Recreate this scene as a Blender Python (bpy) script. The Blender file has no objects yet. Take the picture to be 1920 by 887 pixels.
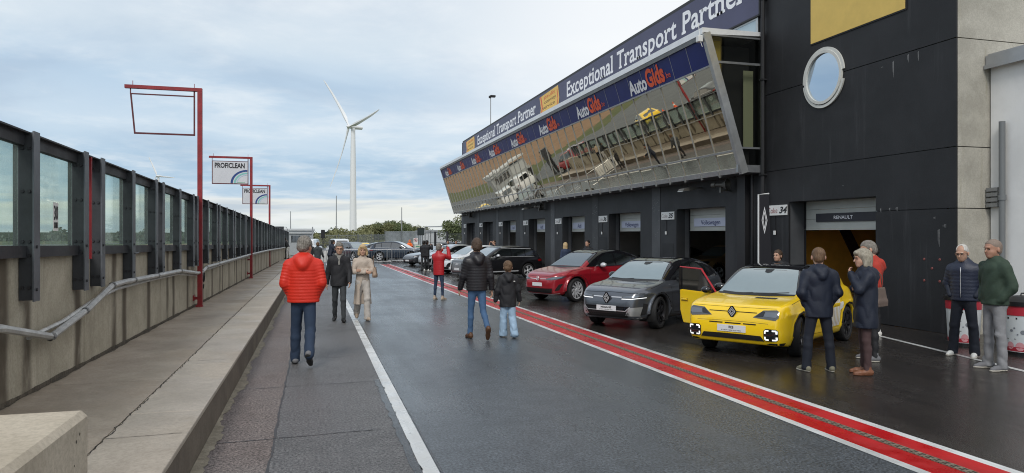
import bpy, bmesh, math, random
import numpy as np
from mathutils import Vector, Matrix
from mathutils.bvhtree import BVHTree
random.seed(7); rng = np.random.default_rng(11)
R = math.radians
SC = bpy.context.scene
COL = SC.collection

# ------------------------------------------------------------------ materials
MATS = {}
def mat(name, col, rough=.6, metal=0., var=0., vscale=3., stretch=(1, 1, 1), bump=0., bscale=60., spec=.5, coat=0.,
        rvar=0., rscale=2., col2=None, emis=None, estr=0., alpha=None, detail=6.):
    if name in MATS: return MATS[name]
    m = bpy.data.materials.new(name); m.use_nodes = True; MATS[name] = m
    nt = m.node_tree; N = nt.nodes; L = nt.links
    p = N['Principled BSDF']
    c4 = (*col, 1)
    p.inputs['Base Color'].default_value = c4
    p.inputs['Roughness'].default_value = rough
    p.inputs['Metallic'].default_value = metal
    p.inputs['Specular IOR Level'].default_value = spec
    p.inputs['Coat Weight'].default_value = coat
    p.inputs['Coat Roughness'].default_value = .04
    if emis:
        p.inputs['Emission Color'].default_value = (*emis, 1); p.inputs['Emission Strength'].default_value = estr
    if var or bump or rvar or col2:
        tc = N.new('ShaderNodeTexCoord'); mp = N.new('ShaderNodeMapping')
        mp.inputs['Scale'].default_value = stretch
        L.new(tc.outputs['Object'], mp.inputs['Vector'])
        v = mp.outputs['Vector']
        if var or col2:
            n = N.new('ShaderNodeTexNoise'); n.inputs['Scale'].default_value = vscale; n.inputs['Detail'].default_value = detail
            n.inputs['Roughness'].default_value = .65
            L.new(v, n.inputs['Vector'])
            r = N.new('ShaderNodeValToRGB'); r.color_ramp.elements[0].position = .3; r.color_ramp.elements[1].position = .7
            if col2: a, b = col, col2
            else: a = tuple(x*(1-var) for x in col); b = tuple(min(1, x*(1+var)) for x in col)
            r.color_ramp.elements[0].color = (*a, 1); r.color_ramp.elements[1].color = (*b, 1)
            L.new(n.outputs['Fac'], r.inputs['Fac']); L.new(r.outputs['Color'], p.inputs['Base Color'])
        if rvar:
            n = N.new('ShaderNodeTexNoise'); n.inputs['Scale'].default_value = rscale; n.inputs['Detail'].default_value = 5
            L.new(v, n.inputs['Vector'])
            mr = N.new('ShaderNodeMapRange'); mr.inputs[1].default_value = .35; mr.inputs[2].default_value = .65
            mr.inputs[3].default_value = max(.02, rough-rvar); mr.inputs[4].default_value = min(1, rough+rvar)
            L.new(n.outputs['Fac'], mr.inputs[0]); L.new(mr.outputs[0], p.inputs['Roughness'])
        if bump:
            n = N.new('ShaderNodeTexNoise'); n.inputs['Scale'].default_value = bscale; n.inputs['Detail'].default_value = 4
            L.new(v, n.inputs['Vector'])
            b = N.new('ShaderNodeBump'); b.inputs['Strength'].default_value = bump; b.inputs['Distance'].default_value = .01
            L.new(n.outputs['Fac'], b.inputs['Height']); L.new(b.outputs['Normal'], p.inputs['Normal'])
    return m

def mix_node(nt, fac, a, b):
    """colour mix; fac/a/b are sockets or values"""
    n = nt.nodes.new('ShaderNodeMix'); n.data_type = 'RGBA'
    for k, v in ((0, fac), (6, a), (7, b)):
        if hasattr(v, 'links'): nt.links.new(v, n.inputs[k])
        else: n.inputs[k].default_value = v if k == 0 else (*v, 1)
    return n.outputs[2]
def mathn(nt, op, a, b=None, c=None, clamp=False):
    n = nt.nodes.new('ShaderNodeMath'); n.operation = op; n.use_clamp = clamp
    for k, v in enumerate((a, b, c)):
        if v is None: continue
        if hasattr(v, 'links'): nt.links.new(v, n.inputs[k])
        else: n.inputs[k].default_value = v
    return n.outputs[0]
def noise(nt, vec, scale, detail=5, rough=.6, dist=0.):
    n = nt.nodes.new('ShaderNodeTexNoise'); n.inputs['Scale'].default_value = scale; n.inputs['Detail'].default_value = detail
    n.inputs['Roughness'].default_value = rough; n.inputs['Distortion'].default_value = dist
    if vec is not None: nt.links.new(vec, n.inputs['Vector'])
    return n.outputs['Fac']
def maprange(nt, x, a, b, c=0., d=1.):
    n = nt.nodes.new('ShaderNodeMapRange'); n.interpolation_type = 'SMOOTHSTEP'
    nt.links.new(x, n.inputs[0])
    for k, v in enumerate((a, b, c, d)): n.inputs[k+1].default_value = v
    return n.outputs[0]
def mapping(nt, scale=(1, 1, 1), src='Object'):
    tc = nt.nodes.new('ShaderNodeTexCoord'); mp = nt.nodes.new('ShaderNodeMapping'); mp.inputs['Scale'].default_value = scale
    nt.links.new(tc.outputs[src], mp.inputs['Vector']); return mp.outputs['Vector']

# ------------------------------------------------------------------ objects
def tag(o, label=None, cat=None, group=None, kind=None):
    if label: o['label'] = label
    if cat: o['category'] = cat
    if group: o['group'] = group
    if kind: o['kind'] = kind
    return o
def empty(name, loc=(0, 0, 0), rz=0., label=None, cat=None, group=None):
    o = bpy.data.objects.new(name, None); COL.objects.link(o); o.location = loc; o.rotation_euler = (0, 0, rz)
    o.empty_display_size = .2
    return tag(o, label, cat, group)
def kids(o): return [c for c in bpy.data.objects if c.parent == o]
def copy_tree(o, parent=None):
    c = o.copy(); COL.objects.link(c); c.parent = parent
    for ch in kids(o): copy_tree(ch, c)
    return c

class MB:
    def __init__(s): s.v = []; s.f = []
    def add(s, vs, fs):
        n = len(s.v); s.v += [tuple(map(float, v)) for v in vs]; s.f += [tuple(i+n for i in f) for f in fs]; return s
    def box(s, x0, x1, y0, y1, z0, z1, b=0.):
        x0, x1 = sorted((x0, x1)); y0, y1 = sorted((y0, y1)); z0, z1 = sorted((z0, z1))
        if b <= 0:
            vs = [(x, y, z) for z in (z0, z1) for x, y in ((x0, y0), (x1, y0), (x1, y1), (x0, y1))]
            return s.add(vs, [(3, 2, 1, 0), (4, 5, 6, 7), (0, 1, 5, 4), (1, 2, 6, 5), (2, 3, 7, 6), (3, 0, 4, 7)])
        bm = bmesh.new(); bmesh.ops.create_cube(bm, size=1)
        for v in bm.verts: v.co = ((x0+x1)/2+v.co.x*(x1-x0), (y0+y1)/2+v.co.y*(y1-y0), (z0+z1)/2+v.co.z*(z1-z0))
        bmesh.ops.bevel(bm, geom=bm.edges[:], offset=b, segments=2, affect='EDGES', profile=.5)
        return s.bm(bm)
    def bm(s, bm, M=None):
        bm.verts.index_update()
        s.add([(M @ v.co if M else v.co) for v in bm.verts], [tuple(v.index for v in f.verts) for f in bm.faces]); bm.free(); return s
    def prism(s, pts, axis, a, b):
        """polygon extruded along an axis. pts are in the other two axes (x,y / x,z / y,z)"""
        n = len(pts); vs = []
        for t in (a, b):
            for p, q in pts: vs.append({'z': (p, q, t), 'y': (p, t, q), 'x': (t, p, q)}[axis])
        return s.add(vs, [tuple(range(n))[::-1], tuple(range(n, 2*n))]+[(i, (i+1) % n, n+(i+1) % n, n+i) for i in range(n)])
    def tube(s, pts, r, n=8, cap=True):
        pts = [Vector(p) for p in pts]; rs = r if hasattr(r, '__len__') else [r]*len(pts)
        k0 = len(s.v); prev = None
        for i, p in enumerate(pts):
            d = (pts[min(i+1, len(pts)-1)]-pts[max(i-1, 0)]).normalized()
            if prev is None:
                up = Vector((0, 0, 1)) if abs(d.z) < .9 else Vector((1, 0, 0)); a = d.cross(up).normalized()
            else: a = (prev-d*prev.dot(d)).normalized()
            prev = a; b = d.cross(a)
            for j in range(n):
                t = 2*math.pi*j/n; q = p+(a*math.cos(t)+b*math.sin(t))*rs[i]; s.v.append(tuple(q))
        for i in range(len(pts)-1):
            for j in range(n):
                A = k0+i*n+j; B = k0+i*n+(j+1) % n; s.f.append((A, B, B+n, A+n))
        if cap: s.f.append(tuple(range(k0, k0+n))[::-1]); e = k0+(len(pts)-1)*n; s.f.append(tuple(range(e, e+n)))
        return s
    def lathe(s, prof, M=None, n=24):
        """prof: (r, h) pairs about the local z axis"""
        k0 = len(s.v); M = M or Matrix()
        for r, h in prof:
            for j in range(n):
                t = 2*math.pi*j/n; s.v.append(tuple(M @ Vector((r*math.cos(t), r*math.sin(t), h))))
        for i in range(len(prof)-1):
            for j in range(n):
                A = k0+i*n+j; B = k0+i*n+(j+1) % n; s.f.append((A, B, B+n, A+n))
        return s
    def ell(s, c, r, n=12, M=None):
        M = M or Matrix(); c = Vector(c); k0 = len(s.v); h = n//2
        for i in range(h+1):
            a = math.pi*i/h
            for j in range(n):
                t = 2*math.pi*j/n
                s.v.append(tuple(c+M @ Vector((r[0]*math.sin(a)*math.cos(t), r[1]*math.sin(a)*math.sin(t), r[2]*math.cos(a)))))
        for i in range(h):
            for j in range(n):
                A = k0+i*n+j; B = k0+i*n+(j+1) % n; s.f.append((A, A+n, B+n, B))
        return s
    def quad(s, *p): return s.add(p, [tuple(range(len(p)))])
    def map(s, fn): s.v = [tuple(fn(*v)) for v in s.v]; return s
    def build(s, name, m, parent=None, smooth=False, weld=False, rel=True):
        me = bpy.data.meshes.new(name)
        v = s.v
        if parent is not None and rel:
            o = Vector((0, 0, 0)); q = parent
            while q is not None: o += q.location; q = q.parent
            v = [(x-o.x, y-o.y, z-o.z) for x, y, z in v]
        me.from_pydata(v, [], s.f); me.validate()
        bm = bmesh.new(); bm.from_mesh(me)
        if weld: bmesh.ops.remove_doubles(bm, verts=bm.verts, dist=1e-5)
        bmesh.ops.recalc_face_normals(bm, faces=bm.faces); bm.to_mesh(me); bm.free()
        if m: me.materials.append(m)
        if smooth:
            me.polygons.foreach_set('use_smooth', [True]*len(me.polygons))
            if smooth != 'all': me.set_sharp_from_angle(angle=R(38))
        ob = bpy.data.objects.new(name, me); COL.objects.link(ob); ob.parent = parent
        return ob
    def local(s, name, m, parent=None, smooth=False, weld=False): return s.build(name, m, parent, smooth, weld, rel=False)

def structure(mb, name, m, smooth=False): return tag(mb.build(name, m, None, smooth), kind='structure')

# ------------------------------------------------------------------ lettering
def glyphs(txt, bold=.0, shear=0., spacing=1.):
    cu = bpy.data.curves.new('t', 'FONT'); cu.body = txt; cu.offset = bold; cu.shear = shear; cu.space_character = spacing
    cu.resolution_u = 3; cu.fill_mode = 'FRONT' if hasattr(cu, 'fill_mode') else cu.fill_mode
    ob = bpy.data.objects.new('t', cu); COL.objects.link(ob)
    dg = bpy.context.evaluated_depsgraph_get(); me = bpy.data.meshes.new_from_object(ob.evaluated_get(dg))
    vs = [tuple(v.co) for v in me.vertices]; fs = [tuple(p.vertices) for p in me.polygons]
    bpy.data.objects.remove(ob); bpy.data.curves.remove(cu); bpy.data.meshes.remove(me)
    return vs, fs
def text(txt, fn, w, h, bold=0., shear=0., mb=None, spacing=1., ref=None):
    """fn(s, t) -> 3-D point; the text fills s in 0..w and t in 0..h (cap height)"""
    vs, fs = glyphs(txt, bold, shear, spacing)
    xs = [v[0] for v in vs]; ys = [v[1] for v in vs]; x0, x1 = min(xs), max(xs)
    y0, y1 = (0., .73) if ref is None else ref
    mb = mb or MB(); mb.add([fn((x-x0)/(x1-x0)*w, (y-y0)/(y1-y0)*h) for x, y, z in vs], fs); return mb
# ================================================================== camera, sky and light
CAM_H = 1.85; YAW = 15.546; FPX = 1330.
cam = bpy.data.cameras.new('camera'); co = bpy.data.objects.new('camera', cam); COL.objects.link(co)
co.location = (0, 0, CAM_H); co.rotation_euler = (R(90), 0, R(-YAW))
cam.sensor_width = 36; cam.lens = FPX/1920*36; cam.shift_y = 5.5/1920; cam.clip_start = .1; cam.clip_end = 6000
SC.camera = co
SUN_EL, SUN_AZ = 42., 205.      # high, behind the photographer, veiled by cloud
w = bpy.data.worlds.new('World'); SC.world = w; w.use_nodes = True
nt = w.node_tree; N = nt.nodes; L = nt.links
bg = N['Background']; bg.inputs['Strength'].default_value = .112
sky = N.new('ShaderNodeTexSky'); sky.sky_type = 'NISHITA'; sky.sun_disc = False
sky.sun_elevation = R(SUN_EL); sky.sun_rotation = R(SUN_AZ); sky.air_density = 1.5; sky.dust_density = 2.
tc = N.new('ShaderNodeTexCoord'); sp = N.new('ShaderNodeSeparateXYZ'); L.new(tc.outputs['Generated'], sp.inputs[0])
z = mathn(nt, 'MAXIMUM', sp.outputs[2], .0)
den = mathn(nt, 'ADD', z, .10)
cx = mathn(nt, 'DIVIDE', sp.outputs[0], den); cy = mathn(nt, 'DIVIDE', sp.outputs[1], den)
cb = N.new('ShaderNodeCombineXYZ'); L.new(cx, cb.inputs[0]); L.new(cy, cb.inputs[1]); cb.inputs[2].default_value = 3.3
n1 = noise(nt, cb.outputs[0], .55, 8, .55, .3); n2 = noise(nt, cb.outputs[0], 1.7, 6, .6, .2)
# warp the height by noise so that the cloud layers have ragged edges
zz = mathn(nt, 'ADD', z, mathn(nt, 'MULTIPLY', mathn(nt, 'SUBTRACT', n1, .5), .10))
ramp = N.new('ShaderNodeValToRGB'); cr = ramp.color_ramp
stops = [(.0, (.66, .75, .80)), (.02, (.80, .85, .84)), (.052, (.88, .90, .86)), (.060, (.50, .66, .82)), (.10, (.42, .60, .79)),
         (.145, (.63, .76, .89)), (.20, (.53, .68, .84)), (.26, (.70, .80, .89)), (.36, (.68, .77, .87)), (.6, (.66, .73, .82)), (1, (.66, .71, .78))]
while len(cr.elements) < len(stops): cr.elements.new(.5)
for e, (p_, c_) in zip(cr.elements, stops): e.position = p_; e.color = (*c_, 1)
L.new(zz, ramp.inputs['Fac'])
c1 = mix_node(nt, maprange(nt, n2, .42, .72, 0, .55), ramp.outputs['Color'], (.93, .97, 1.0))
c2 = mix_node(nt, maprange(nt, n1, .55, .34, 0, .62), c1, (.40, .52, .68))
# veil brighter towards the right of the lane
side = maprange(nt, sp.outputs[0], .05, .42, 0., .85)
hi = maprange(nt, z, .08, .22, 0., 1.)
c3 = mix_node(nt, mathn(nt, 'MULTIPLY', side, hi), c2, (1.02, 1.03, 1.04))
sc = N.new('ShaderNodeVectorMath'); sc.operation = 'SCALE'; L.new(c3, sc.inputs[0]); sc.inputs[3].default_value = 8.0
L.new(mix_node(nt, .93, sky.outputs[0], sc.outputs[0]), bg.inputs['Color'])
sl = bpy.data.lights.new('sun', 'SUN'); sl.energy = 1.5; sl.angle = R(18); sl.color = (1, .96, .9)
so = bpy.data.objects.new('sun', sl); COL.objects.link(so)
az = R(SUN_AZ); d = Vector((math.sin(az)*math.cos(R(SUN_EL)), math.cos(az)*math.cos(R(SUN_EL)), math.sin(R(SUN_EL))))
so.rotation_euler = d.to_track_quat('Z', 'Y').to_euler(); so.location = (0, -20, 40)
SC.view_settings.view_transform = 'Standard'; SC.view_settings.look = 'None'; SC.view_settings.exposure = .15; SC.view_settings.gamma = 1
SC.cycles.max_bounces = 8; SC.cycles.transparent_max_bounces = 16; SC.cycles.glossy_bounces = 4
SC.cycles.use_denoising = True

# ================================================================== ground sheets
def asphalt(name, c, wet=.5, tint=None, rlo=.16, rhi=.55, speck=.5, stains=True):
    m = bpy.data.materials.new(name); m.use_nodes = True; nt = m.node_tree; p = nt.nodes['Principled BSDF']; L = nt.links
    v = mapping(nt)
    fine = noise(nt, v, 42, 5, .8); mid = noise(nt, v, 5, 5, .6); big = noise(nt, v, .35, 5, .6, .4); lon = noise(nt, mapping(nt, (1.6, .12, 1)), 1.3, 4, .6)
    k = maprange(nt, fine, .37, .65, .22, 2.1)
    dry = mix_node(nt, maprange(nt, mid, .35, .7), tuple(x*.85 for x in c), tuple(x*1.2 for x in c))
    if tint: dry = mix_node(nt, maprange(nt, big, .42, .62), dry, tint)
    sv = nt.nodes.new('ShaderNodeVectorMath'); sv.operation = 'SCALE'; L.new(dry, sv.inputs[0]); L.new(k, sv.inputs[3])
    wetm = maprange(nt, mathn(nt, 'ADD', mathn(nt, 'MULTIPLY', big, .6), mathn(nt, 'MULTIPLY', lon, .4)), .30, .72)
    wetm = mathn(nt, 'MULTIPLY', wetm, wet*1.6, clamp=True)
    cw = mix_node(nt, mathn(nt, 'MULTIPLY', wetm, .45), sv.outputs[0], tuple(x*.45 for x in c))
    # small pale specks: grit
    vo = nt.nodes.new('ShaderNodeTexVoronoi'); vo.inputs['Scale'].default_value = 7.; L.new(v, vo.inputs['Vector'])
    sp = maprange(nt, vo.outputs['Distance'], .035, .02, 0, speck)
    cw = mix_node(nt, mathn(nt, 'MULTIPLY', sp, maprange(nt, noise(nt, v, 1.1, 2), .5, .6)), cw, (.4, .38, .33))
    L.new(cw, p.inputs['Base Color'])
    r = nt.nodes.new('ShaderNodeMapRange'); L.new(wetm, r.inputs[0]); r.inputs[3].default_value = rhi; r.inputs[4].default_value = rlo
    L.new(r.outputs[0], p.inputs['Roughness']); p.inputs['Specular IOR Level'].default_value = .46
    b = nt.nodes.new('ShaderNodeBump'); b.inputs['Distance'].default_value = .006
    st = nt.nodes.new('ShaderNodeMapRange'); L.new(wetm, st.inputs[0]); st.inputs[3].default_value = .85; st.inputs[4].default_value = .35
    L.new(st.outputs[0], b.inputs['Strength']); L.new(fine, b.inputs['Height']); L.new(b.outputs[0], p.inputs['Normal'])
    return m
A_lane = asphalt('asphalt_lane', (.074, .084, .094), .55, (.088, .099, .110), rlo=.15, rhi=.38)
A_side = asphalt('asphalt_side', (.104, .101, .100), .4, (.125, .12, .118), rlo=.34, rhi=.6)
A_edge = asphalt('asphalt_edge', (.15, .122, .112), .3, (.17, .145, .135), rlo=.4, rhi=.8)
A_apron = asphalt('asphalt_apron', (.033, .029, .027), .8, (.045, .038, .033), rlo=.09, rhi=.36)
A_track = asphalt('asphalt_track', (.075, .08, .085), .3, rlo=.3, rhi=.6)
M_grass = mat('grass', (.05, .08, .02), .9, col2=(.11, .11, .04), vscale=.4, bump=.6, bscale=20)
M_field = mat('gravel', (.19, .115, .062), .9, col2=(.27, .17, .10), vscale=.6, stretch=(1, .4, 1), bump=.6, bscale=12)

def sheet(pts, z, name, m): return structure(MB().quad(*[(x, y, z) for x, y in pts]), name, m)
def rect(x0, x1, y0, y1): return [(x0, y0), (x1, y0), (x1, y1), (x0, y1)]
sheet(rect(-2500, 2500, -300, 4000), -.016, 'ground', M_grass)
sheet([(-70, -30), (-2.6, -30), (-2.6, 82), (-9, 92), (-16, 86), (-28, 92), (-60, 112), (-70, 112)], -.012, 'racetrack', A_track)
sheet([(-8.5, 100), (-15, 93), (-29, 100), (-52, 125), (-60, 330), (-30, 330), (-14, 210), (-8, 150)], -.010, 'gravel_trap', M_field)
sheet(rect(-2.6, 60, 78, 170), -.011, 'paddock_road', A_track)
sheet(rect(-.94, -.36, -6, 80), .0, 'lane_edge', A_edge)
sheet(rect(-.36, .90, -6, 80), .0, 'lane_shoulder', A_side)
sheet(rect(.90, 4.64, -6, 80), .0, 'pit_lane', A_lane)
sheet(rect(4.64, 22, -6, 80), .0, 'apron_road', A_apron)
# joints and patches in the shoulder
cr_ = MB()
def ragged(mb, pts, w0, w1, z, step=.12, j=.02):
    out = []
    for (xa, ya), (xb, yb) in zip(pts, pts[1:]):
        n = max(1, int(math.hypot(xb-xa, yb-ya)/step))
        for i in range(n): t = i/n; out.append((xa+(xb-xa)*t+random.uniform(-j, j), ya+(yb-ya)*t+random.uniform(-j, j)))
    out.append(pts[-1])
    for i in range(len(out)-1):
        (xa, ya), (xb, yb) = out[i], out[i+1]; d = Vector((xb-xa, yb-ya)).normalized(); n = Vector((-d.y, d.x))
        wa = random.uniform(w0, w1)/2; wb = random.uniform(w0, w1)/2
        mb.quad((xa-n.x*wa, ya-n.y*wa, z), (xa+n.x*wa, ya+n.y*wa, z), (xb+n.x*wb, yb+n.y*wb, z), (xb-n.x*wb, yb-n.y*wb, z))
    return mb
M_crack = mat('crack', (.018, .016, .014), .9)
M_joint = mat('joint', (.035, .034, .034), .5)
j = MB(); ragged(j, [(-.36, 2), (-.36, 40)], .006, .03, .004, .15, .008)
for y in (6.9, 9.3, 14.8, 23): ragged(j, [(-.94, y), (.8, y+.1)], .004, .022, .004, .12, .012)
structure(j, 'road_joint', M_joint)
M_seal = asphalt('asphalt_seal', (.035, .036, .038), .8, rlo=.12, rhi=.3)
s = MB(); ragged(s, [(.785, 2.2), (.79, 9.5)], .05, .09, .004, .18, .014); ragged(s, [(.975, 2.2), (.975, 30)], .012, .03, .004, .2, .005)
structure(s, 'road_seal', M_seal)

def paint(name, c, worn=.25, under=(.07, .07, .07), sc=14, col2=None, orange=False, rough=.35):
    m = bpy.data.materials.new(name); m.use_nodes = True; nt = m.node_tree; p = nt.nodes['Principled BSDF']
    v = mapping(nt)
    a = mix_node(nt, maprange(nt, noise(nt, mapping(nt, (1.3, .5, 1)), 1.1, 5), .40, .62), c, col2 or tuple(x*.8 for x in c))
    a = mix_node(nt, maprange(nt, noise(nt, mapping(nt, (9., .22, 1)), 1.6, 5, .65), .50, .72, 0, .55), a, tuple(x*.55+.01 for x in c))
    k = maprange(nt, noise(nt, v, sc, 8, .75), .60, .72, 0, worn*2.6)
    a = mix_node(nt, k, a, under)
    nt.links.new(a, p.inputs['Base Color']); p.inputs['Roughness'].default_value = rough
    nt.links.new(maprange(nt, noise(nt, v, 2.2, 4), .4, .6, rough-.17, rough+.12), p.inputs['Roughness'])
    b = nt.nodes.new('ShaderNodeBump'); b.inputs['Distance'].default_value = .004; b.inputs['Strength'].default_value = .5
    nt.links.new(noise(nt, v, 110, 2), b.inputs['Height']); nt.links.new(b.outputs[0], p.inputs['Normal'])
    return m
M_white = paint('paint_white', (.68, .69, .68), .3)
M_red = paint('paint_red', (.50, .003, .006), .16, (.16, .02, .02), 7, (.40, .002, .004), rough=.42)
sheet(rect(.825, .955, -6, 56), .004, 'lane_line', M_white)
sheet(rect(4.60, 4.70, -6, 53), .004, 'band_line', M_white)
sheet(rect(5.31, 5.41, -6, 53), .004, 'band_line', M_white)
sheet(rect(4.70, 5.31, -6, 53), .004, 'red_band', M_red)
sheet([(10.52, 11.4), (10.42, 11.4), (9.2, 6.2), (9.3, 6.2)], .004, 'bay_line', M_white)
# slotted drain in the middle of the red band
M_drain = mat('drain_stone', (.19, .155, .115), .7, var=.5, vscale=30, bump=.5)
M_hole = mat('drain_hole', (.012, .012, .012), .8)
dr = MB(); dh = MB(); dh.quad((4.965, -6, .0065), (5.045, -6, .0065), (5.045, 53, .0065), (4.965, 53, .0065))
y = 3.0
while y < 30:
    dr.box(4.962, 5.048, y+.054, y+.082, .004, .013)
    for x in (4.962, 5.000, 5.038): dr.box(x, x+.010, y, y+.06, .004, .012)
    y += .082
dr.box(4.962, 4.970, 30, 53, .004, .012); dr.box(5.040, 5.048, 30, 53, .004, .012); dr.box(4.998, 5.012, 30, 53, .004, .012)
t = empty('drain_channel', (5.0, 3, 0), 0, 'slotted drain grating running down the middle of the red band', 'drain')
dh.build('channel', M_hole, t); dr.build('grating', M_drain, t)

# ================================================================== raised walkway with kerb
def concrete(name, c, c2, streak=.5, stain=None, bump=.4, wet=.0, sc=2., dark=(.07, .055, .04)):
    m = bpy.data.materials.new(name); m.use_nodes = True; nt = m.node_tree; p = nt.nodes['Principled BSDF']
    v = mapping(nt)
    a = mix_node(nt, maprange(nt, noise(nt, v, sc, 8, .7, .3), .33, .68), c, c2)
    if streak: a = mix_node(nt, maprange(nt, noise(nt, mapping(nt, (3.2, 3.2, .35)), 1.6, 6, .7), .5, .75, 0, streak), a, dark)
    a = mix_node(nt, maprange(nt, noise(nt, v, 40, 3, .7), .35, .7, 0, .35), a, tuple(x*.55 for x in c))
    if stain:
        sp = nt.nodes.new('ShaderNodeSeparateXYZ'); nt.links.new(v, sp.inputs[0])
        wob = mathn(nt, 'MULTIPLY', mathn(nt, 'SUBTRACT', noise(nt, mapping(nt, (1, 1, 1.5)), 1.5, 4), .5), .10)
        fr = mathn(nt, 'FRACT', mathn(nt, 'ADD', mathn(nt, 'DIVIDE', mathn(nt, 'SUBTRACT', sp.outputs[1], stain[0]), stain[1]), mathn(nt, 'MULTIPLY', wob, .25)))
        for c0 in stain[2]:
            d_ = mathn(nt, 'ABSOLUTE', mathn(nt, 'SUBTRACT', fr, c0))
            k = maprange(nt, d_, .050, .012, 0, .95)
            k = mathn(nt, 'MULTIPLY', k, maprange(nt, noise(nt, mapping(nt, (1, 1.2, .5)), 1.3, 4), .30, .50))
            a = mix_node(nt, k, a, (.085, .066, .045))
    nt.links.new(a, p.inputs['Base Color'])
    if wet: nt.links.new(maprange(nt, noise(nt, v, .9, 5, .6), .42, .6, .75, .75-wet), p.inputs['Roughness'])
    else: p.inputs['Roughness'].default_value = .85
    b = nt.nodes.new('ShaderNodeBump'); b.inputs['Distance'].default_value = .012; b.inputs['Strength'].default_value = bump
    nt.links.new(noise(nt, v, 25, 6, .75), b.inputs['Height']); nt.links.new(b.outputs[0], p.inputs['Normal'])
    return m
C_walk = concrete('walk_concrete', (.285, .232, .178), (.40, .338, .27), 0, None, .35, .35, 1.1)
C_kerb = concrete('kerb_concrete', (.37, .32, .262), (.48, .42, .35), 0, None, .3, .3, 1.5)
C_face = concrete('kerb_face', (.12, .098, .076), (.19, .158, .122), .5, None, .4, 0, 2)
C_wall = concrete('wall_concrete', (.36, .325, .25), (.50, .455, .36), .45, (9.77, 3.5, (.0, .425, .85, 1.0)), .35, 0, 1.6)
C_raw = concrete('raw_concrete', (.36, .34, .29), (.50, .475, .41), .5, None, .25, 0, 1.2, (.24, .21, .12))
C_mort = concrete('mortar', (.22, .19, .14), (.34, .30, .23), 0, None, .9, 0, 6)
XL = lambda y: -2.715+.008*y
wk = MB(); wk.prism([(XL(-3)-.1, -3), (-1.52, -3), (-1.52, 66), (XL(66)-.1, 66)], 'z', -.01, .36)
structure(wk, 'walkway', C_walk)
kb = MB()
y = -3.
while y < 66:
    kb.box(-1.515, -.94, y, y+2.42, .318, .362, .01); y += 2.425
structure(kb, 'kerb', C_kerb)
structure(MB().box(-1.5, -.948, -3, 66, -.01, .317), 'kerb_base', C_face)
ck = MB(); ragged(ck, [(-1.52, 2), (-1.50, 9), (-1.53, 16), (-1.51, 30), (-1.52, 55)], .002, .012, .3652, .05, .018)
for ya in (5.9, 9.4, 14.0, 20.5): ragged(ck, [(-1.50, ya), (-.98, ya+.03)], .003, .009, .3655, .06, .006)
for ya in (8.2, 12.1, 17.): ragged(ck, [(XL(ya)+.1, ya), (-1.54, ya+.04)], .002, .006, .3652, .08, .01)
structure(ck, 'walkway_crack', M_crack)
mo = MB(); y = 1.5; ph_ = random.random()*9
def mw(y): return max(.012, .065+.030*math.sin(y*2.1)+.022*math.sin(y*5.3+1)+.012*math.sin(y*17.)+.008*math.sin(y*41+2)+.006*random.random())
prev = mw(y)
while y < 50:
    st = .035 if y < 18 else .4; nx = mw(y+st)
    mo.add([(-.945, y, .0), (-.945, y+st, .0), (-.945+nx, y+st, .005), (-.945+prev, y, .005), (-.945, y, .02), (-.945, y+st, .02)],
           [(0, 3, 4), (4, 3, 2, 5), (5, 2, 1)]); prev = nx; y += st
structure(mo, 'kerb_mortar', C_mort)

# ================================================================== concrete wall
wt = empty('pit_wall', (-2.7, 5, 0), 0, 'weathered concrete wall with brown streaks along the raised walkway', 'wall')
ZT = lambda y: 1.80-.0045*y
for i in range(-3, 16):
    y0 = 9.77+3.5*i-.28; y1 = y0+3.488
    if y1 > 66: break
    b = MB(); b.prism([(XL(y0)-.22, y0), (XL(y0), y0), (XL(y1), y1), (XL(y1)-.22, y1)], 'z', .36, 1); b.map(lambda x, y, z: (x, y, ZT(y)-.06 if z > .9 else z))
    b.build('panel', C_wall, wt)
wj = MB(); wj.prism([(XL(-2)-.215, -2), (XL(-2)-.012, -2), (XL(64)-.012, 64), (XL(64)-.215, 64)], 'z', .36, 1.4)
wj.build('joint_backing', mat('joint_dark', (.10, .085, .06), .9), wt)
dt = MB(); yy_ = 2.
while yy_ < 50:
    st_ = .06 if yy_ < 20 else .4; w0_ = .022+.012*math.sin(yy_*3.1)+.008*math.sin(yy_*9.7)+random.uniform(0, .01); x0_ = XL(yy_)
    dt.add([(x0_+.003, yy_, .362), (x0_+.003, yy_+st_, .362), (x0_+w0_, yy_+st_, .3635), (x0_+w0_, yy_, .3635), (x0_+.003, yy_, .362+.03+.4*w0_), (x0_+.003, yy_+st_, .362+.03+.4*w0_)], [(0, 1, 2, 3), (0, 4, 5, 1)]); yy_ += st_
tag(dt.build('dirt', mat('wall_dirt', (.09, .075, .055), .9, var=.5, vscale=12, bump=.6)), kind='stuff')
for (ca, cb) in (((.30, 7.45), (.55, 7.62)), ((.05, 10.2), (.2, 10.3))):
    pass
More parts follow.
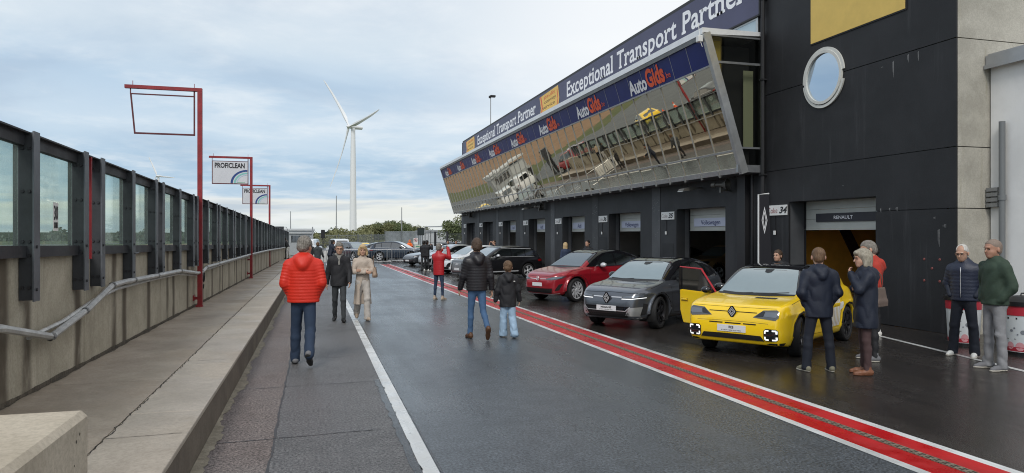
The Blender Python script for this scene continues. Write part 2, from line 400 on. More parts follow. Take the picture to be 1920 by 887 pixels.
# ================================================================== steel and glass screen bolted on the wall
M_steel = mat('post_steel', (.040, .043, .048), .5, .25, var=.3, vscale=2.5, bump=.15, bscale=30, rvar=.1)
M_steel2 = mat('post_flange', (.125, .135, .15), .45, .35, var=.25, vscale=2.5, bump=.1, bscale=30)
M_redp = mat('red_paint', (.26, .018, .022), .45, 0, var=.3, vscale=6, bump=.1)
M_bolt = mat('bolt', (.05, .05, .055), .5, .7)
def clearglass(name, tint, gl=.12, haze=.0):
    m = bpy.data.materials.new(name); m.use_nodes = True; nt = m.node_tree; N = nt.nodes; L = nt.links
    N.remove(N['Principled BSDF']); out = N['Material Output']
    t = N.new('ShaderNodeBsdfTransparent'); t.inputs[0].default_value = (*tint, 1)
    g = N.new('ShaderNodeBsdfGlossy'); g.inputs['Roughness'].default_value = .02; g.inputs['Color'].default_value = (.95, 1, .97, 1)
    lw = N.new('ShaderNodeLayerWeight'); lw.inputs[0].default_value = .5
    f = mathn(nt, 'ADD', mathn(nt, 'MULTIPLY', mathn(nt, 'POWER', lw.outputs['Facing'], 5), .40), gl+.03, clamp=True)
    mx = N.new('ShaderNodeMixShader'); L.new(f, mx.inputs[0]); L.new(t.outputs[0], mx.inputs[1]); L.new(g.outputs[0], mx.inputs[2])
    last = mx.outputs[0]
    if haze:
        d = N.new('ShaderNodeBsdfDiffuse'); d.inputs[0].default_value = (.5, .56, .52, 1)
        m2 = N.new('ShaderNodeMixShader'); L.new(maprange(nt, noise(nt, mapping(nt, (1, 1, .6)), 1.4, 6), .3, .75, haze*.5, haze*1.6), m2.inputs[0])
        L.new(last, m2.inputs[1]); L.new(d.outputs[0], m2.inputs[2]); last = m2.outputs[0]
    L.new(last, out.inputs[0]); return m
M_pane = clearglass('screen_glass', (.86, .94, .90), .02, .16)
st = empty('safety_screen', (-2.6, 5, 1.3), 0, 'long dark steel and glass screen bolted to the top of the concrete wall', 'screen')
topz = lambda y: 2.90-.0065*y
posts = []
for k in range(-2, 16):
    for q in (0, 1.49, 2.97):
        y = 9.77+3.5*k+q-(.11 if k < 0 else 0)
        if y < 63: posts.append(y)
for y in posts:
    X0 = XL(y)+.004; zt = topz(y); zb = 1.28
    p = MB()
    p.box(X0, X0+.115, y-.07, y-.055, zb, zt)                       # web turned to the lane's near end
    p.box(X0+.004, X0+.115, y+.045, y+.06, zb+.02, zt-.01)
    p.box(X0-.05, X0-.001, y-.065, y-.058, 1.78, zt-.02)
    p.build('post', M_steel, st)
    f = MB(); f.box(X0+.116, X0+.130, y-.085, y+.065, zb-.012, zt+.012)
    f.build('flange', M_steel2, st)
    if y < 26:
        b = MB()
        for z in (zb+.12, zb+.42, 1.83, 2.3, zt-.15):
            for dx in (.03, .085): b.lathe([(.0, .012), (.016, .012), (.018, 0)], Matrix.Translation((X0+dx, y-.071, z)) @ Matrix.Rotation(R(90), 4, 'X'), 6)
        for z in (zb+.1, zb+.5): b.lathe([(.0, .012), (.014, .012), (.016, 0)], Matrix.Translation((X0+.130, y-.03, z)) @ Matrix.Rotation(R(90), 4, 'Y'), 6)
        b.build('bolts', M_bolt, st)
tr = MB(); lr = MB()
for ya, yb in zip(posts, posts[1:]):
    xa, xb = XL(ya), XL(yb)
    def rail(mb, z0, z1, x0, x1, y0=ya, y1=yb):
        mb.prism([(xa+x0, y0), (xa+x1, y0), (xb+x1, y1), (xb+x0, y1)], 'z', z0, z1); n = 8
        mb.v[-8:] = [(x, y, z+(topz(y)-2.90)) for x, y, z in mb.v[-8:]]
    rail(tr, 2.775, 2.885, -.02, .055); rail(tr, 2.885, 2.90, -.04, .10)
    if yb-ya > 1: rail(lr, 1.73, 1.84, -.02, .07)
    if yb-ya > 1 :
        g = MB(); g.prism([(xa-.004, ya+.07), (xa+.004, ya+.07), (xb+.004, yb-.085), (xb-.004, yb-.085)], 'z', 1.84, 2.775)
        g.map(lambda x, y, z: (x, y, z+(topz(y)-2.90))); g.build('glass_pane', M_pane, st)
tr.build('top_rail', M_steel, st); lr.build('bottom_rail', M_steel, st)
MB().box(XL(9.4)+.06, XL(9.4)+.10, 9.40, 9.43, 1.62, 2.84).build('red_strip', M_redp, st)
hk = MB(); hk.tube([(XL(11)+.17, 11.3, 1.66), (XL(11)+.2, 11.2, 1.66), (XL(11)+.22, 10.9, 1.655)], .012, 6); hk.build('hook', M_bolt, st)
# number plate stuck on one pane
M_wplas = mat('white_plastic', (.75, .75, .73), .5, var=.06)
M_black = mat('black_ink', (.012, .012, .014), .5)
yn, xn = 8.5, XL(8.5)+.012
t = empty('number_sticker', (xn, yn, 2.0), 0, 'small white number 30 sticker on a glass pane of the screen', 'sticker')
MB().box(xn, xn+.004, yn-.075, yn+.075, 1.94, 2.24).build('plate', M_wplas, t)
text('30', lambda s, q: (xn+.007, yn-.06+s, 2.06+q), .12, .15, .02).build('digits', M_black, t)
b = MB(); [b.box(xn+.005, xn+.008, yn-.05+.055*i, yn-.01+.055*i, 1.97, 2.03) for i in (0, 1)]; b.build('marks', M_black, t)
# conduit along the wall
M_pvc = mat('conduit', (.42, .42, .41), .4, .1, var=.3, vscale=6)
o_ = .055
p = [(5, 1.22), (6.2, 1.16), (6.9, 1.10), (8.05, .88), (9.21, 1.05), (10.2, 1.26), (10.8, 1.27), (12.4, 1.26), (14.8, 1.25), (16.7, 1.12), (17.4, 1.11), (18.0, 1.20), (19.4, 1.21), (23.6, 1.24), (29, 1.28), (38.9, 1.30), (50, 1.26), (58, 1.25)]
t = empty('conduit_pipe', (XL(8)+.1, 8, 1), 0, 'grey plastic conduit sagging along the face of the concrete wall', 'pipe')
MB().tube([(XL(y)+.12, y, z) for y, z in p], .036, 8).build('main_pipe', M_pvc, t, True)
q = [(7.6, .93), (8.5, .98), (9.6, 1.12), (10.6, 1.19), (12.4, 1.20), (14.8, 1.19), (16.7, 1.07), (18.1, 1.13), (23.6, 1.19), (38, 1.26), (56, 1.22)]
MB().tube([(XL(y)+.075, y, z) for y, z in q], .022, 6).build('thin_pipe', M_pvc, t, True)
b = MB()
for y in (8.05, 9.1, 10.2, 11.3, 12.8, 14.8, 17.4, 18.0, 20, 24, 29):
    z = np.interp(y, [a for a, _ in p], [c for _, c in p]); b.lathe([(.042, -.035), (.044, 0), (.042, .035)], Matrix.Translation((XL(y)+.12, y, z)) @ Matrix.Rotation(R(90), 4, 'X'), 8)
b.build('coupling', mat('coupling', (.15, .15, .15), .5), t, True)
# concrete block in the near corner
t = empty('concrete_block', (-1.8, 2.7, .36), 0, 'big pale concrete barrier block at the near end of the walkway', 'concrete block')
C_blk = concrete('block_concrete', (.43, .37, .285), (.56, .49, .39), 0, None, .25, 0, 1.4)
bb = MB(); bb.prism([(-2.55, .362), (-1.09, .362), (-1.09, .972), (-1.118, 1.0), (-2.55, 1.0)], 'y', 1.2, 3.97); bb.build('block', C_blk, t)
b = MB()
for i in range(46): y = random.uniform(2.2, 3.9); z = random.uniform(.4, .93); r = random.uniform(.003, .009); b.lathe([(0, .0012), (r, .0012)], Matrix.Translation((-1.09, y, z)) @ Matrix.Rotation(R(90), 4, 'Y'), 7)
b.build('air_holes', mat('airhole', (.06, .05, .04), .9), t)

SC.cycles.pixel_filter_type = 'BLACKMAN_HARRIS'; SC.cycles.filter_width = 1.05
# ================================================================== the pit building
XW = 11.91; KS = .008
def sh(x, y, z): return (x, y, z+KS*(y-10.87))     # the building climbs very slightly against the lane
def wallpaint(name, a, b, stain=.25, drip=(.16, .16, .15), bump=.2):
    m = bpy.data.materials.new(name); m.use_nodes = True; nt = m.node_tree; p = nt.nodes['Principled BSDF']; v = mapping(nt)
    c = mix_node(nt, maprange(nt, noise(nt, v, .7, 7, .65, .2), .35, .65), a, b)
    c = mix_node(nt, maprange(nt, noise(nt, mapping(nt, (2.6, 2.6, .22)), 1.5, 5, .65), .55, .8, 0, stain), c, drip)
    nt.links.new(c, p.inputs['Base Color']); p.inputs['Roughness'].default_value = .62
    bp = nt.nodes.new('ShaderNodeBump'); bp.inputs['Distance'].default_value = .008; bp.inputs['Strength'].default_value = bump
    nt.links.new(noise(nt, v, 30, 5), bp.inputs['Height']); nt.links.new(bp.outputs[0], p.inputs['Normal']); return m
W_tow = wallpaint('tower_paint', (.008, .0082, .0095), (.0155, .0158, .0178), .55, (.060, .060, .064))
W_gar = wallpaint('garage_paint', (.014, .015, .017), (.026, .027, .030), .4, (.055, .055, .06))
W_pil = wallpaint('pilaster_paint', (.034, .036, .039), (.050, .052, .056), .3, (.09, .09, .09))
W_rev = wallpaint('reveal_paint', (.055, .058, .064), (.08, .084, .09), .2)
W_in = mat('inner_wall', (.50, .47, .43), .8, var=.15, vscale=1)
M_dark = mat('near_black', (.012, .012, .014), .55)
M_alu = mat('aluminium', (.46, .47, .47), .38, .65, var=.12, vscale=5, rvar=.08)
M_alud = mat('aluminium_dark', (.27, .28, .29), .42, .6, var=.15, vscale=4)
M_shut = mat('shutter', (.50, .51, .47), .5, .1, var=.06, vscale=2)
M_orange = mat('orange_panel', (.85, .38, .05), .6, var=.1)
bd = empty('pit_building', (XW, 17, 0), 0, 'long dark grey pit garage building with a slanted mirror glass gallery above its doors', 'building')
DOORS = [(12.91, 15.86)]+[(18.85+5.78*i, 21.80+5.78*i) for i in range(7)]
TOP = 2.79
YE = 58.5
def wall_run(mb, y0, y1, doors, ztop, zb=0):
    y = y0
    for a, b_ in doors:
        mb.box(XW, XW+.30, y, a, zb, ztop); mb.box(XW, XW+.30, a, b_, TOP, ztop); y = b_
    mb.box(XW, XW+.30, y, y1, zb, ztop)
wall_run(m := MB(), 17.0, YE, DOORS[1:], 7.95); m.map(sh).build('garage_wall', W_gar, bd)
tw = MB()
# the tower front, split by open joints between its precast panels
lv = [0, 2.445, 2.463, 3.637, 3.655, 5.737, 5.755, 8.9, 8.918, 12.5]
for a, b_ in zip(lv[::2], lv[1::2]):
    if a < TOP and b_ < TOP: tw.box(XW, XW+.03, 10.87, 12.91, a, b_); tw.box(XW, XW+.03, 15.86, 17.0, a, b_)
    elif a < TOP: tw.box(XW, XW+.03, 10.87, 12.91, a, b_); tw.box(XW, XW+.03, 15.86, 17.0, a, b_); tw.box(XW, XW+.03, 12.91, 15.86, TOP, b_)
    else: tw.box(XW, XW+.03, 10.87, 17.0, a, b_)
tw.map(sh).build('tower_front', W_tow, bd)
m = MB()
for a, b_ in zip(lv[::2], lv[1::2]): m.box(XW+.032, 20, 10.87, 11.1, a, b_)
m.map(sh).build('tower_side', C_raw, bd)
m = MB(); m.box(XW+.032, XW+.06, 11.11, 12.85, 0, 12.4); m.box(XW+.032, XW+.06, 15.92, 16.9, 0, 12.4); m.box(XW+.032, XW+.06, 12.85, 15.92, TOP+.06, 12.4); m.box(XW+.05, 19.9, 10.9, 11.09, 0, 12.4)
m.box(XW+.32, 25, 16.7, 16.98, 7.3, 12.5); m.box(XW, 20, 10.87, 17, 12.5, 12.7)
m.map(sh).build('joint_core', M_dark, bd)
# garage rooms
fl = MB(); fl.box(XW+.32, 25, 10.9, YE, -.003, .012); fl.build('room_floor', mat('room_floor', (.09, .09, .09), .35, rvar=.1), bd)
m = MB(); m.box(24.8, 25, 17, YE, 0, 7.9)
for i in (0, 3, 5, 7):
    y = 17.1+5.78*i if i else 16.95
    if y < YE: m.box(XW+.31, 24.8, y, y+.15, .01, 3.3)
m.box(XW+.31, 25, 10.95, YE, 3.3, 3.5)
m.map(sh).build('room_walls', W_in, bd)
m = MB(); m.box(19.6, 19.7, 11.2, 16.9, .02, 3.3); m.box(XW+.5, 19.6, 16.85, 16.93, .02, 3.3); m.map(sh).build('orange_room_wall', M_orange, bd)
m = MB(); m.prism([(13.9, 2.75), (14.25, 2.75), (15.7, .3), (15.3, .3)], 'y', 16.82, 16.846); m.map(sh).build('room_panel', mat('panel_stripe', (.05, .02, .03), .5), bd)
for i, (a, b_) in enumerate(DOORS):
    f = MB(); X1 = XW+.46
    xo = XW+(.302 if i else .032)
    for ya, yb in ((b_, b_+.05), (a-.05, a)): MB().box(xo, X1, ya, yb, 0, TOP+.05).map(sh).build('door_reveal', W_rev, bd)
    if i == 0: MB().box(xo, X1, a, b_, TOP, TOP+.05).map(sh).build('door_lintel', M_dark, bd)
    d = MB(); zb_ = 2.09 if i in (0, 1, 2, 3, 4, 5) else .02
    zs = np.arange(zb_, TOP+.05, .245)
    for z in zs: d.box(X1+.0, X1+.04, a+.02, b_-.02, z, min(z+.239, TOP+.1))
    if zb_ > 1: d.box(X1-.012, X1+.05, a+.02, b_-.02, zb_-.035, zb_-.002)
    d.map(sh).build('shutter', M_shut if zb_ > 1 else W_pil, bd)
    g = MB(); g.box(X1-.012, X1, b_-.075, b_, 0, TOP); g.box(X1-.012, X1, a, a+.075, 0, TOP); g.map(sh).build('shutter_rail', M_dark, bd)
    # dark rubber post beside each opening
    g = MB(); g.box(XW-.022, XW-.002, b_+.003, b_+.13, 0, TOP-.03); g.map(sh).build('corner_guard', M_dark, bd)
m = MB().box(12.7, 13.6, 16.80, 16.845, 2.05, 2.75, .015); m.map(sh).build('wall_screen', M_dark, bd)
m = MB().box(16.6, 17.6, 16.80, 16.845, .9, 2.3, .01); m.map(sh).build('pale_poster', mat('poster_pale', (.7, .66, .5), .6), bd)
# paler upright panels on the piers, with patched filler
M_fill = mat('filler', (.20, .20, .20), .8, var=.3, vscale=20)
for i, (a, b_) in enumerate(DOORS[1:]):
    g = MB(); g.box(XW-.012, XW-.002, b_+1.22, b_+1.85, .0, 3.62); g.map(sh).build('pilaster', W_pil if i % 2 else W_rev, bd)
    g = MB(); g.box(XW-.006, XW-.0025, b_+.25, b_+1.05, .0, 1.62+.2*(i % 2)); g.map(sh).build('painted_patch', W_tow, bd)
    if i < 3:
        g = MB()
        for _ in range(42):
            y = b_+1.25+random.random()*.55; z = 2.75+random.random()*.5 if random.random() < .6 else random.uniform(.4, 3.5); w_ = random.uniform(.015, .09); h_ = random.uniform(.006, .03)
            g.quad((XW-.0135, y, z), (XW-.0135, y+w_, z+.01), (XW-.0135, y+w_*.9, z+h_), (XW-.0135, y+.01, z+h_))
        g.map(sh).build('filler_marks', M_fill, bd)
g = MB()
for (y, z, a, b_) in ((12.4, 5.65, .03, .35), (12.0, 5.7, .04, .18), (12.7, 5.6, .1, .03), (11.75, 5.7, .02, .2), (12.75, 2.52, .03, .1), (12.5, 2.52, .03, .07), (12.3, 2.53, .05, .09), (11.25, 2.05, .04, .35), (11.1, 2.15, .08, .08), (11.35, 2.3, .05, .05), (13.9, 3.1, .03, .03)):
    [g.quad((XW-.002, y+q*a, z-q*.02), (XW-.002, y+q*a+.012, z-q*.02), (XW-.002, y+q*a+.008, z-b_*(1-.4*q)), (XW-.002, y+q*a+.002, z-b_*(1-.4*q))) for q in (0, .35, .8)]
g.map(sh).build('scratches', M_fill, bd)
g = MB()
for y in (11.25, 11.62):
    for z in (1.45, 1.02): g.lathe([(0, -.012), (.022, -.01), (.028, 0)], Matrix.Translation((XW, y, z)) @ Matrix.Rotation(R(90), 4, 'Y'), 10)
g.lathe([(0, -.012), (.022, -.01), (.028, 0)], Matrix.Translation((XW, 11.43, 1.27)) @ Matrix.Rotation(R(90), 4, 'Y'), 10)
g.build('wall_anchor', mat('anchor', (.20, .055, .05), .6), bd)
# far end wall, roof and upper strip
m = MB(); m.box(XW, 25, YE, YE+.2, 0, 7.9); m.map(sh).build('end_wall', W_gar, bd)
m = MB(); m.box(XW+.15, 25, 17.0, YE+.2, 7.96, 8.1); m.box(XW-.06, XW+.15, 17.02, 57.9, 9.50, 9.62); m.map(sh).build('roof', mat('roof_edge', (.03, .03, .033), .6), bd)
# band of small windows between gallery roof and billboard, only its near bay is glazed
m = MB(); m.box(XW-.03, XW-.004, 17.25, 21, 7.52, 7.93); ob = m.map(sh).build('strip_window', mat('sky_tint_glass', (.35, .45, .5), .08, 0, spec=1.), bd)  # light blue base colour puts the sky's reflection into this glass
m = MB(); m.box(XW-.05, XW-.032, 17.15, 21.1, 7.46, 7.52); m.box(XW-.05, XW-.032, 17.15, 21.1, 7.93, 7.975); m.box(XW-.05, XW-.032, 17.15, 17.25, 7.52, 7.93); m.map(sh).build('frame', M_alu, ob)
# round window in the tower
yc, zc, rr = 14.56, 5.755, .74
def ring(r0, r1, x0, x1, a0, a1, n=40):
    mb = MB(); st_ = []
    for i in range(n+1):
        t = a0+(a1-a0)*i/n
        st_.append([(x0, yc+r0*math.cos(t), zc+r0*math.sin(t)), (x0, yc+r1*math.cos(t), zc+r1*math.sin(t)), (x1, yc+r1*math.cos(t), zc+r1*math.sin(t)), (x1, yc+r0*math.cos(t), zc+r0*math.sin(t))])
    for i in range(n):
        a = st_[i]; b_ = st_[i+1]
        for k in range(4): mb.quad(a[k], a[(k+1) % 4], b_[(k+1) % 4], b_[k])
    mb.quad(*st_[0]); mb.quad(*st_[-1]); return mb
M_wframe = mat('white_frame', (.62, .62, .58), .45, var=.08, vscale=5)
M_mirror = mat('round_glass', (.50, .58, .66), .03, 1., bump=.02, bscale=1.5)
wd = MB().lathe([(0, 0), (.60, 0)], Matrix.Translation((XW-.012, yc, zc)) @ Matrix.Rotation(R(90), 4, 'Y'), 48).map(sh).build('round_window', M_mirror, bd)
fr = ring(.58, .65, XW-.06, XW-.002, 0, 2*math.pi, 64); fr.map(sh).build('frame', M_wframe, wd)
o2 = ring(.65, .72, XW-.04, XW-.002, R(-5), R(175)); o3 = ring(.65, .72, XW-.04, XW-.002, R(192), R(352)); o2.map(sh).build('outer_frame', M_wframe, wd); o3.map(lambda x, y, z: sh(x, y, z-.02)).build('outer_frame', M_wframe, wd)
# downpipes
dp = MB().tube([(XW-.10, 16.86, 0), (XW-.10, 16.86, 12.4)], .055, 10); [dp.box(XW-.17, XW-.002, 16.79, 16.93, z, z+.04) for z in (1.6, 3.6, 6.2, 8.4)]; dp.build('downpipe', W_tow, bd)
MB().tube([(XW-.09, 17.35, 0), (XW-.09, 17.35, 3.7)], .04, 10).build('downpipe', M_dark, bd)
MB().box(XW-.16, XW-.002, 17.6, 18.0, 0, 3.72).build('cable_duct', M_dark, bd)

# ---- slanted mirror glass gallery
A = np.array((10.09, 7.35)); B = np.array((11.24, 3.71)); n2_ = np.array((-3.64, -1.15)); n2_ = n2_/np.linalg.norm(n2_)
def gp(t, y, off=0.):
    q = A+(B-A)*t+n2_*off; return sh(q[0], y, q[1])
ga = empty('glass_gallery', (0, 0, 0)); ga.parent = bd; ga.location = Vector((10.7, 17, 5.5))-bd.location
Y0, Y1, NP = 17.0, 58.5, 42
ys = [Y0+.08+(Y1-Y0-.16)*i/NP for i in range(NP+1)]
M_glass = bpy.data.materials.new('mirror_glass'); M_glass.use_nodes = True
nt = M_glass.node_tree; p = nt.nodes['Principled BSDF']; p.inputs['Metallic'].default_value = 1; p.inputs['Base Color'].default_value = (.80, .72, .56, 1); p.inputs['Roughness'].default_value = .015
b_ = nt.nodes.new('ShaderNodeBump'); b_.inputs['Distance'].default_value = .05; b_.inputs['Strength'].default_value = .007
nt.links.new(noise(nt, mapping(nt, (1, 1.4, .8)), 1.1, 2, .5), b_.inputs['Height']); nt.links.new(b_.outputs[0], p.inputs['Normal'])
gl = MB()
for a, c in zip(ys, ys[1:]):
    for t0, t1 in ((.235, .85), (.862, .985)):
        e = [random.uniform(-.0014, .0014) for _ in range(4)]
        gl.quad(gp(t0, a, -.01+e[0]), gp(t0, c, -.01+e[1]), gp(t1, c, -.01+e[2]), gp(t1, a, -.01+e[3]))
gl.build('glass', M_glass, ga)
M_blue = mat('blue_film', (.014, .024, .145), .4, 0, var=.12, vscale=1.5, spec=.25)
bl = MB()
for a, c in zip(ys, ys[1:]):
    bl.quad(gp(.03, a, .0), gp(.03, c, .0), gp(.222, c, .0), gp(.222, a, .0))
blue = bl.build('blue_band', M_blue, ga)
mu = MB()
def slat(mb, t0, t1, y0, y1, o0, o1):
    mb.add([gp(t0, y0, o0), gp(t1, y0, o0), gp(t1, y1, o0), gp(t0, y1, o0), gp(t0, y0, o1), gp(t1, y0, o1), gp(t1, y1, o1), gp(t0, y1, o1)],
           [(0, 1, 2, 3), (7, 6, 5, 4), (0, 4, 5, 1), (1, 5, 6, 2), (2, 6, 7, 3), (3, 7, 4, 0)])
for y in ys[1:-1]: slat(mu, .235, .985, y-.011, y+.011, -.02, .016); slat(mu, .03, .222, y-.007, y+.007, -.02, .006)
for y in ys[1:-1]: slat(mu, .985, 1.035, y-.03, y+.03, -.02, .06)
mu.build('mullion', mat('mullion_alu', (.38, .38, .37), .4, .5, var=.12), ga)
rl = MB()
slat(rl, .222, .236, Y0+.05, Y1, -.03, .03); slat(rl, .848, .862, Y0+.05, Y1, -.03, .03); slat(rl, .982, 1.02, Y0+.05, Y1, -.05, .035)
rl.build('transom', M_alu, ga)
tp = MB(); slat(tp, -.005, .032, Y0-.02, Y1, -.05, .05); tp.build('top_trim', M_alud, ga)
rf = MB(); rf.prism([(10.03, 7.33), (10.03, 7.50), (XW-.004, 7.505), (XW-.004, 7.40), (10.2, 7.33)], 'y', Y0-.02, Y1+.03); rf.map(sh).build('gallery_roof', mat('gallery_roof', (.78, .79, .80), .45, .2, var=.08), ga)
sf = MB(); sf.prism([(11.22, 3.66), (11.22, 3.70), (XW-.004, 3.70), (XW-.004, 3.62)], 'y', Y0, Y1); sf.map(sh).build('soffit', M_alud, ga)
# corner frame and end wall glazing
cf = MB(); slat(cf, -.0, 1.03, Y0-.06, Y0+.08, -.16, .055); cf.build('corner_frame', M_alu, ga); cf = MB(); slat(cf, 0, 1.03, Y1-.05, Y1+.05, -.1, .04); cf.build('corner_frame', M_alu, ga)
er = MB(); er.box(10.2, XW-.004, Y0-.05, Y0+.03, 7.29, 7.33); er.box(11.1, XW-.004, Y0-.05, Y0+.03, 3.64, 3.84)
er.box(XW-.06, XW-.004, Y0-.055, Y0+.03, 3.84, 7.29); er.box(10.42, XW-.06, Y0-.045, Y0+.02, 6.57, 6.63); er.box(11.1, XW-.06, Y0-.045, Y0+.02, 4.28, 4.33); er.map(sh).build('end_frame', M_alud, ga)
eg = MB(); q0 = A+(B-A)*.02; q1 = A+(B-A)*.99
eg.add([sh(q0[0]+.15, Y0, q0[1]), sh(XW-.02, Y0, q0[1]), sh(XW-.02, Y0, q1[1]), sh(q1[0]+.15, Y0, q1[1])], [(0, 1, 2, 3)])
eg.build('end_glass', clearglass('end_glass', (.45, .46, .44), .03), ga)
bk = MB(); bk.prism([(10.35, 7.2), (XW-.1, 7.2), (XW-.1, 3.75), (11.42, 3.75)], 'y', Y0+.5, Y0+.52); bk.map(sh).build('dark_backing', mat('back_panel', (.06, .06, .06), .7), ga)
bk = MB(); bk.box(11.5, XW-.1, Y0+.30, Y0+.32, 4.35, 6.5); bk.map(sh).build('blind', mat('blind', (.75, .78, .5), .8), ga)
bk = MB(); bk.add([sh(10.33, Y0+.25, 7.25), sh(10.75, Y0+.25, 7.25), sh(10.75, Y0+.25, 6.0), sh(10.62, Y0+.25, 6.0)], [(0, 1, 2, 3)]); bk.build('yellow_reflection', mat('yellow_reflection', (.9, .65, .12), .7), ga)  # coloured patch painted as the yellow banner's reflection in the end glass
# small lamp on the corner
bk = MB(); bk.box(9.93, 10.07, Y0-.0, Y0+.16, 7.12, 7.30, .02); bk.tube([(9.99, Y0+.05, 7.3), (9.98, Y0+.1, 7.62)], .01, 5); bk.tube([(10.0, Y0+.02, 7.12), (10.04, Y0, 6.98)], .008, 5); bk.map(sh).build('antenna_box', M_wplas, ga)

# ================================================================== lettering on the building
M_ltr = mat('white_letter', (.86, .86, .88), .5); M_org = mat('orange_letter', (.80, .10, .025), .5)
M_ban = mat('banner_slate', (.066, .066, .125), .5, var=.08, vscale=.8)
# AutoGids logos on the blue band
yy = 22.05
for i in range(8):
    fn = lambda s, q, yy=yy: gp(.20-q*.20, yy-s, .012)
    t = empty('logo', (10.3, yy, 6.9), 0); t.parent = blue; q_ = blue; t.location = (0, 0, 0)
    a = text('Auto', fn, 1.28, .62, .035); a.build('white_word', M_ltr, blue)
    o = text('Gids', lambda s, q, yy=yy: gp(.195-q*.205, yy-1.30-s, .013), 1.18, .72, .04); text('.be', lambda s, q, yy=yy: gp(.185-q*.2, yy-2.52-s, .013), .32, .24, .0, mb=o); o.build('red_word', M_org, blue)
    bpy.data.objects.remove(t)
    yy += 5.0
# the billboard
bb_ = empty('billboard', (XW-.08, 37, 8.7), 0, 'very long slate banner with white wording mounted on the roof edge of the pit building', 'billboard')
m = MB(); m.box(XW-.08, XW-.02, 17.05, 57.85, 8.03, 9.495); m.map(sh).build('banner', M_ban, bb_)
m = MB(); m.box(XW-.10, XW-.0, 17.02, 57.9, 7.985, 8.028); m.box(XW-.10, XW-.0, 57.853, 57.95, 8.0, 9.5); m.box(XW-.10, XW-.0, 17.0, 17.047, 7.985, 9.5); m.map(sh).build('frame', M_dark, bb_)
GX = XW-.086
def serif(txt, y0, wid, zb_, h, mat_, name='wording'):
    """slab serif wording: letters plus foot and head bars on their stems"""
    fn = lambda s, q: sh(GX, y0-s, zb_+q+s*.0)
    vs, fs = glyphs(txt, .018, 0, 1.05)
    mb = text(txt, fn, wid, h, .018, spacing=1.05)
    # stems: columns of the outline that touch the base line or the top
    xs = [v[0] for v in vs]; lo, hi = min(xs), max(xs); k = wid/(hi-lo)
    done = []
    for z0 in (-.018, .467, .476, .7, .718, -.248):
        px = sorted(set(round(v[0], 3) for v in vs if abs(v[1]-z0) < .003))
        for a, b_ in zip(px, px[1:]):
            if .09 < b_-a < .17:
                s0 = (a-lo-.055)*k; s1 = (b_-lo+(.055 if z0 < 0 else .0))*k; hh = .085*h/.73; zq = z0*h/.73
                q0_, q1_ = (zq, zq+hh) if z0 < 0 else (zq-hh, zq)
                mb.quad(sh(GX-.001, y0-s0, zb_+q0_), sh(GX-.001, y0-s1, zb_+q0_), sh(GX-.001, y0-s1, zb_+q1_), sh(GX-.001, y0-s0, zb_+q1_))
    return mb.build(name, mat_, bb_)
serif('Exceptional Transport Partner', 32.55, 14.9, 8.61, .74, M_ltr)
serif('Exceptional Transport Partner', 52.2, 14.6, 8.64, .70, M_ltr)
M_yel = mat('logo_yellow', (.80, .50, .10), .5); M_ltr2 = mat('logo_red', (.70, .10, .03), .5); M_brn = mat('logo_brown', (.13, .06, .02), .5)
for y0 in (36.9, 56.4):
    lg = empty('logo_panel', (XW-.08, y0, 8.2)); lg.parent = bb_; lg.location = Vector((XW-.08, y0, 8.2))-bb_.location
    q = [(y0, 9.36), (y0-3.05, 9.46), (y0-3.25, 8.8), (y0-3.0, 8.12), (y0, 8.12), (y0-.25, 8.75)]
    MB().add([sh(GX, y, z) for y, z in q], [tuple(range(6))]).build('shield', M_yel, lg)
    fn = lambda s, q, z0: sh(GX-.004, y0-.75-s, z0+q)
    text('paulis', lambda s, q: sh(GX-.004, y0-.85-s, 9.14+q+s*.02), 1.7, .20, .0).build('red_word', M_ltr2, lg)
    m = text('convoy', lambda s, q: sh(GX-.004, y0-.85-s, 8.87+q+s*.02), 1.9, .19, .0); text('service', lambda s, q: sh(GX-.004, y0-.55-s, 8.60+q+s*.02), 2.0, .18, .0, mb=m)
    m.build('brown_word', M_brn, lg)
    m = MB(); b1 = [(y0-.3, 9.38), (y0-.12, 9.38), (y0-.40, 8.75), (y0-.12, 8.13), (y0-.3, 8.13), (y0-.58, 8.75)]; m.add([sh(GX-.002, y, z) for y, z in b1], [(0, 1, 2, 5), (5, 2, 3, 4)])
    m.add([sh(GX-.002, y, z) for y, z in ((y0-2.85, 9.30), (y0-2.95, 9.30), (y0-3.1, 8.8), (y0-3.0, 8.8), (y0-2.93, 8.4), (y0-2.83, 8.4))], [(0, 1, 2, 3), (3, 2, 4, 5)])
    m.build('red_edge', M_ltr2, lg)
# yellow banner on the tower
t = empty('yellow_banner', (XW-.02, 13.5, 8), 0, 'plain yellow banner hanging high on the dark tower above the round window', 'banner')
MB().box(XW-.03, XW-.005, 12.08, 15.0, 6.67, 10.4).map(sh).build('cloth', mat('banner_yellow', (.74, .52, .14), .7, var=.06, vscale=3, bump=.2, bscale=3), t)
MB().box(XW-.02, XW-.004, 12.05, 15.03, 6.64, 10.43).map(sh).build('backing', M_dark, t)
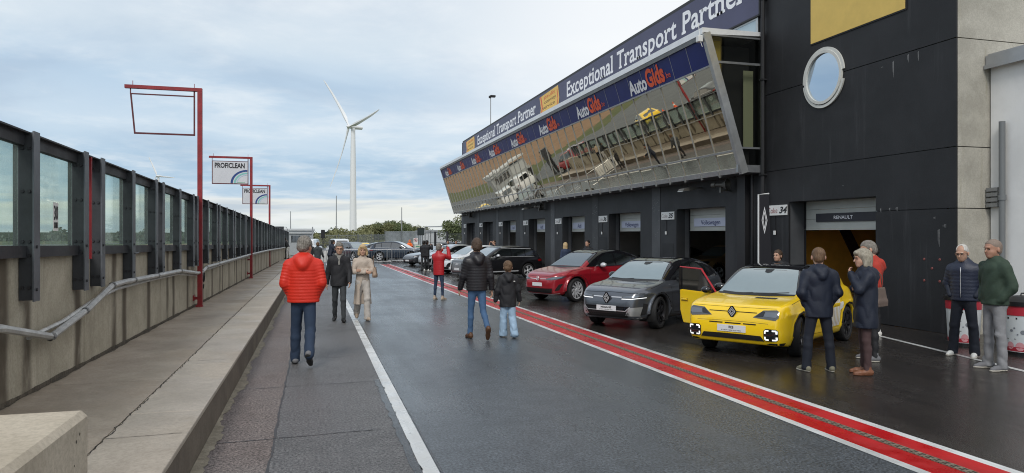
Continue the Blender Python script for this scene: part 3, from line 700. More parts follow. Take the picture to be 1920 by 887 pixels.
# bay number plates
M_crd = mat('coke_red', (.30, .05, .05), .5); M_cgr = mat('faded_letter', (.36, .30, .30), .6)
for i in range(8):
    y1 = (16.76, 22.87, 28.74, 34.52, 40.3, 46.1, 51.86, 57.6)[i]; y1 = y1 if i == 0 else 22.87+5.78*(i-1)
    lab = ['white bay plate numbered 34 right of the tall narrow flag', 'white bay plate numbered 35 left of the garage holding a gold car', 'white bay plate numbered 36 above the red car', 'white bay plate numbered 37 above the blonde woman',
           'white bay plate numbered 38', 'white bay plate numbered 39', 'white bay plate numbered 40', 'white bay plate numbered 41 on the last pier by the fence'][i]
    s = empty('bay_sign', (XW-.03, y1-.45, 2.57), 0, lab, 'sign', 'white number plates above the garage piers')
    wd_ = .92 if i else .85
    MB().box(XW-.04, XW-.016, y1-wd_, y1, 2.45, 2.72).map(sh).build('plate', M_wplas, s)
    fx = XW-.044
    text(str(34+i), lambda q, r: sh(fx, y1-.53-q, 2.505+r), .34, .17, .035, .3).map(lambda x, y, z: (x, y, z)).build('number', M_black, s)
    text('Coke', lambda q, r: sh(fx, y1-.04-q, 2.51+r), .42, .155, -.005).build('word', M_crd if i == 0 else M_cgr, s)
    s = empty('call_box', (XW-.03, y1-.3, 2), 0, 'little white call box on the pier under bay plate %d' % (34+i), 'call box', 'little white call boxes on the garage piers')
    m = MB().box(XW-.05, XW-.016, y1-.36, y1-.29, 1.93, 2.04, .006); m.map(sh).build('box', M_wplas, s)
    m = MB().box(XW-.016, XW-.003, y1-.335, y1-.32, 2.04, 2.45); m.map(sh).build('cable', M_black, s)
# name boards hung in the doorways
M_vblue = mat('dark_blue_letter', (.02, .03, .14), .5); M_vban = mat('pale_banner', (.55, .58, .70), .5)
bx = XW+.46-.03
def board(d0, d1, txt, bmat, tmat, ly0, lw, lh, lab, bold=.015, z0=2.20, z1=2.44):
    t = empty('name_board', (bx, (d0+d1)/2, z0), 0, lab, 'sign', 'name boards hung across the garage shutters')
    MB().box(bx-.01, bx+.01, d0, d1, z0, z1).map(sh).build('board', bmat, t)
    text(txt, lambda q, r: sh(bx-.014, ly0-q, (z0+z1)/2-lh/2+r), lw, lh, bold).build('lettering', tmat, t)
board(12.93, 15.37, 'RENAULT', mat('black_board', (.022, .022, .03), .5), M_ltr, 14.72, .64, .085, 'black name board with white capitals across the shutter of the tower garage', z0=2.26, z1=2.47)
board(18.87, 21.41, 'Volkswagen', M_vban, M_vblue, 20.96, 1.16, .15, 'pale blue name board above the gold car, in the bay numbered 35', z1=2.47)
board(24.65, 27.27, 'Volkswagen', M_vban, M_vblue, 26.92, 1.25, .17, 'pale blue name board in the bay numbered 36, behind the red car', z1=2.47)
board(30.43, 33.1, 'Audi', M_vban, M_vblue, 32.4, .5, .20, 'pale blue name board with a short word in the bay numbered 37', z1=2.5)
board(36.21, 38.9, 'Audi', M_vban, M_vblue, 38.3, .5, .20, 'pale blue name board with a short word in the bay numbered 38', z1=2.5)
board(42.0, 44.7, 'Audi', M_vban, M_vblue, 44.2, .5, .20, 'pale blue name board with a short word in the bay numbered 39', z1=2.5)
# horn loudspeakers and flood lights under the gallery
M_horn = mat('horn', (.11, .105, .095), .5, .2, var=.2)
for i, y in enumerate((18.5, 36.2, 54.)):
    t = empty('horn_speaker', (XW-.35, y, 3.45), 0, ['grey horn loudspeaker at the near end under the gallery', 'grey horn loudspeaker midway under the gallery', 'grey horn loudspeaker at the far end under the gallery'][i], 'loudspeaker', 'horn loudspeakers under the gallery')
    M = Matrix.Translation((XW-.30, y, 3.40)) @ Matrix.Rotation(R(30), 4, 'Z') @ Matrix.Rotation(R(90), 4, 'X')
    MB().lathe([(.02, -.28), (.05, -.26), (.05, -.1), (.07, 0), (.13, .12), (.175, .16), (.18, .15), (.135, .11), (.07, .0), (.03, -.05)], M, 20).map(sh).build('horn', M_horn, t, True)
    MB().lathe([(.0, -.36), (.075, -.36), (.08, -.30), (.08, -.24), (.03, -.22)], M, 14).map(sh).build('driver', M_horn, t, True)
    MB().box(XW-.3, XW-.002, y+.1, y+.14, 3.22, 3.27).box(XW-.32, XW-.26, y+.08, y+.18, 3.18, 3.34).map(sh).build('bracket', M_horn, t)
    t = empty('flood_light', (XW-.35, y+1.7, 3.45), 0, ['flat flood light beside the near loudspeaker', 'flat flood light beside the middle loudspeaker', 'flat flood light beside the far loudspeaker'][i], 'flood light', 'flood lights under the gallery')
    m = MB(); m.prism([(XW-.75, 3.30), (XW-.70, 3.38), (XW-.35, 3.46), (XW-.25, 3.42), (XW-.3, 3.34)], 'y', y+1.55, y+1.9); m.map(sh).build('housing', M_horn, t)
    m = MB(); m.prism([(XW-.76, 3.285), (XW-.76, 3.30), (XW-.50, 3.33), (XW-.5, 3.32)], 'y', y+1.57, y+1.88); m.map(sh).build('lens', mat('lens', (.6, .62, .62), .2), t)
    m = MB().box(XW-.26, XW-.002, y+1.7, y+1.76, 3.40, 3.44); m.map(sh).build('arm', M_horn, t)
# narrow flag in a white frame with a diamond badge
t = empty('narrow_flag', (11.4, 16.35, 0), 0, 'tall narrow black flag in a white tube frame with a diamond badge', 'flag')
m = MB().tube([(11.15, 16.1, .05), (11.15, 16.1, 3.02), (11.46, 16.1, 3.05)], .022, 8); m.lathe([(.0, .05), (.2, .04), (.22, 0)], Matrix.Translation((11.15, 16.1, 0)), 16); m.build('frame', mat('white_tube', (.7, .7, .7), .4), t)
m = MB(); pts = [(11.18, .45), (11.60, .5), (11.52, 1.6), (11.45, 3.02), (11.18, 2.98)]
m.prism(pts, 'y', 16.085, 16.10); m.build('cloth', mat('flag_cloth', (.02, .02, .026), .7), t)
m = MB()
def lozenge(mb, cx, cz, w, h, y, k=.72, th=.2):
    for s in (1, -1):
        o = [(cx, cz+h), (cx+s*w, cz), (cx, cz-h)]; i_ = [(cx, cz+h*k), (cx+s*w*k, cz), (cx, cz-h*k)]
        mb.add([(a, y, b) for a, b in o+i_], [(0, 1, 4, 3), (1, 2, 5, 4)])
    return mb
lozenge(m, 11.32, 2.35, .085, .36, 16.08, .78); lozenge(m, 11.32, 2.35, .05, .24, 16.079, .72); m.build('badge', M_ltr, t)
# ================================================================== white building at the edge
wb = empty('white_building', (12.72, 8, 0), 0, 'white rendered building with metal roof edge beside the concrete flank of the tower', 'building')
M_rend = wallpaint('render_white', (.72, .72, .71), (.82, .82, .81), .12, (.4, .38, .3))
MB().box(12.72, 12.85, 1.0, 10.84, .38, 5.2).build('wall', M_rend, wb)
MB().box(12.70, 12.85, 1.0, 10.84, .0, .378).build('plinth', mat('plinth', (.06, .062, .066), .6, var=.2), wb)
m = MB(); m.box(12.60, 20, 1.0, 10.85, 5.2, 5.42); m.box(12.56, 12.598, 1.0, 10.855, 5.16, 5.235); m.box(12.66, 20, 1, 10.85, 5.42, 5.46); m.build('roof_edge', mat('roof_metal', (.36, .37, .38), .4, .5, var=.1), wb)
m = MB().tube([(12.62, 10.52, 0), (12.62, 10.52, 4.1)], .055, 12); m.lathe([(.07, 0), (.07, .1)], Matrix.Translation((12.62, 10.52, 2.6)), 12); m.build('waste_pipe', mat('pipe_grey', (.16, .17, .175), .5), wb, True)
m = MB(); [m.box(12.60, 12.70, 10.60, 10.84, 2.48+.1*i, 2.55+.1*i) for i in range(4)]; m.build('pipe_clamp', M_alud, wb)
# ================================================================== rounded solids from distance fields
def smin(a, b, k):
    if k <= 0: return np.minimum(a, b)
    h = np.clip(.5+.5*(b-a)/k, 0, 1); return b*(1-h)+a*h-k*h*(1-h)
def smax(a, b, k): return -smin(-a, -b, k)
class Vol:
    def __init__(s, lo, hi, h):
        s.lo = np.array(lo, float); s.h = h; s.n = np.ceil((np.array(hi)-s.lo)/h).astype(int)+1
        s.ax = [s.lo[i]+h*np.arange(s.n[i]) for i in range(3)]
        s.F = np.full(s.n, 1.0, np.float32)
    def win(s, lo, hi):
        sl = []; g = []
        for i in range(3):
            a = max(0, int((lo[i]-s.lo[i])/s.h)-1); b = min(s.n[i], int((hi[i]-s.lo[i])/s.h)+3)
            if b <= a: return None, None
            sl.append(slice(a, b)); g.append(s.ax[i][a:b])
        return tuple(sl), (g[0][:, None, None], g[1][None, :, None], g[2][None, None, :])
    def put(s, lo, hi, fn, k=.02, sub=False):
        sl, g = s.win(lo, hi)
        if sl is None: return s
        d = fn(*g).astype(np.float32) if True else 0
        s.F[sl] = smax(s.F[sl], -d, k) if sub else smin(s.F[sl], d, k); return s
    def cone(s, p0, p1, r0, r1, k=.02, quilt=None, flat=None, sub=False, quv=None):
        """rounded cone; flat=(axis vector, factor) squeezes it along an axis"""
        p0 = np.array(p0, float); p1 = np.array(p1, float); m = max(r0, r1)*1.6+k+.03
        d = p1-p0; L2 = max(1e-9, d@d); Ln = math.sqrt(L2)
        def fn(x, y, z):
            X, Y, Z = x-p0[0], y-p0[1], z-p0[2]
            t = np.clip((X*d[0]+Y*d[1]+Z*d[2])/L2, 0, 1)
            qx, qy, qz = X-t*d[0], Y-t*d[1], Z-t*d[2]
            if flat is not None:
                a, f = flat; a = np.array(a, float); a /= np.linalg.norm(a); w = qx*a[0]+qy*a[1]+qz*a[2]; g = (1/f-1)*w
                qx, qy, qz = qx+a[0]*g, qy+a[1]*g, qz+a[2]*g
            r = r0+(r1-r0)*t
            if quilt: r = r+quilt[0]*(np.abs(np.sin(math.pi*t*Ln/quilt[1]))**.6-.7)
            return np.sqrt(qx*qx+qy*qy+qz*qz)-r
        return s.put(np.minimum(p0, p1)-m, np.maximum(p0, p1)+m, fn, k, sub)
    def ell(s, c, r, k=.02, rot=None, sub=False):
        c = np.array(c, float); r = np.array(r, float); m = r.max()+k+.03
        Rm = np.array(rot) if rot is not None else np.eye(3)
        def fn(x, y, z):
            X, Y, Z = x-c[0], y-c[1], z-c[2]
            u = [Rm[0, i]*X+Rm[1, i]*Y+Rm[2, i]*Z for i in range(3)]
            k0 = np.sqrt(sum((u[i]/r[i])**2 for i in range(3))); k1 = np.sqrt(sum((u[i]/r[i]**2)**2 for i in range(3)))+1e-9
            return k0*(k0-1)/k1
        return s.put(c-m, c+m, fn, k, sub)
    def clip(s, fn, k=.008):
        """keep the part where fn(x,y,z) < 0"""
        s.F = smax(s.F, fn(s.ax[0][:, None, None], s.ax[1][None, :, None], s.ax[2][None, None, :]).astype(np.float32), k); return s
    def sample(s, P):
        q = (P-s.lo)/s.h; i = np.clip(np.floor(q).astype(int), 0, s.n-2); f = q-i; out = 0; 
        for dx in (0, 1):
            for dy in (0, 1):
                for dz in (0, 1):
                    w_ = (f[:, 0] if dx else 1-f[:, 0])*(f[:, 1] if dy else 1-f[:, 1])*(f[:, 2] if dz else 1-f[:, 2])
                    out = out+w_*s.F[i[:, 0]+dx, i[:, 1]+dy, i[:, 2]+dz]
        return out
    def mesh(s, proj=2):
        F = s.F; neg = F < 0; n = s.n
        # guard the border
        F[0], F[-1] = np.maximum(F[0], .001), np.maximum(F[-1], .001); F[:, 0] = np.maximum(F[:, 0], .001); F[:, -1] = np.maximum(F[:, -1], .001)
        F[:, :, 0] = np.maximum(F[:, :, 0], .001); F[:, :, -1] = np.maximum(F[:, :, -1], .001); neg = F < 0
        acc = np.zeros((*(n-1), 3), np.float32); cnt = np.zeros(n-1, np.float32)
        I = np.indices(n).astype(np.float32) if False else None
        edges = []
        for a in range(3):
            sl0 = [slice(None)]*3; sl1 = [slice(None)]*3; sl0[a] = slice(0, -1); sl1[a] = slice(1, None)
            A_, B_ = F[tuple(sl0)], F[tuple(sl1)]; cr = (A_ < 0) != (B_ < 0)
            idx = np.argwhere(cr); va, vb = A_[cr], B_[cr]; t = va/(va-vb)
            pos = idx.astype(np.float32); pos[:, a] += t
            edges.append((a, idx, va < 0))
            o = [i for i in range(3) if i != a]
            for d0 in (0, -1):
                for d1 in (0, -1):
                    c = idx.copy(); c[:, o[0]] += d0; c[:, o[1]] += d1
                    ok = ((c >= 0) & (c < n-1)).all(1); cc = c[ok]
                    np.add.at(acc, tuple(cc.T), pos[ok]); np.add.at(cnt, tuple(cc.T), 1)
        act = cnt > 0; vid = np.full(n-1, -1, int); vid[act] = np.arange(act.sum())
        V = acc[act]/cnt[act][:, None]; P = s.lo+V*s.h
        Q = []
        for a, idx, inside in edges:
            o = [i for i in range(3) if i != a]; ok = (idx[:, o[0]] > 0) & (idx[:, o[1]] > 0); idx = idx[ok]; ins = inside[ok]
            cs = []
            for d0, d1 in ((0, 0), (-1, 0), (-1, -1), (0, -1)):
                c = idx.copy(); c[:, o[0]] += d0; c[:, o[1]] += d1; cs.append(vid[tuple(c.T)])
            q = np.stack(cs, 1); flip = ins if a != 1 else ~ins
            q[~flip] = q[~flip][:, ::-1]; Q.append(q)
        Q = np.concatenate(Q) if Q else np.zeros((0, 4), int); Q = Q[(Q >= 0).all(1)]
        e = s.h*.5
        for _ in range(proj):
            g = np.stack([(s.sample(P+np.eye(3)[i]*e)-s.sample(P-np.eye(3)[i]*e))/(2*e) for i in range(3)], 1)
            gg = (g*g).sum(1); st = s.sample(P)/np.maximum(gg, .2); P = P-np.clip(st, -s.h*.6, s.h*.6)[:, None]*g
        return P, Q
def vol_object(vol, name, m, parent=None, relax=1, proj=2, smooth=True):
    P, Q = vol.mesh(proj)
    for _ in range(relax):
        acc = np.zeros_like(P); c = np.zeros(len(P))
        for i in range(4): np.add.at(acc, Q[:, i], P[Q[:, (i+1) % 4]]+P[Q[:, (i-1) % 4]]); np.add.at(c, Q[:, i], 2)
        P = P*.5+.5*acc/np.maximum(c, 1)[:, None]
    me = bpy.data.meshes.new(name); me.vertices.add(len(P)); me.vertices.foreach_set('co', P.astype(np.float32).ravel())
    me.loops.add(len(Q)*4); me.loops.foreach_set('vertex_index', Q.astype(np.int32).ravel()); me.polygons.add(len(Q))
    me.polygons.foreach_set('loop_start', (np.arange(len(Q))*4).astype(np.int32)); me.polygons.foreach_set('use_smooth', np.ones(len(Q), bool))
    me.update(calc_edges=True)
    if m: me.materials.append(m)
    ob = bpy.data.objects.new(name, me); COL.objects.link(ob); ob.parent = parent; return ob
def poly_sdf(pts, X, Z):
    """signed distance to a closed 2-D polygon"""
    pts = np.array(pts, float); n = len(pts); d = np.full(np.broadcast(X, Z).shape, 1e9); ins = np.zeros(d.shape, bool)
    for i in range(n):
        a, b = pts[i], pts[(i+1) % n]; e = b-a; wx, wz = X-a[0], Z-a[1]
        t = np.clip((wx*e[0]+wz*e[1])/max(1e-12, e@e), 0, 1); d = np.minimum(d, (wx-t*e[0])**2+(wz-t*e[1])**2)
        c = ((a[1] <= Z) & (b[1] > Z)) | ((b[1] <= Z) & (a[1] > Z))
        xi = a[0]+(Z-a[1])*(e[0]/(e[1] if abs(e[1]) > 1e-12 else 1e-12)); ins ^= c & (X < xi)
    d = np.sqrt(d); return np.where(ins, -d, d)
def spline(pts, per=6):
    """smooth open curve through the points"""
    P = [np.array(p, float) for p in pts]; P = [2*P[0]-P[1]]+P+[2*P[-1]-P[-2]]; out = []
    for i in range(1, len(P)-2):
        for j in range(per):
            t = j/per; a, b, c, d = P[i-1:i+3]
            out.append(.5*((2*b)+(-a+c)*t+(2*a-5*b+4*c-d)*t*t+(-a+3*b-3*c+d)*t**3))
    out.append(P[-2]); return [tuple(p) for p in out]
# ================================================================== cars
M_tyre = mat('tyre', (.014, .014, .015), .75, bump=.2, bscale=40)
M_rimS = mat('rim_silver', (.62, .63, .65), .3, .25, coat=.5); M_rimD = mat('rim_dark', (.035, .035, .04), .35, .6)
M_disc = mat('brake', (.10, .10, .11), .5, .7); M_arch = mat('arch_liner', (.008, .008, .008), .9)
M_trim = mat('black_trim', (.014, .014, .015), .45, bump=.1); M_gloss = mat('gloss_black', (.008, .008, .010), .08, coat=.6)
M_chrome = mat('chrome', (.72, .73, .75), .2, .45, coat=.5); M_plate = mat('plate_white', (.72, .73, .74), .35)
M_lampglass = mat('lamp_glass', (.05, .055, .06), .05, 0, coat=1., spec=.9); M_lampchrome = mat('lamp_inner', (.16, .18, .21), .2, .5, coat=1.)
M_drl = mat('lamp_white', (.85, .88, .9), .3, emis=(1, 1, 1), estr=.7); M_tail = mat('tail_red', (.25, .006, .008), .15, coat=1.)
def tinted(name, c, m_=.42, tint=(.30, .36, .38)):
    m = bpy.data.materials.new(name); m.use_nodes = True; nt = m.node_tree; N = nt.nodes; L = nt.links; p = N['Principled BSDF']
    p.inputs['Base Color'].default_value = (*c, 1); p.inputs['Roughness'].default_value = .04; p.inputs['Specular IOR Level'].default_value = 1.; p.inputs['IOR'].default_value = 1.9
    return m
M_win = tinted('side_glass', (.010, .013, .014)); M_scr = tinted('windscreen_glass', (.075, .095, .10)); M_scr2 = mat('windscreen_sky_pale', (.20, .255, .265), .05, 0, var=.07, vscale=1.5, coat=1., spec=1.)  # pale windscreen: sky reflection and light interior put into its base colour
def carpaint(name, c, metal=0., rough=.28): return mat(name, c, rough, metal, coat=1.)
P_yel = carpaint('paint_yellow', (.96, .64, .006)); P_grey = carpaint('paint_slate', (.105, .115, .135), .6, .3); P_red = carpaint('paint_crimson', (.33, .008, .018), .25)
P_blk = carpaint('paint_black', (.010, .010, .012)); P_wht = carpaint('paint_white_car', (.74, .76, .78)); P_sil = carpaint('paint_silver', (.50, .52, .54), .5); P_nav = carpaint('paint_navy', (.022, .034, .055), .3)
P_gold = carpaint('paint_gold', (.60, .38, .16), .4); P_dgr = carpaint('paint_graphite', (.045, .048, .055), .5)

class Car:
    def __init__(s, sp):
        s.sp = sp; L, W = sp['L'], sp['W']; h = sp.get('h', .03)
        s.root = empty(sp['name'], sp['loc'], R(sp['yaw']), sp['label'], sp.get('cat', 'car'), sp.get('group'))
        k = sp.get('scale', 1.); s.root.scale = (k, k, k)
        low, green = sp['low'], sp['green']
        v = Vol((-.12, -W/2-.10, .10), (L+.12, W/2+.10, sp['H']+.10), h); x, y, z = [a for a in (v.ax[0][:, None, None], v.ax[1][None, :, None], v.ax[2][None, None, :])]
        X2, Z2 = v.ax[0][:, None], v.ax[2][None, :]
        dl = poly_sdf(low, X2, Z2)[:, None, :]; dg = poly_sdf(green, X2, Z2)[:, None, :]
        # plan form and section of the lower body
        xf, xr = sp.get('nose', .75), sp.get('tail', .55)
        tf = np.clip((xf-x)/xf, 0, 1.3); tr = np.clip((x-(L-xr))/xr, 0, 1.3)
        plan = W/2-sp.get('nin', .26)*tf**2.3-sp.get('tin', .16)*tr**2.4
        zb = sp.get('belt', .95)
        sec = -.05*np.clip((.42-z)/.22, 0, 1)**1.5-.10*np.clip((z-.66)/(zb-.6), 0, 1.2)**2
        crease = sp.get('crease', .018)*np.exp(-((z-(sp.get('cz', .80)+.03*(x/L)))/.035)**2)*(tf < .6)-.015*np.exp(-((z-.40)/.06)**2)*((x > sp['wf']+.45) & (x < sp['wr']-.45))
        Wl = plan+sec+crease
        A_ = smax(dl, np.abs(y)-Wl, sp.get('kl', .11))
        gt = np.clip((z-zb+.05)/(sp['H']-zb+.05), 0, 1.1)
        Wg = (W/2-.075)-sp.get('tumble', .20)*gt**1.25-.10*np.clip((x-sp.get('gx', L*.62))/(L*.4), 0, 1)**1.6-.12*np.clip((sp.get('sx', L*.42)-x)/(L*.25), 0, 1)**1.5
        B_ = smax(dg, np.abs(y)-Wg, .10)
        Fv = smin(A_, B_, .035)
        ra = sp['ra']; rw = sp['rw']
        for xw in (sp['wf'], sp['wr']):
            rad = np.sqrt((x-xw)**2+(z-rw)**2)
            fl = smax(rad-(ra+.045), np.abs(y)-(W/2+.002), .03); Fv = smin(Fv, smax(fl, -(z-.33), .05), .06)
        for xw in (sp['wf'], sp['wr']):
            rad = np.sqrt((x-xw)**2+(z-rw)**2); cut = np.maximum(rad-ra, (W/2-.34)-np.abs(y)); Fv = smax(Fv, -cut, .012)
        v.F = Fv.astype(np.float32)
        P, Q = v.mesh(2); P[:, 0] = L/2-P[:, 0]
        s.L = L
        me = bpy.data.meshes.new('body')
        for _ in range(2):
            acc = np.zeros_like(P); c = np.zeros(len(P))
            for i in range(4): np.add.at(acc, Q[:, i], P[Q[:, (i+1) % 4]]+P[Q[:, (i-1) % 4]]); np.add.at(c, Q[:, i], 2)
            P = P*.5+.5*acc/np.maximum(c, 1)[:, None]
        me.from_pydata([tuple(p) for p in P], [], [tuple(q[::-1]) for q in Q]); me.polygons.foreach_set('use_smooth', np.ones(len(Q), bool)); me.materials.append(sp['paint'])
        s.body = bpy.data.objects.new('body', me); COL.objects.link(s.body); s.body.parent = s.root
        if sp.get('dark'):
            me.materials.append(M_gloss); cx_ = P[Q].mean(1); X_ = L/2-cx_[:, 0]; g_ = sp['green']
            tp = np.interp(X_, [q[0] for q in g_], [q[1] for q in g_])
            dk = sp['dark'](X_, np.abs(cx_[:, 1]), cx_[:, 2], tp)
            me.polygons.foreach_set('material_index', dk.astype(np.int32))
        s.bvh = BVHTree.FromPolygons([tuple(p) for p in P], [tuple(q) for q in Q])
        lin = MB()
        for xw in (sp['wf'], sp['wr']):
            for sd in (1, -1):
                M = Matrix.Translation((L/2-xw, 0, rw)) @ Matrix.Rotation(R(90), 4, 'X')
                lin = MB(); lin.lathe([(.0, -sd*(W/2-.335)), (ra-.006, -sd*(W/2-.335)), (ra-.004, -sd*(W/2-.33)), (ra-.004, -sd*(W/2-.035))], M, 40)
                lin.v = [(x, y, max(z, .17)) for x, y, z in lin.v]; lin.local('arch_liner', M_arch, s.root, weld=True)
        for xw, st in ((sp['wf'], sp.get('steer', 0)), (sp['wr'], 0)):
            for sd in (1, -1): s.wheel(L/2-xw, sd*(W/2-.115), rw, sd, st)
    def wheel(s, x, y, r, sd, steer=0):
        sp = s.sp; M = Matrix.Translation((x, y, r)) @ Matrix.Rotation(R(steer), 4, 'Z') @ Matrix.Rotation(R(-90*sd), 4, 'X')  # +z local = outward
        ri = r*.74; w = .105
        t = MB().lathe([(ri-.01, -w), (r*.93, -w), (r, -w*.75), (r, w*.72), (r*.985, w*.86), (r*.93, w), (ri+.012, w*.98), (ri, w*.86), (ri-.01, w*.5)], M, 40).local('wheel', M_tyre, s.root, True)
        MB().lathe([(0, -.02), (ri*.72, -.02), (ri*.72, -.06), (ri-.005, -.06), (ri-.002, w*.8)], M, 32).local('brake_disc', M_disc, t, True)
        n = sp.get('spokes', 5); st = sp.get('rim', 'split'); hh = w*.80
        m = MB(); m.lathe([(ri-.03, w*.3), (ri-.022, hh), (ri+.002, hh+.006), (ri+.004, w*.5)], M, 40)
        m.lathe([(0, hh-.002), (.045, hh-.004), (.062, hh-.02), (.065, .02)], M, 20)
        for i in range(n):
            a0 = 2*math.pi*i/n
            for tw in ((-1, 1) if st == 'split' else (0,)):
                da = tw*.16*(6/n); wd = (.020 if st == 'split' else sp.get('sw', .035)); sk = sp.get('skew', .0)
                pts = []
                for q, ww in ((.05, wd*.9), (ri*.55, wd*1.0), (ri-.018, wd*sp.get('flare', 1.5))):
                    an = a0+da*(q/ri)+sk*(q/ri); d = np.array((math.cos(an), math.sin(an))); nn = np.array((-d[1], d[0]))
                    zz = hh-.004-.018*(1-q/ri)*0+(-.014 if q < .1 else 0)
                    pts.append((d*q-nn*ww, d*q+nn*ww, zz))
                for (a, b, za), (c, d, zb) in zip(pts, pts[1:]):
                    V = [(a[0], a[1], za), (b[0], b[1], za), (d[0], d[1], zb), (c[0], c[1], zb)]; V += [(p[0], p[1], p[2]-.03) for p in V]
                    m.add([tuple(M @ Vector(p)) for p in V], [(0, 1, 2, 3), (0, 4, 5, 1), (1, 5, 6, 2), (2, 6, 7, 3), (3, 7, 4, 0)])
        rm = m.local('rim', sp.get('rimmat', M_rimS), t, True)
        if sp.get('rim2'):   # dark infill between bright blades
            MB().lathe([(.05, hh-.022), (ri-.02, hh-.02)], M, 32).local('rim_infill', M_rimD, t, True)
    def ray(s, o, d):
        h, n, i, _ = s.bvh.ray_cast(Vector(o), Vector(d))
        return h, n
    def patch(s, name, poly, view, off, m, parent=None, step=.05, side=1, thick=0., smooth=True):
        """outline in body coordinates laid on the body surface. view: side (x from nose, z), front (y, z), rear (y, z), top (x, y)"""
        L = s.L
        def to(a, b):
            if view == 'side': return (L/2-a, side*3., b), (0, -side, 0)
            if view == 'front': return (L/2+2., a, b), (-1, 0, 0)
            if view == 'rear': return (-L/2-2., a, b), (1, 0, 0)
            return (L/2-a, b, 3.), (0, 0, -1)
        bm = bmesh.new(); vs = [bm.verts.new((p[0], p[1], 0)) for p in poly]; bm.faces.new(vs)
        bmesh.ops.triangulate(bm, faces=bm.faces[:]) if False else None
        xs = [p[0] for p in poly]; zs = [p[1] for p in poly]
        for ax_, (lo, hi) in enumerate(((min(xs), max(xs)), (min(zs), max(zs)))):
            n = int((hi-lo)/step)
            for i in range(1, n+1):
                c = lo+i*(hi-lo)/(n+1); co = [0, 0, 0]; co[ax_] = c; no = [0, 0, 0]; no[ax_] = 1
                bmesh.ops.bisect_plane(bm, geom=bm.verts[:]+bm.edges[:]+bm.faces[:], plane_co=co, plane_no=no)
        cen = None
        for v in bm.verts:
            o, d = to(v.co.x, v.co.y); h, n_ = s.ray(o, d)
            if h is None:
                q, n_, _, _ = s.bvh.find_nearest(Vector(o)+Vector(d)*(3-.8 if view == 'side' else 2.1)); h = q
            if n_.dot(Vector(d)) > 0: n_ = -n_
            v.co = h+n_*off*.5-Vector(d)*off*.5
        bmesh.ops.recalc_face_normals(bm, faces=bm.faces[:])
        fs = [f.normal for f in bm.faces]; dd = Vector(to(0, 0)[1])
        if sum(f.dot(dd) for f in fs) > 0: bmesh.ops.reverse_faces(bm, faces=bm.faces[:])
        if thick:
            r = bmesh.ops.extrude_face_region(bm, geom=bm.faces[:]); vv = [g for g in r['geom'] if isinstance(g, bmesh.types.BMVert)]
            for v in vv: v.co -= dd*thick
        me = bpy.data.meshes.new(name); bm.to_mesh(me); bm.free(); me.materials.append(m)
        if smooth: me.polygons.foreach_set('use_smooth', [True]*len(me.polygons)); me.set_sharp_from_angle(angle=R(45))
        ob = bpy.data.objects.new(name, me); COL.objects.link(ob); ob.parent = parent or s.root; return ob
    def both(s, name, poly, view, off, m, **k):
        o = []
        if view == 'side': o = [s.patch(name, poly, view, off, m, side=q, **k) for q in (1, -1)]
        else: o = [s.patch(name, [(a, b*1) if view == 'top' else (a, b) for a, b in poly], view, off, m, **k), s.patch(name, ([(a, -b) for a, b in poly] if view == 'top' else [(-a, b) for a, b in poly])[::-1], view, off, m, **k)]
        return o
    def lines(s, name, lns, view, w=.008, m=None, off=.003, parent=None, side=None):
        """thin strips laid on the body: shut lines and trims"""
        for sd in ((1, -1) if (view == 'side' and side is None) else (side or 1,)):
            me = MB(); L = s.L
            for ln in lns:
                pts = []
                for (a, b), (c, d) in zip(ln, ln[1:]):
                    n = max(1, int(math.hypot(c-a, d-b)/.05)); pts += [(a+(c-a)*i/n, b+(d-b)*i/n) for i in range(n)]
                pts.append(ln[-1]); P = []
                for i, p in enumerate(pts):
                    q0, q1 = pts[max(0, i-1)], pts[min(len(pts)-1, i+1)]; t = np.array((q1[0]-q0[0], q1[1]-q0[1])); t = t/np.linalg.norm(t); nn = np.array((-t[1], t[0]))*w/2
                    row = []
                    for sg in (-1, 1):
                        a, b = p[0]+nn[0]*sg, p[1]+nn[1]*sg
                        if view == 'side': o, d = (L/2-a, sd*3., b), (0, -sd, 0)
                        elif view == 'front': o, d = (L/2+2., a, b), (-1, 0, 0)
                        elif view == 'rear': o, d = (-L/2-2., a, b), (1, 0, 0)
                        else: o, d = (L/2-a, b, 3.), (0, 0, -1)
                        h, n_ = s.ray(o, d)
                        row.append(None if h is None else h-Vector(d)*off)
                    P.append(row)
                for r0, r1 in zip(P, P[1:]):
                    if None not in r0 and None not in r1: me.quad(r0[0], r0[1], r1[1], r1[0])
            if me.f: me.local(name, m or M_arch, parent or s.root, 'all')
    def mirrors(s, x, z, m=None, y=None):
        for sd in (1, -1):
            h, _ = s.ray((s.L/2-x, sd*3, z-.06), (0, -sd, 0)); yb = abs(h.y) if h else s.sp['W']/2-.1
            mb = MB(); xx = s.L/2-x
            bm = bmesh.new(); bmesh.ops.create_uvsphere(bm, u_segments=14, v_segments=8, radius=1)
            for v in bm.verts: c = v.co; v.co = (xx+.02+c.x*.085*(1-.15*c.z), sd*(yb+.15)+c.y*.115, z+c.z*.072+(.01 if c.z > 0 else 0))
            mb.bm(bm); ob = mb.local('mirror', m or s.sp.get('mirror', M_gloss), s.root, 'all')
            MB().box(xx-.02, xx+.05, sd*(yb-.02), sd*(yb+.08), z-.07, z-.035, .008).local('stalk', M_trim, ob)
            MB().ell((xx-.055, sd*(yb+.15), z+.0), (.012, .095, .055), 12).local('glass', M_win, ob)
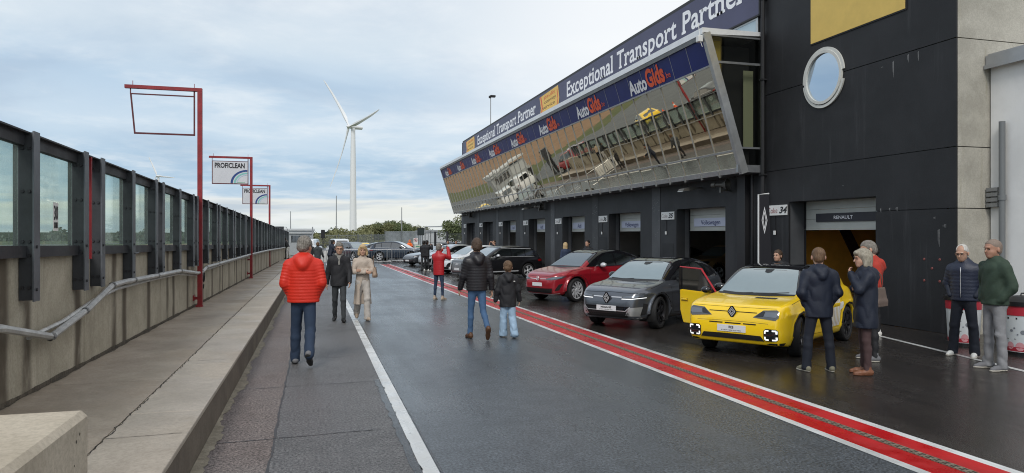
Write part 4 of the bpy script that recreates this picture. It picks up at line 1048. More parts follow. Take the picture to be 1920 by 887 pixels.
def plate(car, z, wd=.50, hh=.105, txt=None, view='front', y=0., m=None):
    L = car.L; h, n_ = car.ray((L/2+2, y, z), (-1, 0, 0)); x = h.x+.014
    t = MB().box(x-.01, x, y-wd/2, y+wd/2, z-hh/2, z+hh/2, .003).local('number_plate', M_plate, car.root)
    if txt:
        # seen from ahead: the reader's right is +y ... mirrored to read properly
        fn = lambda z0: (lambda q, r: (x+.003, y-txt[0][1]/2+q, z0+r))
        text(txt[0][0], fn(z+.0), txt[0][1], hh*.36, .03).local('word', M_black, t)
        if len(txt) > 1: text(txt[1][0], lambda q, r: (x+.003, y-txt[1][1]/2+q, z-hh*.34+r), txt[1][1], hh*.15, .01).local('small_word', M_black, t)
    else:
        text('1-EVS-204' if False else 'E', lambda q, r: (x+.003, y-wd*.3+q, z-hh*.2+r), wd*.0+.0001, .0001) if False else None
    return t
def loz_badge(car, y, z, w, h, m=M_chrome, back=True, k=.62):
    x = max(car.ray((car.L/2+2, y, zz), (-1, 0, 0))[0].x for zz in (z-h, z, z+h))+.008
    if back: MB().add([(x, y-w*1.35, z), (x, y-w*.35, z-h*1.15), (x, y+w*.35, z-h*1.15), (x, y+w*1.35, z), (x, y+w*.35, z+h*1.15), (x, y-w*.35, z+h*1.15)], [(0, 1, 2, 3, 4, 5)]).local('badge_base', M_gloss, car.root)
    mb = MB()
    for w_, h_, kk in ((w, h, .74), (w*.55, h*.58, .55)):
        o = [(x+.006, y-w_, z), (x+.006, y, z-h_), (x+.006, y+w_, z), (x+.006, y, z+h_)]; i_ = [(x+.006, y-w_*kk, z), (x+.006, y, z-h_*kk), (x+.006, y+w_*kk, z), (x+.006, y, z+h_*kk)]
        mb.add(o+i_, [(j, (j+1) % 4, 4+(j+1) % 4, 4+j) for j in range(4)])
    mb.local('badge', m, car.root)
def ring_badge(car, cx, z, r, m=M_chrome, n=1, gap=1.3, vw=False):
    mb = MB()
    for i in range(n):
        y = cx+(i-(n-1)/2)*r*gap; x = max(car.ray((car.L/2+2, y, zz), (-1, 0, 0))[0].x for zz in (z-r, z, z+r))+.008
        mb.tube([(x, y+r*math.cos(t), z+r*math.sin(t)) for t in np.linspace(0, 2*math.pi, 17)], .007, 5, False)
    if vw:
        for a, b in (((-.55, .8), (-.0, .1)), ((0, .1), (.55, .8)), ((-.95, .2), (-.4, -.85)), ((-.4, -.85), (0, -.1)), ((0, -.1), (.4, -.85)), ((.4, -.85), (.95, .2))):
            mb.tube([(x, cx+a[0]*r, z+a[1]*r), (x, cx+b[0]*r, z+b[1]*r)], .006, 5)
    mb.local('badge', m, car.root)

# ---------------------------------------------------------------- outlines (x from the nose, z)
def shape(kind):
    if kind == 'hatch':      # small boxy hatchback
        L, H, W = 3.92, 1.50, 1.774
        low = spline([(.06, .24), (.0, .36), (-.005, .52), (.02, .68), (.07, .80), (.16, .875), (.45, .935), (.85, .985), (1.15, 1.02)], 4)+spline([(1.6, 1.0), (3.0, 1.03), (3.6, 1.06), (3.80, 1.02), (3.88, .86), (3.92, .6), (3.90, .35), (3.80, .24)], 4)+[(3.5, .20), (.4, .20)]
        green = spline([(.80, .93), (1.0, 1.01), (1.30, 1.20), (1.62, 1.385), (1.85, 1.46), (2.3, 1.498), (2.8, 1.487), (3.3, 1.43), (3.50, 1.37), (3.62, 1.25), (3.74, 1.02), (3.78, .9)], 5)
        return dict(L=L, H=H, W=W, low=low, green=green, wf=.80, wr=3.34, rw=.335, ra=.385, belt=.98, nin=.13, nose=.5, tin=.10, tail=.4, kl=.06, tumble=.19, cz=.74)
    if kind == 'cross':      # raised hatch with flowing nose
        L, H, W = 4.20, 1.505, 1.77
        low = spline([(.10, .22), (.02, .33), (.0, .48), (.03, .64), (.09, .76), (.18, .83), (.45, .91), (.9, .98), (1.2, 1.02)], 4)+spline([(1.7, 1.0), (3.1, 1.06), (3.8, 1.10), (4.05, 1.04), (4.15, .86), (4.2, .6), (4.17, .36), (4.06, .24)], 4)+[(3.7, .20), (.5, .20)]
        green = spline([(.85, .94), (1.10, 1.03), (1.45, 1.23), (1.8, 1.40), (2.1, 1.475), (2.5, 1.503), (3.0, 1.475), (3.5, 1.37), (3.85, 1.22), (4.02, 1.05), (4.02, .95)], 5)
        return dict(L=L, H=H, W=W, low=low, green=green, wf=.80, wr=3.48, rw=.35, ra=.395, belt=1.0, nin=.30, nose=.8, tin=.20, tail=.6, kl=.11, tumble=.22, cz=.78)
    if kind == 'coupesuv':
        L, H, W = 4.60, 1.61, 1.85
        low = spline([(.12, .22), (.03, .34), (.0, .50), (.02, .66), (.08, .80), (.18, .875), (.45, .95), (.9, 1.03), (1.3, 1.08)], 4)+spline([(1.8, 1.05), (3.2, 1.08), (4.0, 1.16), (4.42, 1.14), (4.5, 1.0), (4.58, .7), (4.57, .42), (4.46, .27)], 4)+[(4.0, .21), (.5, .21)]
        green = spline([(.9, 1.0), (1.15, 1.08), (1.5, 1.28), (1.9, 1.48), (2.2, 1.575), (2.6, 1.61), (3.1, 1.58), (3.7, 1.44), (4.2, 1.25), (4.45, 1.12), (4.42, 1.0)], 5)
        return dict(L=L, H=H, W=W, low=low, green=green, wf=.86, wr=3.63, rw=.37, ra=.42, belt=1.06, nin=.34, nose=.9, tin=.2, tail=.6, kl=.13, tumble=.24, cz=.86)
    if kind == 'suv':
        L, H, W = 4.59, 1.63, 1.865
        low = spline([(.08, .23), (.01, .36), (.0, .55), (.015, .75), (.06, .88), (.16, .95), (.45, 1.0), (.9, 1.06), (1.25, 1.09)], 4)+spline([(1.7, 1.05), (3.2, 1.08), (4.1, 1.12), (4.45, 1.06), (4.54, .9), (4.59, .65), (4.56, .4), (4.46, .26)], 4)+[(4.0, .21), (.5, .21)]
        green = spline([(.95, 1.02), (1.2, 1.09), (1.55, 1.3), (1.95, 1.5), (2.25, 1.60), (2.7, 1.632), (3.3, 1.61), (3.9, 1.54), (4.15, 1.45), (4.4, 1.15), (4.42, 1.0)], 5)
        return dict(L=L, H=H, W=W, low=low, green=green, wf=.86, wr=3.62, rw=.37, ra=.42, belt=1.07, nin=.28, nose=.8, tin=.15, tail=.5, kl=.10, tumble=.20, cz=.88)
    if kind == 'low':        # low sports saloon
        L, H, W = 4.9, 1.38, 1.96
        low = spline([(.15, .18), (.03, .30), (.0, .42), (.04, .56), (.15, .68), (.4, .78), (.9, .87), (1.5, .93)], 4)+spline([(2.0, .90), (3.5, .93), (4.3, .98), (4.75, .98), (4.86, .82), (4.9, .55), (4.85, .32), (4.7, .22)], 4)+[(4.2, .17), (.6, .17)]
        green = spline([(1.15, .85), (1.5, .94), (1.95, 1.15), (2.3, 1.30), (2.6, 1.37), (3.0, 1.38), (3.5, 1.32), (4.1, 1.12), (4.6, .98), (4.6, .88)], 5)
        return dict(L=L, H=H, W=W, low=low, green=green, wf=.95, wr=3.85, rw=.35, ra=.39, belt=.90, nin=.34, nose=1.0, tin=.2, tail=.7, kl=.14, tumble=.28, cz=.78)
    if kind == 'van':
        L, H, W = 4.9, 1.95, 1.92
        low = spline([(.06, .25), (.0, .4), (.0, .7), (.06, .92), (.2, 1.0), (.7, 1.12), (1.0, 1.18)], 4)+spline([(1.5, 1.16), (3.5, 1.18), (4.7, 1.2), (4.85, 1.1), (4.9, .6), (4.86, .3)], 4)+[(4.2, .22), (.5, .22)]
        green = spline([(.75, 1.1), (.95, 1.2), (1.3, 1.5), (1.65, 1.78), (1.95, 1.9), (2.4, 1.95), (3.5, 1.95), (4.6, 1.9), (4.78, 1.75), (4.84, 1.2), (4.8, 1.0)], 5)
        return dict(L=L, H=H, W=W, low=low, green=green, wf=.9, wr=3.95, rw=.35, ra=.40, belt=1.16, nin=.22, nose=.6, tin=.06, tail=.3, kl=.09, tumble=.12, cz=.95)

def inset_green(sp, z0, front=.0):
    """the upper outline between belt and roof, for fitting glass"""
    return sp['green']
def glasshouse(car, wins, pil, screen, rear=None, roof=None, scrmat=None, roofmat=None, belt=None):
    """pil: black outline round all side glass; wins: each pane; screen: (y, z) outline"""
    if pil: car.both('pillar_trim', pil, 'side', .004, M_gloss)
    for w_ in wins: car.both('side_window', w_, 'side', .009, M_win)
    car.patch('windscreen', screen, 'front', .010, scrmat or M_scr)
    if rear: car.patch('rear_window', rear, 'rear', .010, M_win)
    if roof: car.patch('roof', roof, 'top', .006, roofmat or M_gloss, step=.07)
def cowl(car, x0=None): pass
# ================================================================== the cars of the row
def rrect(y0, y1, z0, z1, c=.02):
    return [(y0+c, z0), (y1-c, z0), (y1, z0+c), (y1, z1-c), (y1-c, z1), (y0+c, z1), (y0, z1-c), (y0, z0+c)]
def mir(p): return p+[(-a, b) for a, b in p[::-1]]
# ---- yellow hatchback
def make_yellow():
    sp = shape('hatch'); sp.update(name='parked_car', loc=(7.86, 10.83, 0), yaw=213., dark=lambda X, Y, Z, T: ((Z > 1.02) & (X > 1.0) & (X < 3.05+.1*(Z-1.1)) & (Z > T-.55)) | ((Z > 1.36) & (X < 3.45)), scale=.935, h=.022, paint=P_yel, steer=14, spokes=8, rim='single', sw=.022, rimmat=M_rimD, flare=2.2,
        label='bright yellow small electric hatchback with its far front door wide open', cat='car', group='cars on show before the garages')
    c = Car(sp)
    glasshouse(c, [[(1.52, 1.015), (1.72, 1.02), (1.98, 1.385), (1.90, 1.375), (1.78, 1.30)], [(1.78, 1.03), (2.50, 1.05), (2.52, 1.405), (2.02, 1.39)], [(2.57, 1.05), (3.10, 1.10), (3.02, 1.32), (2.90, 1.385), (2.59, 1.405)]],
               [(1.15, 1.01), (1.8, .985), (2.6, 1.02), (3.2, 1.08), (3.13, 1.26), (3.0, 1.42), (2.4, 1.45), (1.9, 1.42), (1.55, 1.26)],
               mir([(-.70, 1.02), (-.66, 1.12), (-.57, 1.34), (-.52, 1.415), (-.30, 1.43)])[::1], [(-.52, 1.06), (.52, 1.06), (.45, 1.33), (-.45, 1.33)],
               [(1.60, -.53), (1.60, .53), (2.2, .58), (3.45, .52), (3.55, .3), (3.55, -.3), (3.45, -.52), (2.2, -.58)], scrmat=M_scr2)
    # windscreen black border and sensor housing
    c.patch('mirror_housing', [(-.08, 1.42), (-.06, 1.37), (0, 1.355), (.06, 1.37), (.08, 1.42)], 'front', .016, M_trim)
    c.lines('wiper', [[(-.62, 1.035), (-.30, 1.012), (-.05, 1.028)], [(-.05, 1.02), (.3, 1.03), (.58, 1.05)]], 'front', .016, M_trim, .022)
    c.patch('cowl', [(-.70, 1.0), (-.3, .985), (.3, .985), (.70, 1.0), (.70, 1.03), (.3, 1.015), (-.3, 1.015), (-.70, 1.03)], 'front', .006, M_trim)
    c.patch('bonnet_vent', [(.62, .13), (.62, .50), (.72, .52), (.72, .15)], 'top', .006, M_trim)
    # lamps and grille
    for sg in (1, -1):
        P = lambda l: [(sg*a, b) for a, b in l][::(1 if sg > 0 else -1)]
        hl = c.patch('headlight', P([(.36, .690), (.735, .660), (.775, .70), (.775, .80), (.735, .825), (.52, .81)]), 'front', .008, M_lampglass, step=.04)
        c.patch('reflector', P([(.54, .715), (.73, .705), (.755, .725), (.745, .79), (.56, .785)]), 'front', .014, M_lampchrome, hl)
        c.patch('lamp_shade', P([(.40, .70), (.53, .712), (.55, .79), (.51, .795)]), 'front', .015, M_gloss, hl)
        dr = c.patch('fog_lamp', P(rrect(.55, .775, .32, .52, .03)), 'front', .008, M_gloss)
        for a0, a1, b0, b1 in ((.58, .635, .482, .505), (.565, .588, .445, .492), (.69, .75, .482, .505), (.742, .765, .445, .492), (.58, .635, .335, .358), (.565, .588, .348, .395), (.69, .75, .335, .358), (.742, .765, .348, .395)):
            c.patch('light_corner', P([(a0, b0), (a1, b0), (a1, b1), (a0, b1)]), 'front', .016, M_drl, dr, step=.05)
        c.patch('lower_corner', P([(.50, .225), (.80, .24), (.83, .29), (.64, .285)]), 'front', .006, M_trim)
    c.patch('lower_intake', mir([(-.56, .31), (-.50, .395), (-.2, .40)])[::1], 'front', .007, M_arch)
    c.lines('grille_line', [[(-.42, .765), (.42, .765)]], 'front', .012, M_arch, .006)
    c.lines('bumper_slit', [[(-.40, .575), (-.16, .575)], [(-.12, .575), (.16, .575)], [(.2, .575), (.42, .575)]], 'front', .018, M_arch, .006)
    c.lines('bumper_fold', [[(-.62, .60), (-.3, .61), (.3, .61), (.62, .60)]], 'front', .005, mat('gap_brown', (.10, .06, .01), .6), .003)
    loz_badge(c, 0, .765, .062, .082, M_chrome)
    plate(c, .485, .50, .115, [('R5', .085), ('E-TECH 100% ELECTRIC', .34)])
    # shut lines
    c.lines('bonnet_gap', [[(-.72, .845), (-.45, .84), (0, .838), (.45, .84), (.72, .845)]], 'front', .005, mat('gap_brown', (.10, .06, .01), .6))
    c.lines('panel_gap', [[(1.28, .93), (1.25, .62), (1.36, .33), (2.40, .30)], [(2.52, 1.03), (2.50, .60), (2.40, .32)], [(2.52, 1.03), (3.02, 1.02), (2.96, .72), (2.84, .55)], [(.45, .90), (1.0, .965), (1.28, .99)]], 'side', .006, mat('gap_brown', (.10, .06, .01), .6))
    c.lines('sill_trim', [[(1.30, .24), (2.85, .24)]], 'side', .09, M_trim, .006)
    for ln in ([[(.40, .28), (.37, .40), (.43, .58), (.60, .72), (.80, .755), (1.0, .72), (1.17, .58), (1.22, .42), (1.22, .28)]], [[(2.94, .28), (2.91, .40), (2.97, .58), (3.14, .72), (3.34, .755), (3.54, .72), (3.71, .58), (3.76, .42)]]):
        c.lines('arch_trim', ln, 'side', .035, M_trim, .006)
    # white dashed graphics over the rear door
    g = MB()
    for i in range(9):
        x0 = 2.06+.085*i
        c.patch('stripe', [(x0, .36+.0*i), (x0+.062, .36), (x0+.062+.05, .90), (x0+.05, .90)], 'side', .004, M_wplas, side=1, step=.12)
    c.patch('stripe', [(2.75, .62), (3.0, .68), (3.02, .80), (2.82, .78)], 'side', .005, M_wplas, side=1)
    c.both('door_handle', [(2.18, .80), (2.36, .805), (2.36, .83), (2.18, .825)], 'side', .02, P_yel, thick=.0)
    c.patch('doorway_shade', [(1.30, .34), (2.38, .34), (2.50, .6), (2.50, 1.0), (1.9, 1.0), (1.32, .96)], 'side', .006, M_arch, side=-1)  # black patch paints the dark cabin behind the open door
    c.both('tail_lamp', [(3.72, .62), (3.86, .62), (3.84, .95), (3.74, .98)], 'side', .006, M_tail)
    c.mirrors(1.62, 1.06)
    # open door, hinged behind the front wheel on the far side
    hx, hy = c.L/2-1.30, -.83; ang = R(66)
    dr = MB(); W_, zb, zm = 1.12, .30, .97
    M = Matrix.Translation((hx, hy, 0)) @ Matrix.Rotation(math.pi+ang, 4, 'Z')   # local +x runs from hinge to latch, outward skin towards +y'
    def dm(mb): mb.v = [tuple(M @ Vector(v)) for v in mb.v]; return mb
    prof = [(0, .34), (.16, .30), (1.02, .30), (1.12, .55), (1.13, .97), (0, .95)]
    m = MB(); m.prism(prof, 'y', -.0, .05)
    bm = bmesh.new(); vs = [bm.verts.new(v) for v in m.v]; [bm.faces.new([vs[i] for i in f]) for f in m.f]; bmesh.ops.bevel(bm, geom=bm.edges[:], offset=.014, segments=2, affect='EDGES'); m = MB().bm(bm)
    ob = dm(m).local('front_door', P_yel, c.root, True)
    m = MB(); m.prism([(.04, .36), (1.0, .36), (1.08, .58), (1.08, .93), (.04, .92)], 'y', -.09, -.001); dm(m).local('door_card', mat('door_card', (.05, .05, .055), .7), ob)
    m = MB(); m.prism([(.16, .975), (.52, 1.375), (1.10, 1.395), (1.08, .975)], 'y', .018, .024); dm(m).local('door_glass', M_win, ob)
    fr_ = MB(); fp = [(.06, .955), (.50, 1.40), (1.15, 1.42), (1.12, .955)]
    for (a, b), (c2, d) in zip(fp[:2], fp[1:]): fr_.tube([(a, .015, b), (c2, .015, d)], .018, 6)
    dm(fr_).local('window_frame', mat('red_seal', (.42, .02, .03), .4), ob, True)
    m = MB(); m.box(1.09, 1.16, -.03, .04, .96, 1.42); dm(m).local('frame_edge', M_gloss, ob)
    m = MB(); m.box(.88, 1.05, .05, .075, .76, .79, .008); dm(m).local('door_handle', P_yel, ob, True)
    m = MB(); m.box(.86, 1.07, .049, .053, .735, .80); dm(m).local('handle_recess', mat('recess_shade_yellow', (.42, .25, .01), .4), ob)  # flat darker yellow piece, the recess shade put into its colour
    m = MB(); m.ell((.18, .15, 1.02), (.10, .11, .07), 14); m.box(.12, .2, .02, .12, .955, .985); dm(m).local('mirror', M_gloss, ob, True)
    m = text('5', lambda q, r: (.62-q*1, .054, .50+r), .2, .28, .0); 
    return c
make_yellow()
# ---- slate crossover
def make_slate():
    sp = shape('cross'); sp.update(name='parked_car', loc=(7.50, 14.72, 0), yaw=213., dark=lambda X, Y, Z, T: (Z > 1.04) & (X > 1.2) & (X < 3.8), scale=.955, h=.024, paint=P_grey, steer=10, spokes=6, rim='single', sw=.03, rimmat=M_rimD, flare=1.8, skew=.5,
        label='slate grey electric crossover with a black roof beside the yellow hatchback', cat='car', group='cars on show before the garages')
    c = Car(sp)
    glasshouse(c, [[(1.75, 1.04), (2.45, 1.06), (2.45, 1.42), (2.15, 1.40)], [(2.50, 1.06), (3.1, 1.10), (3.2, 1.30), (2.9, 1.39), (2.50, 1.42)], [(3.15, 1.11), (3.5, 1.16), (3.42, 1.24), (3.25, 1.29)]],
               [(1.20, 1.02), (2.4, 1.02), (3.3, 1.08), (3.72, 1.17), (3.5, 1.32), (3.0, 1.43), (2.3, 1.455), (1.9, 1.41), (1.6, 1.28)],
               mir([(-.69, 1.04), (-.62, 1.22), (-.54, 1.39), (-.35, 1.415)]), None,
               [(1.78, -.50), (1.78, .50), (2.4, .54), (3.4, .50), (3.7, .35), (3.7, -.35), (3.4, -.50), (2.4, -.54)], scrmat=M_scr2)
    c.patch('mirror_housing', [(-.10, 1.405), (-.07, 1.355), (0, 1.345), (.07, 1.355), (.10, 1.405)], 'front', .016, M_trim)
    c.patch('cowl', [(-.66, 1.01), (0, .99), (.66, 1.01), (.66, 1.045), (0, 1.03), (-.66, 1.045)], 'front', .006, M_trim)
    c.lines('wiper', [[(-.6, 1.055), (-.25, 1.035), (.0, 1.05)]], 'front', .014, M_trim, .02)
    for sg in (1, -1):
        P = lambda l: [(sg*a, b) for a, b in l][::(1 if sg > 0 else -1)]
        h_ = c.patch('headlight', P([(.37, .672), (.60, .678), (.80, .71), (.82, .76), (.74, .775), (.55, .752), (.37, .725)]), 'front', .008, M_lampglass, step=.04)
        c.patch('reflector', P([(.40, .69), (.60, .695), (.77, .725), (.77, .75), (.55, .735), (.40, .712)]), 'front', .013, M_lampchrome, h_)
        c.patch('light_strip', P([(.37, .655), (.60, .66), (.80, .69), (.80, .702), (.60, .674), (.37, .668)]), 'front', .012, M_drl, h_)
        c.patch('side_blade', P([(.46, .31), (.72, .30), (.76, .50), (.56, .48)]), 'front', .008, M_alu)
        c.patch('side_intake', P([(.72, .32), (.80, .35), (.82, .55), (.765, .58), (.755, .45)]), 'front', .009, M_arch)
    c.lines('chrome_bar', [[(-.36, .70), (-.1, .697)], [(.1, .697), (.36, .70)]], 'front', .018, M_chrome, .008)
    c.patch('lower_grille', mir([(-.50, .265), (-.58, .40), (-.3, .405)]), 'front', .007, M_arch)
    c.patch('grille_slot', mir([(-.50, .42), (-.56, .50), (-.2, .505)]), 'front', .007, M_gloss)
    ms = [[(-.50+.06*i, .28), (-.56+.06*i, .395)] for i in range(1, 18)]+[[(-.52, .31), (.52, .31)], [(-.54, .35), (.54, .35)]]
    c.lines('grille_mesh', ms, 'front', .010, M_trim, .012)
    c.lines('lip_trim', [[(-.78, .27), (-.55, .235), (0, .225), (.55, .235), (.78, .27)]], 'front', .028, M_rimS, .006)
    c.lines('bumper_trim', [[(-.58, .50), (-.48, .41), (0, .405), (.48, .41), (.58, .50)]], 'front', .014, M_chrome, .011)
    loz_badge(c, 0, .675, .075, .105, M_chrome)
    plate(c, .455, .50, .115, [('MEGANE', .27), ('E-TECH 100% ELECTRIC', .34)])
    c.lines('bonnet_gap', [[(-.78, .79), (-.4, .79), (-.14, .80), (0, .80), (.14, .80), (.4, .79), (.78, .79)]], 'front', .007)
    c.lines('bonnet_fold', [[(.35, -.36), (1.1, -.44)], [(.35, .36), (1.1, .44)]], 'top', .006, M_gloss, .001)
    c.lines('panel_gap', [[(1.30, .96), (1.28, .6), (1.38, .32), (2.5, .30), (2.52, .6), (2.50, 1.03)], [(2.52, .6), (2.52, .32), (2.98, .34), (3.1, .7), (3.15, 1.05)], [(.5, .88), (1.1, .99)]], 'side', .007)
    c.lines('sill_trim', [[(1.30, .25), (3.0, .25)]], 'side', .11, M_trim, .006)
    for x0 in (.80, 3.48): c.lines('arch_trim', [[(x0+.42*math.cos(t), .35+.42*math.sin(t)) for t in np.linspace(-.15, math.pi+.15, 15)]], 'side', .045, M_trim, .006)
    c.both('tail_lamp', [(3.92, .86), (4.12, .88), (4.1, .94), (3.9, .93)], 'side', .006, M_tail)
    c.mirrors(1.72, 1.08)
make_slate()
# ---- red coupe
def make_red():
    sp = shape('coupesuv'); sp.update(name='parked_car', loc=(8.42, 21.0, 0), yaw=202., dark=lambda X, Y, Z, T: (Z > np.maximum(1.12, T-.13)) & (X > 1.5), scale=.95, h=.028, paint=P_red, steer=8, spokes=10, rim='single', sw=.028, rimmat=M_rimS, rim2=True, skew=.75, flare=1.2,
        label='crimson coupe suv with bright turbine wheels behind the slate crossover', cat='car', group='cars on show before the garages')
    c = Car(sp)
    glasshouse(c, [[(1.70, 1.10), (2.62, 1.12), (2.62, 1.50), (2.3, 1.49), (2.05, 1.38)], [(2.68, 1.12), (3.45, 1.14), (3.50, 1.36), (3.1, 1.46), (2.68, 1.50)], [(3.50, 1.15), (3.95, 1.20), (3.75, 1.29), (3.55, 1.34)]],
               [(1.35, 1.08), (2.5, 1.085), (3.5, 1.11), (4.15, 1.20), (3.8, 1.34), (3.3, 1.48), (2.6, 1.545), (2.2, 1.51), (1.8, 1.36)],
               mir([(-.72, 1.10), (-.65, 1.28), (-.57, 1.47), (-.35, 1.50)]), None,
               [(1.95, -.54), (1.95, .54), (2.6, .57), (3.6, .52), (4.2, .4), (4.2, -.4), (3.6, -.52), (2.6, -.57)])
    c.patch('cowl', [(-.70, 1.07), (0, 1.05), (.70, 1.07), (.70, 1.10), (0, 1.09), (-.70, 1.10)], 'front', .006, M_trim)
    for sg in (1, -1):
        P = lambda l: [(sg*a, b) for a, b in l][::(1 if sg > 0 else -1)]
        h_ = c.patch('headlight', P([(.36, .70), (.62, .69), (.80, .735), (.86, .81), (.70, .80), (.45, .745)]), 'front', .008, M_lampglass, step=.04)
        c.patch('reflector', P([(.45, .715), (.62, .71), (.80, .76), (.80, .79), (.66, .775)]), 'front', .014, M_lampchrome, h_)
        c.patch('air_curtain', P([(.68, .36), (.76, .38), (.82, .58), (.76, .56)]), 'front', .008, M_arch)
    c.lines('grille_line', [[(-.38, .725), (-.1, .715)], [(.1, .715), (.38, .725)]], 'front', .016, M_chrome, .006)
    c.patch('lower_grille', mir([(-.60, .29), (-.64, .44), (-.2, .42)]), 'front', .008, M_arch)
    c.lines('grille_slat', [[(-.58, .32+.035*i), (.58, .32+.035*i)] for i in range(4)], 'front', .008, M_trim, .012)
    c.lines('lip_trim', [[(-.75, .275), (-.5, .245), (0, .24), (.5, .245), (.75, .275)]], 'front', .018, M_chrome, .008)
    ring_badge(c, 0, .73, .065, M_chrome, vw=True)
    plate(c, .545, .46, .11)
    c.lines('bonnet_gap', [[(-.80, .84), (-.4, .80), (0, .80), (.4, .80), (.80, .84)]], 'front', .007)
    c.lines('panel_gap', [[(1.45, 1.04), (1.42, .6), (1.5, .34), (2.64, .33), (2.66, .6), (2.64, 1.08)], [(2.66, .34), (3.1, .36), (3.3, .75), (3.45, 1.12)], [(.5, .93), (1.2, 1.04)]], 'side', .007)
    c.lines('sill_trim', [[(1.35, .27), (3.15, .27)]], 'side', .11, M_trim, .006)
    for x0 in (.86, 3.63): c.lines('arch_trim', [[(x0+.455*math.cos(t), .37+.455*math.sin(t)) for t in np.linspace(-.15, math.pi+.15, 15)]], 'side', .06, M_trim, .006)
    c.both('door_handle', [(2.30, .90), (2.50, .905), (2.50, .935), (2.30, .93)], 'side', .02, P_red)
    c.both('door_handle', [(3.15, .92), (3.35, .925), (3.35, .955), (3.15, .95)], 'side', .02, P_red)
    c.both('tail_lamp', [(4.2, .9), (4.5, .92), (4.45, 1.02), (4.2, .98)], 'side', .006, M_tail)
    c.mirrors(1.95, 1.13, M_rimS)
make_red()
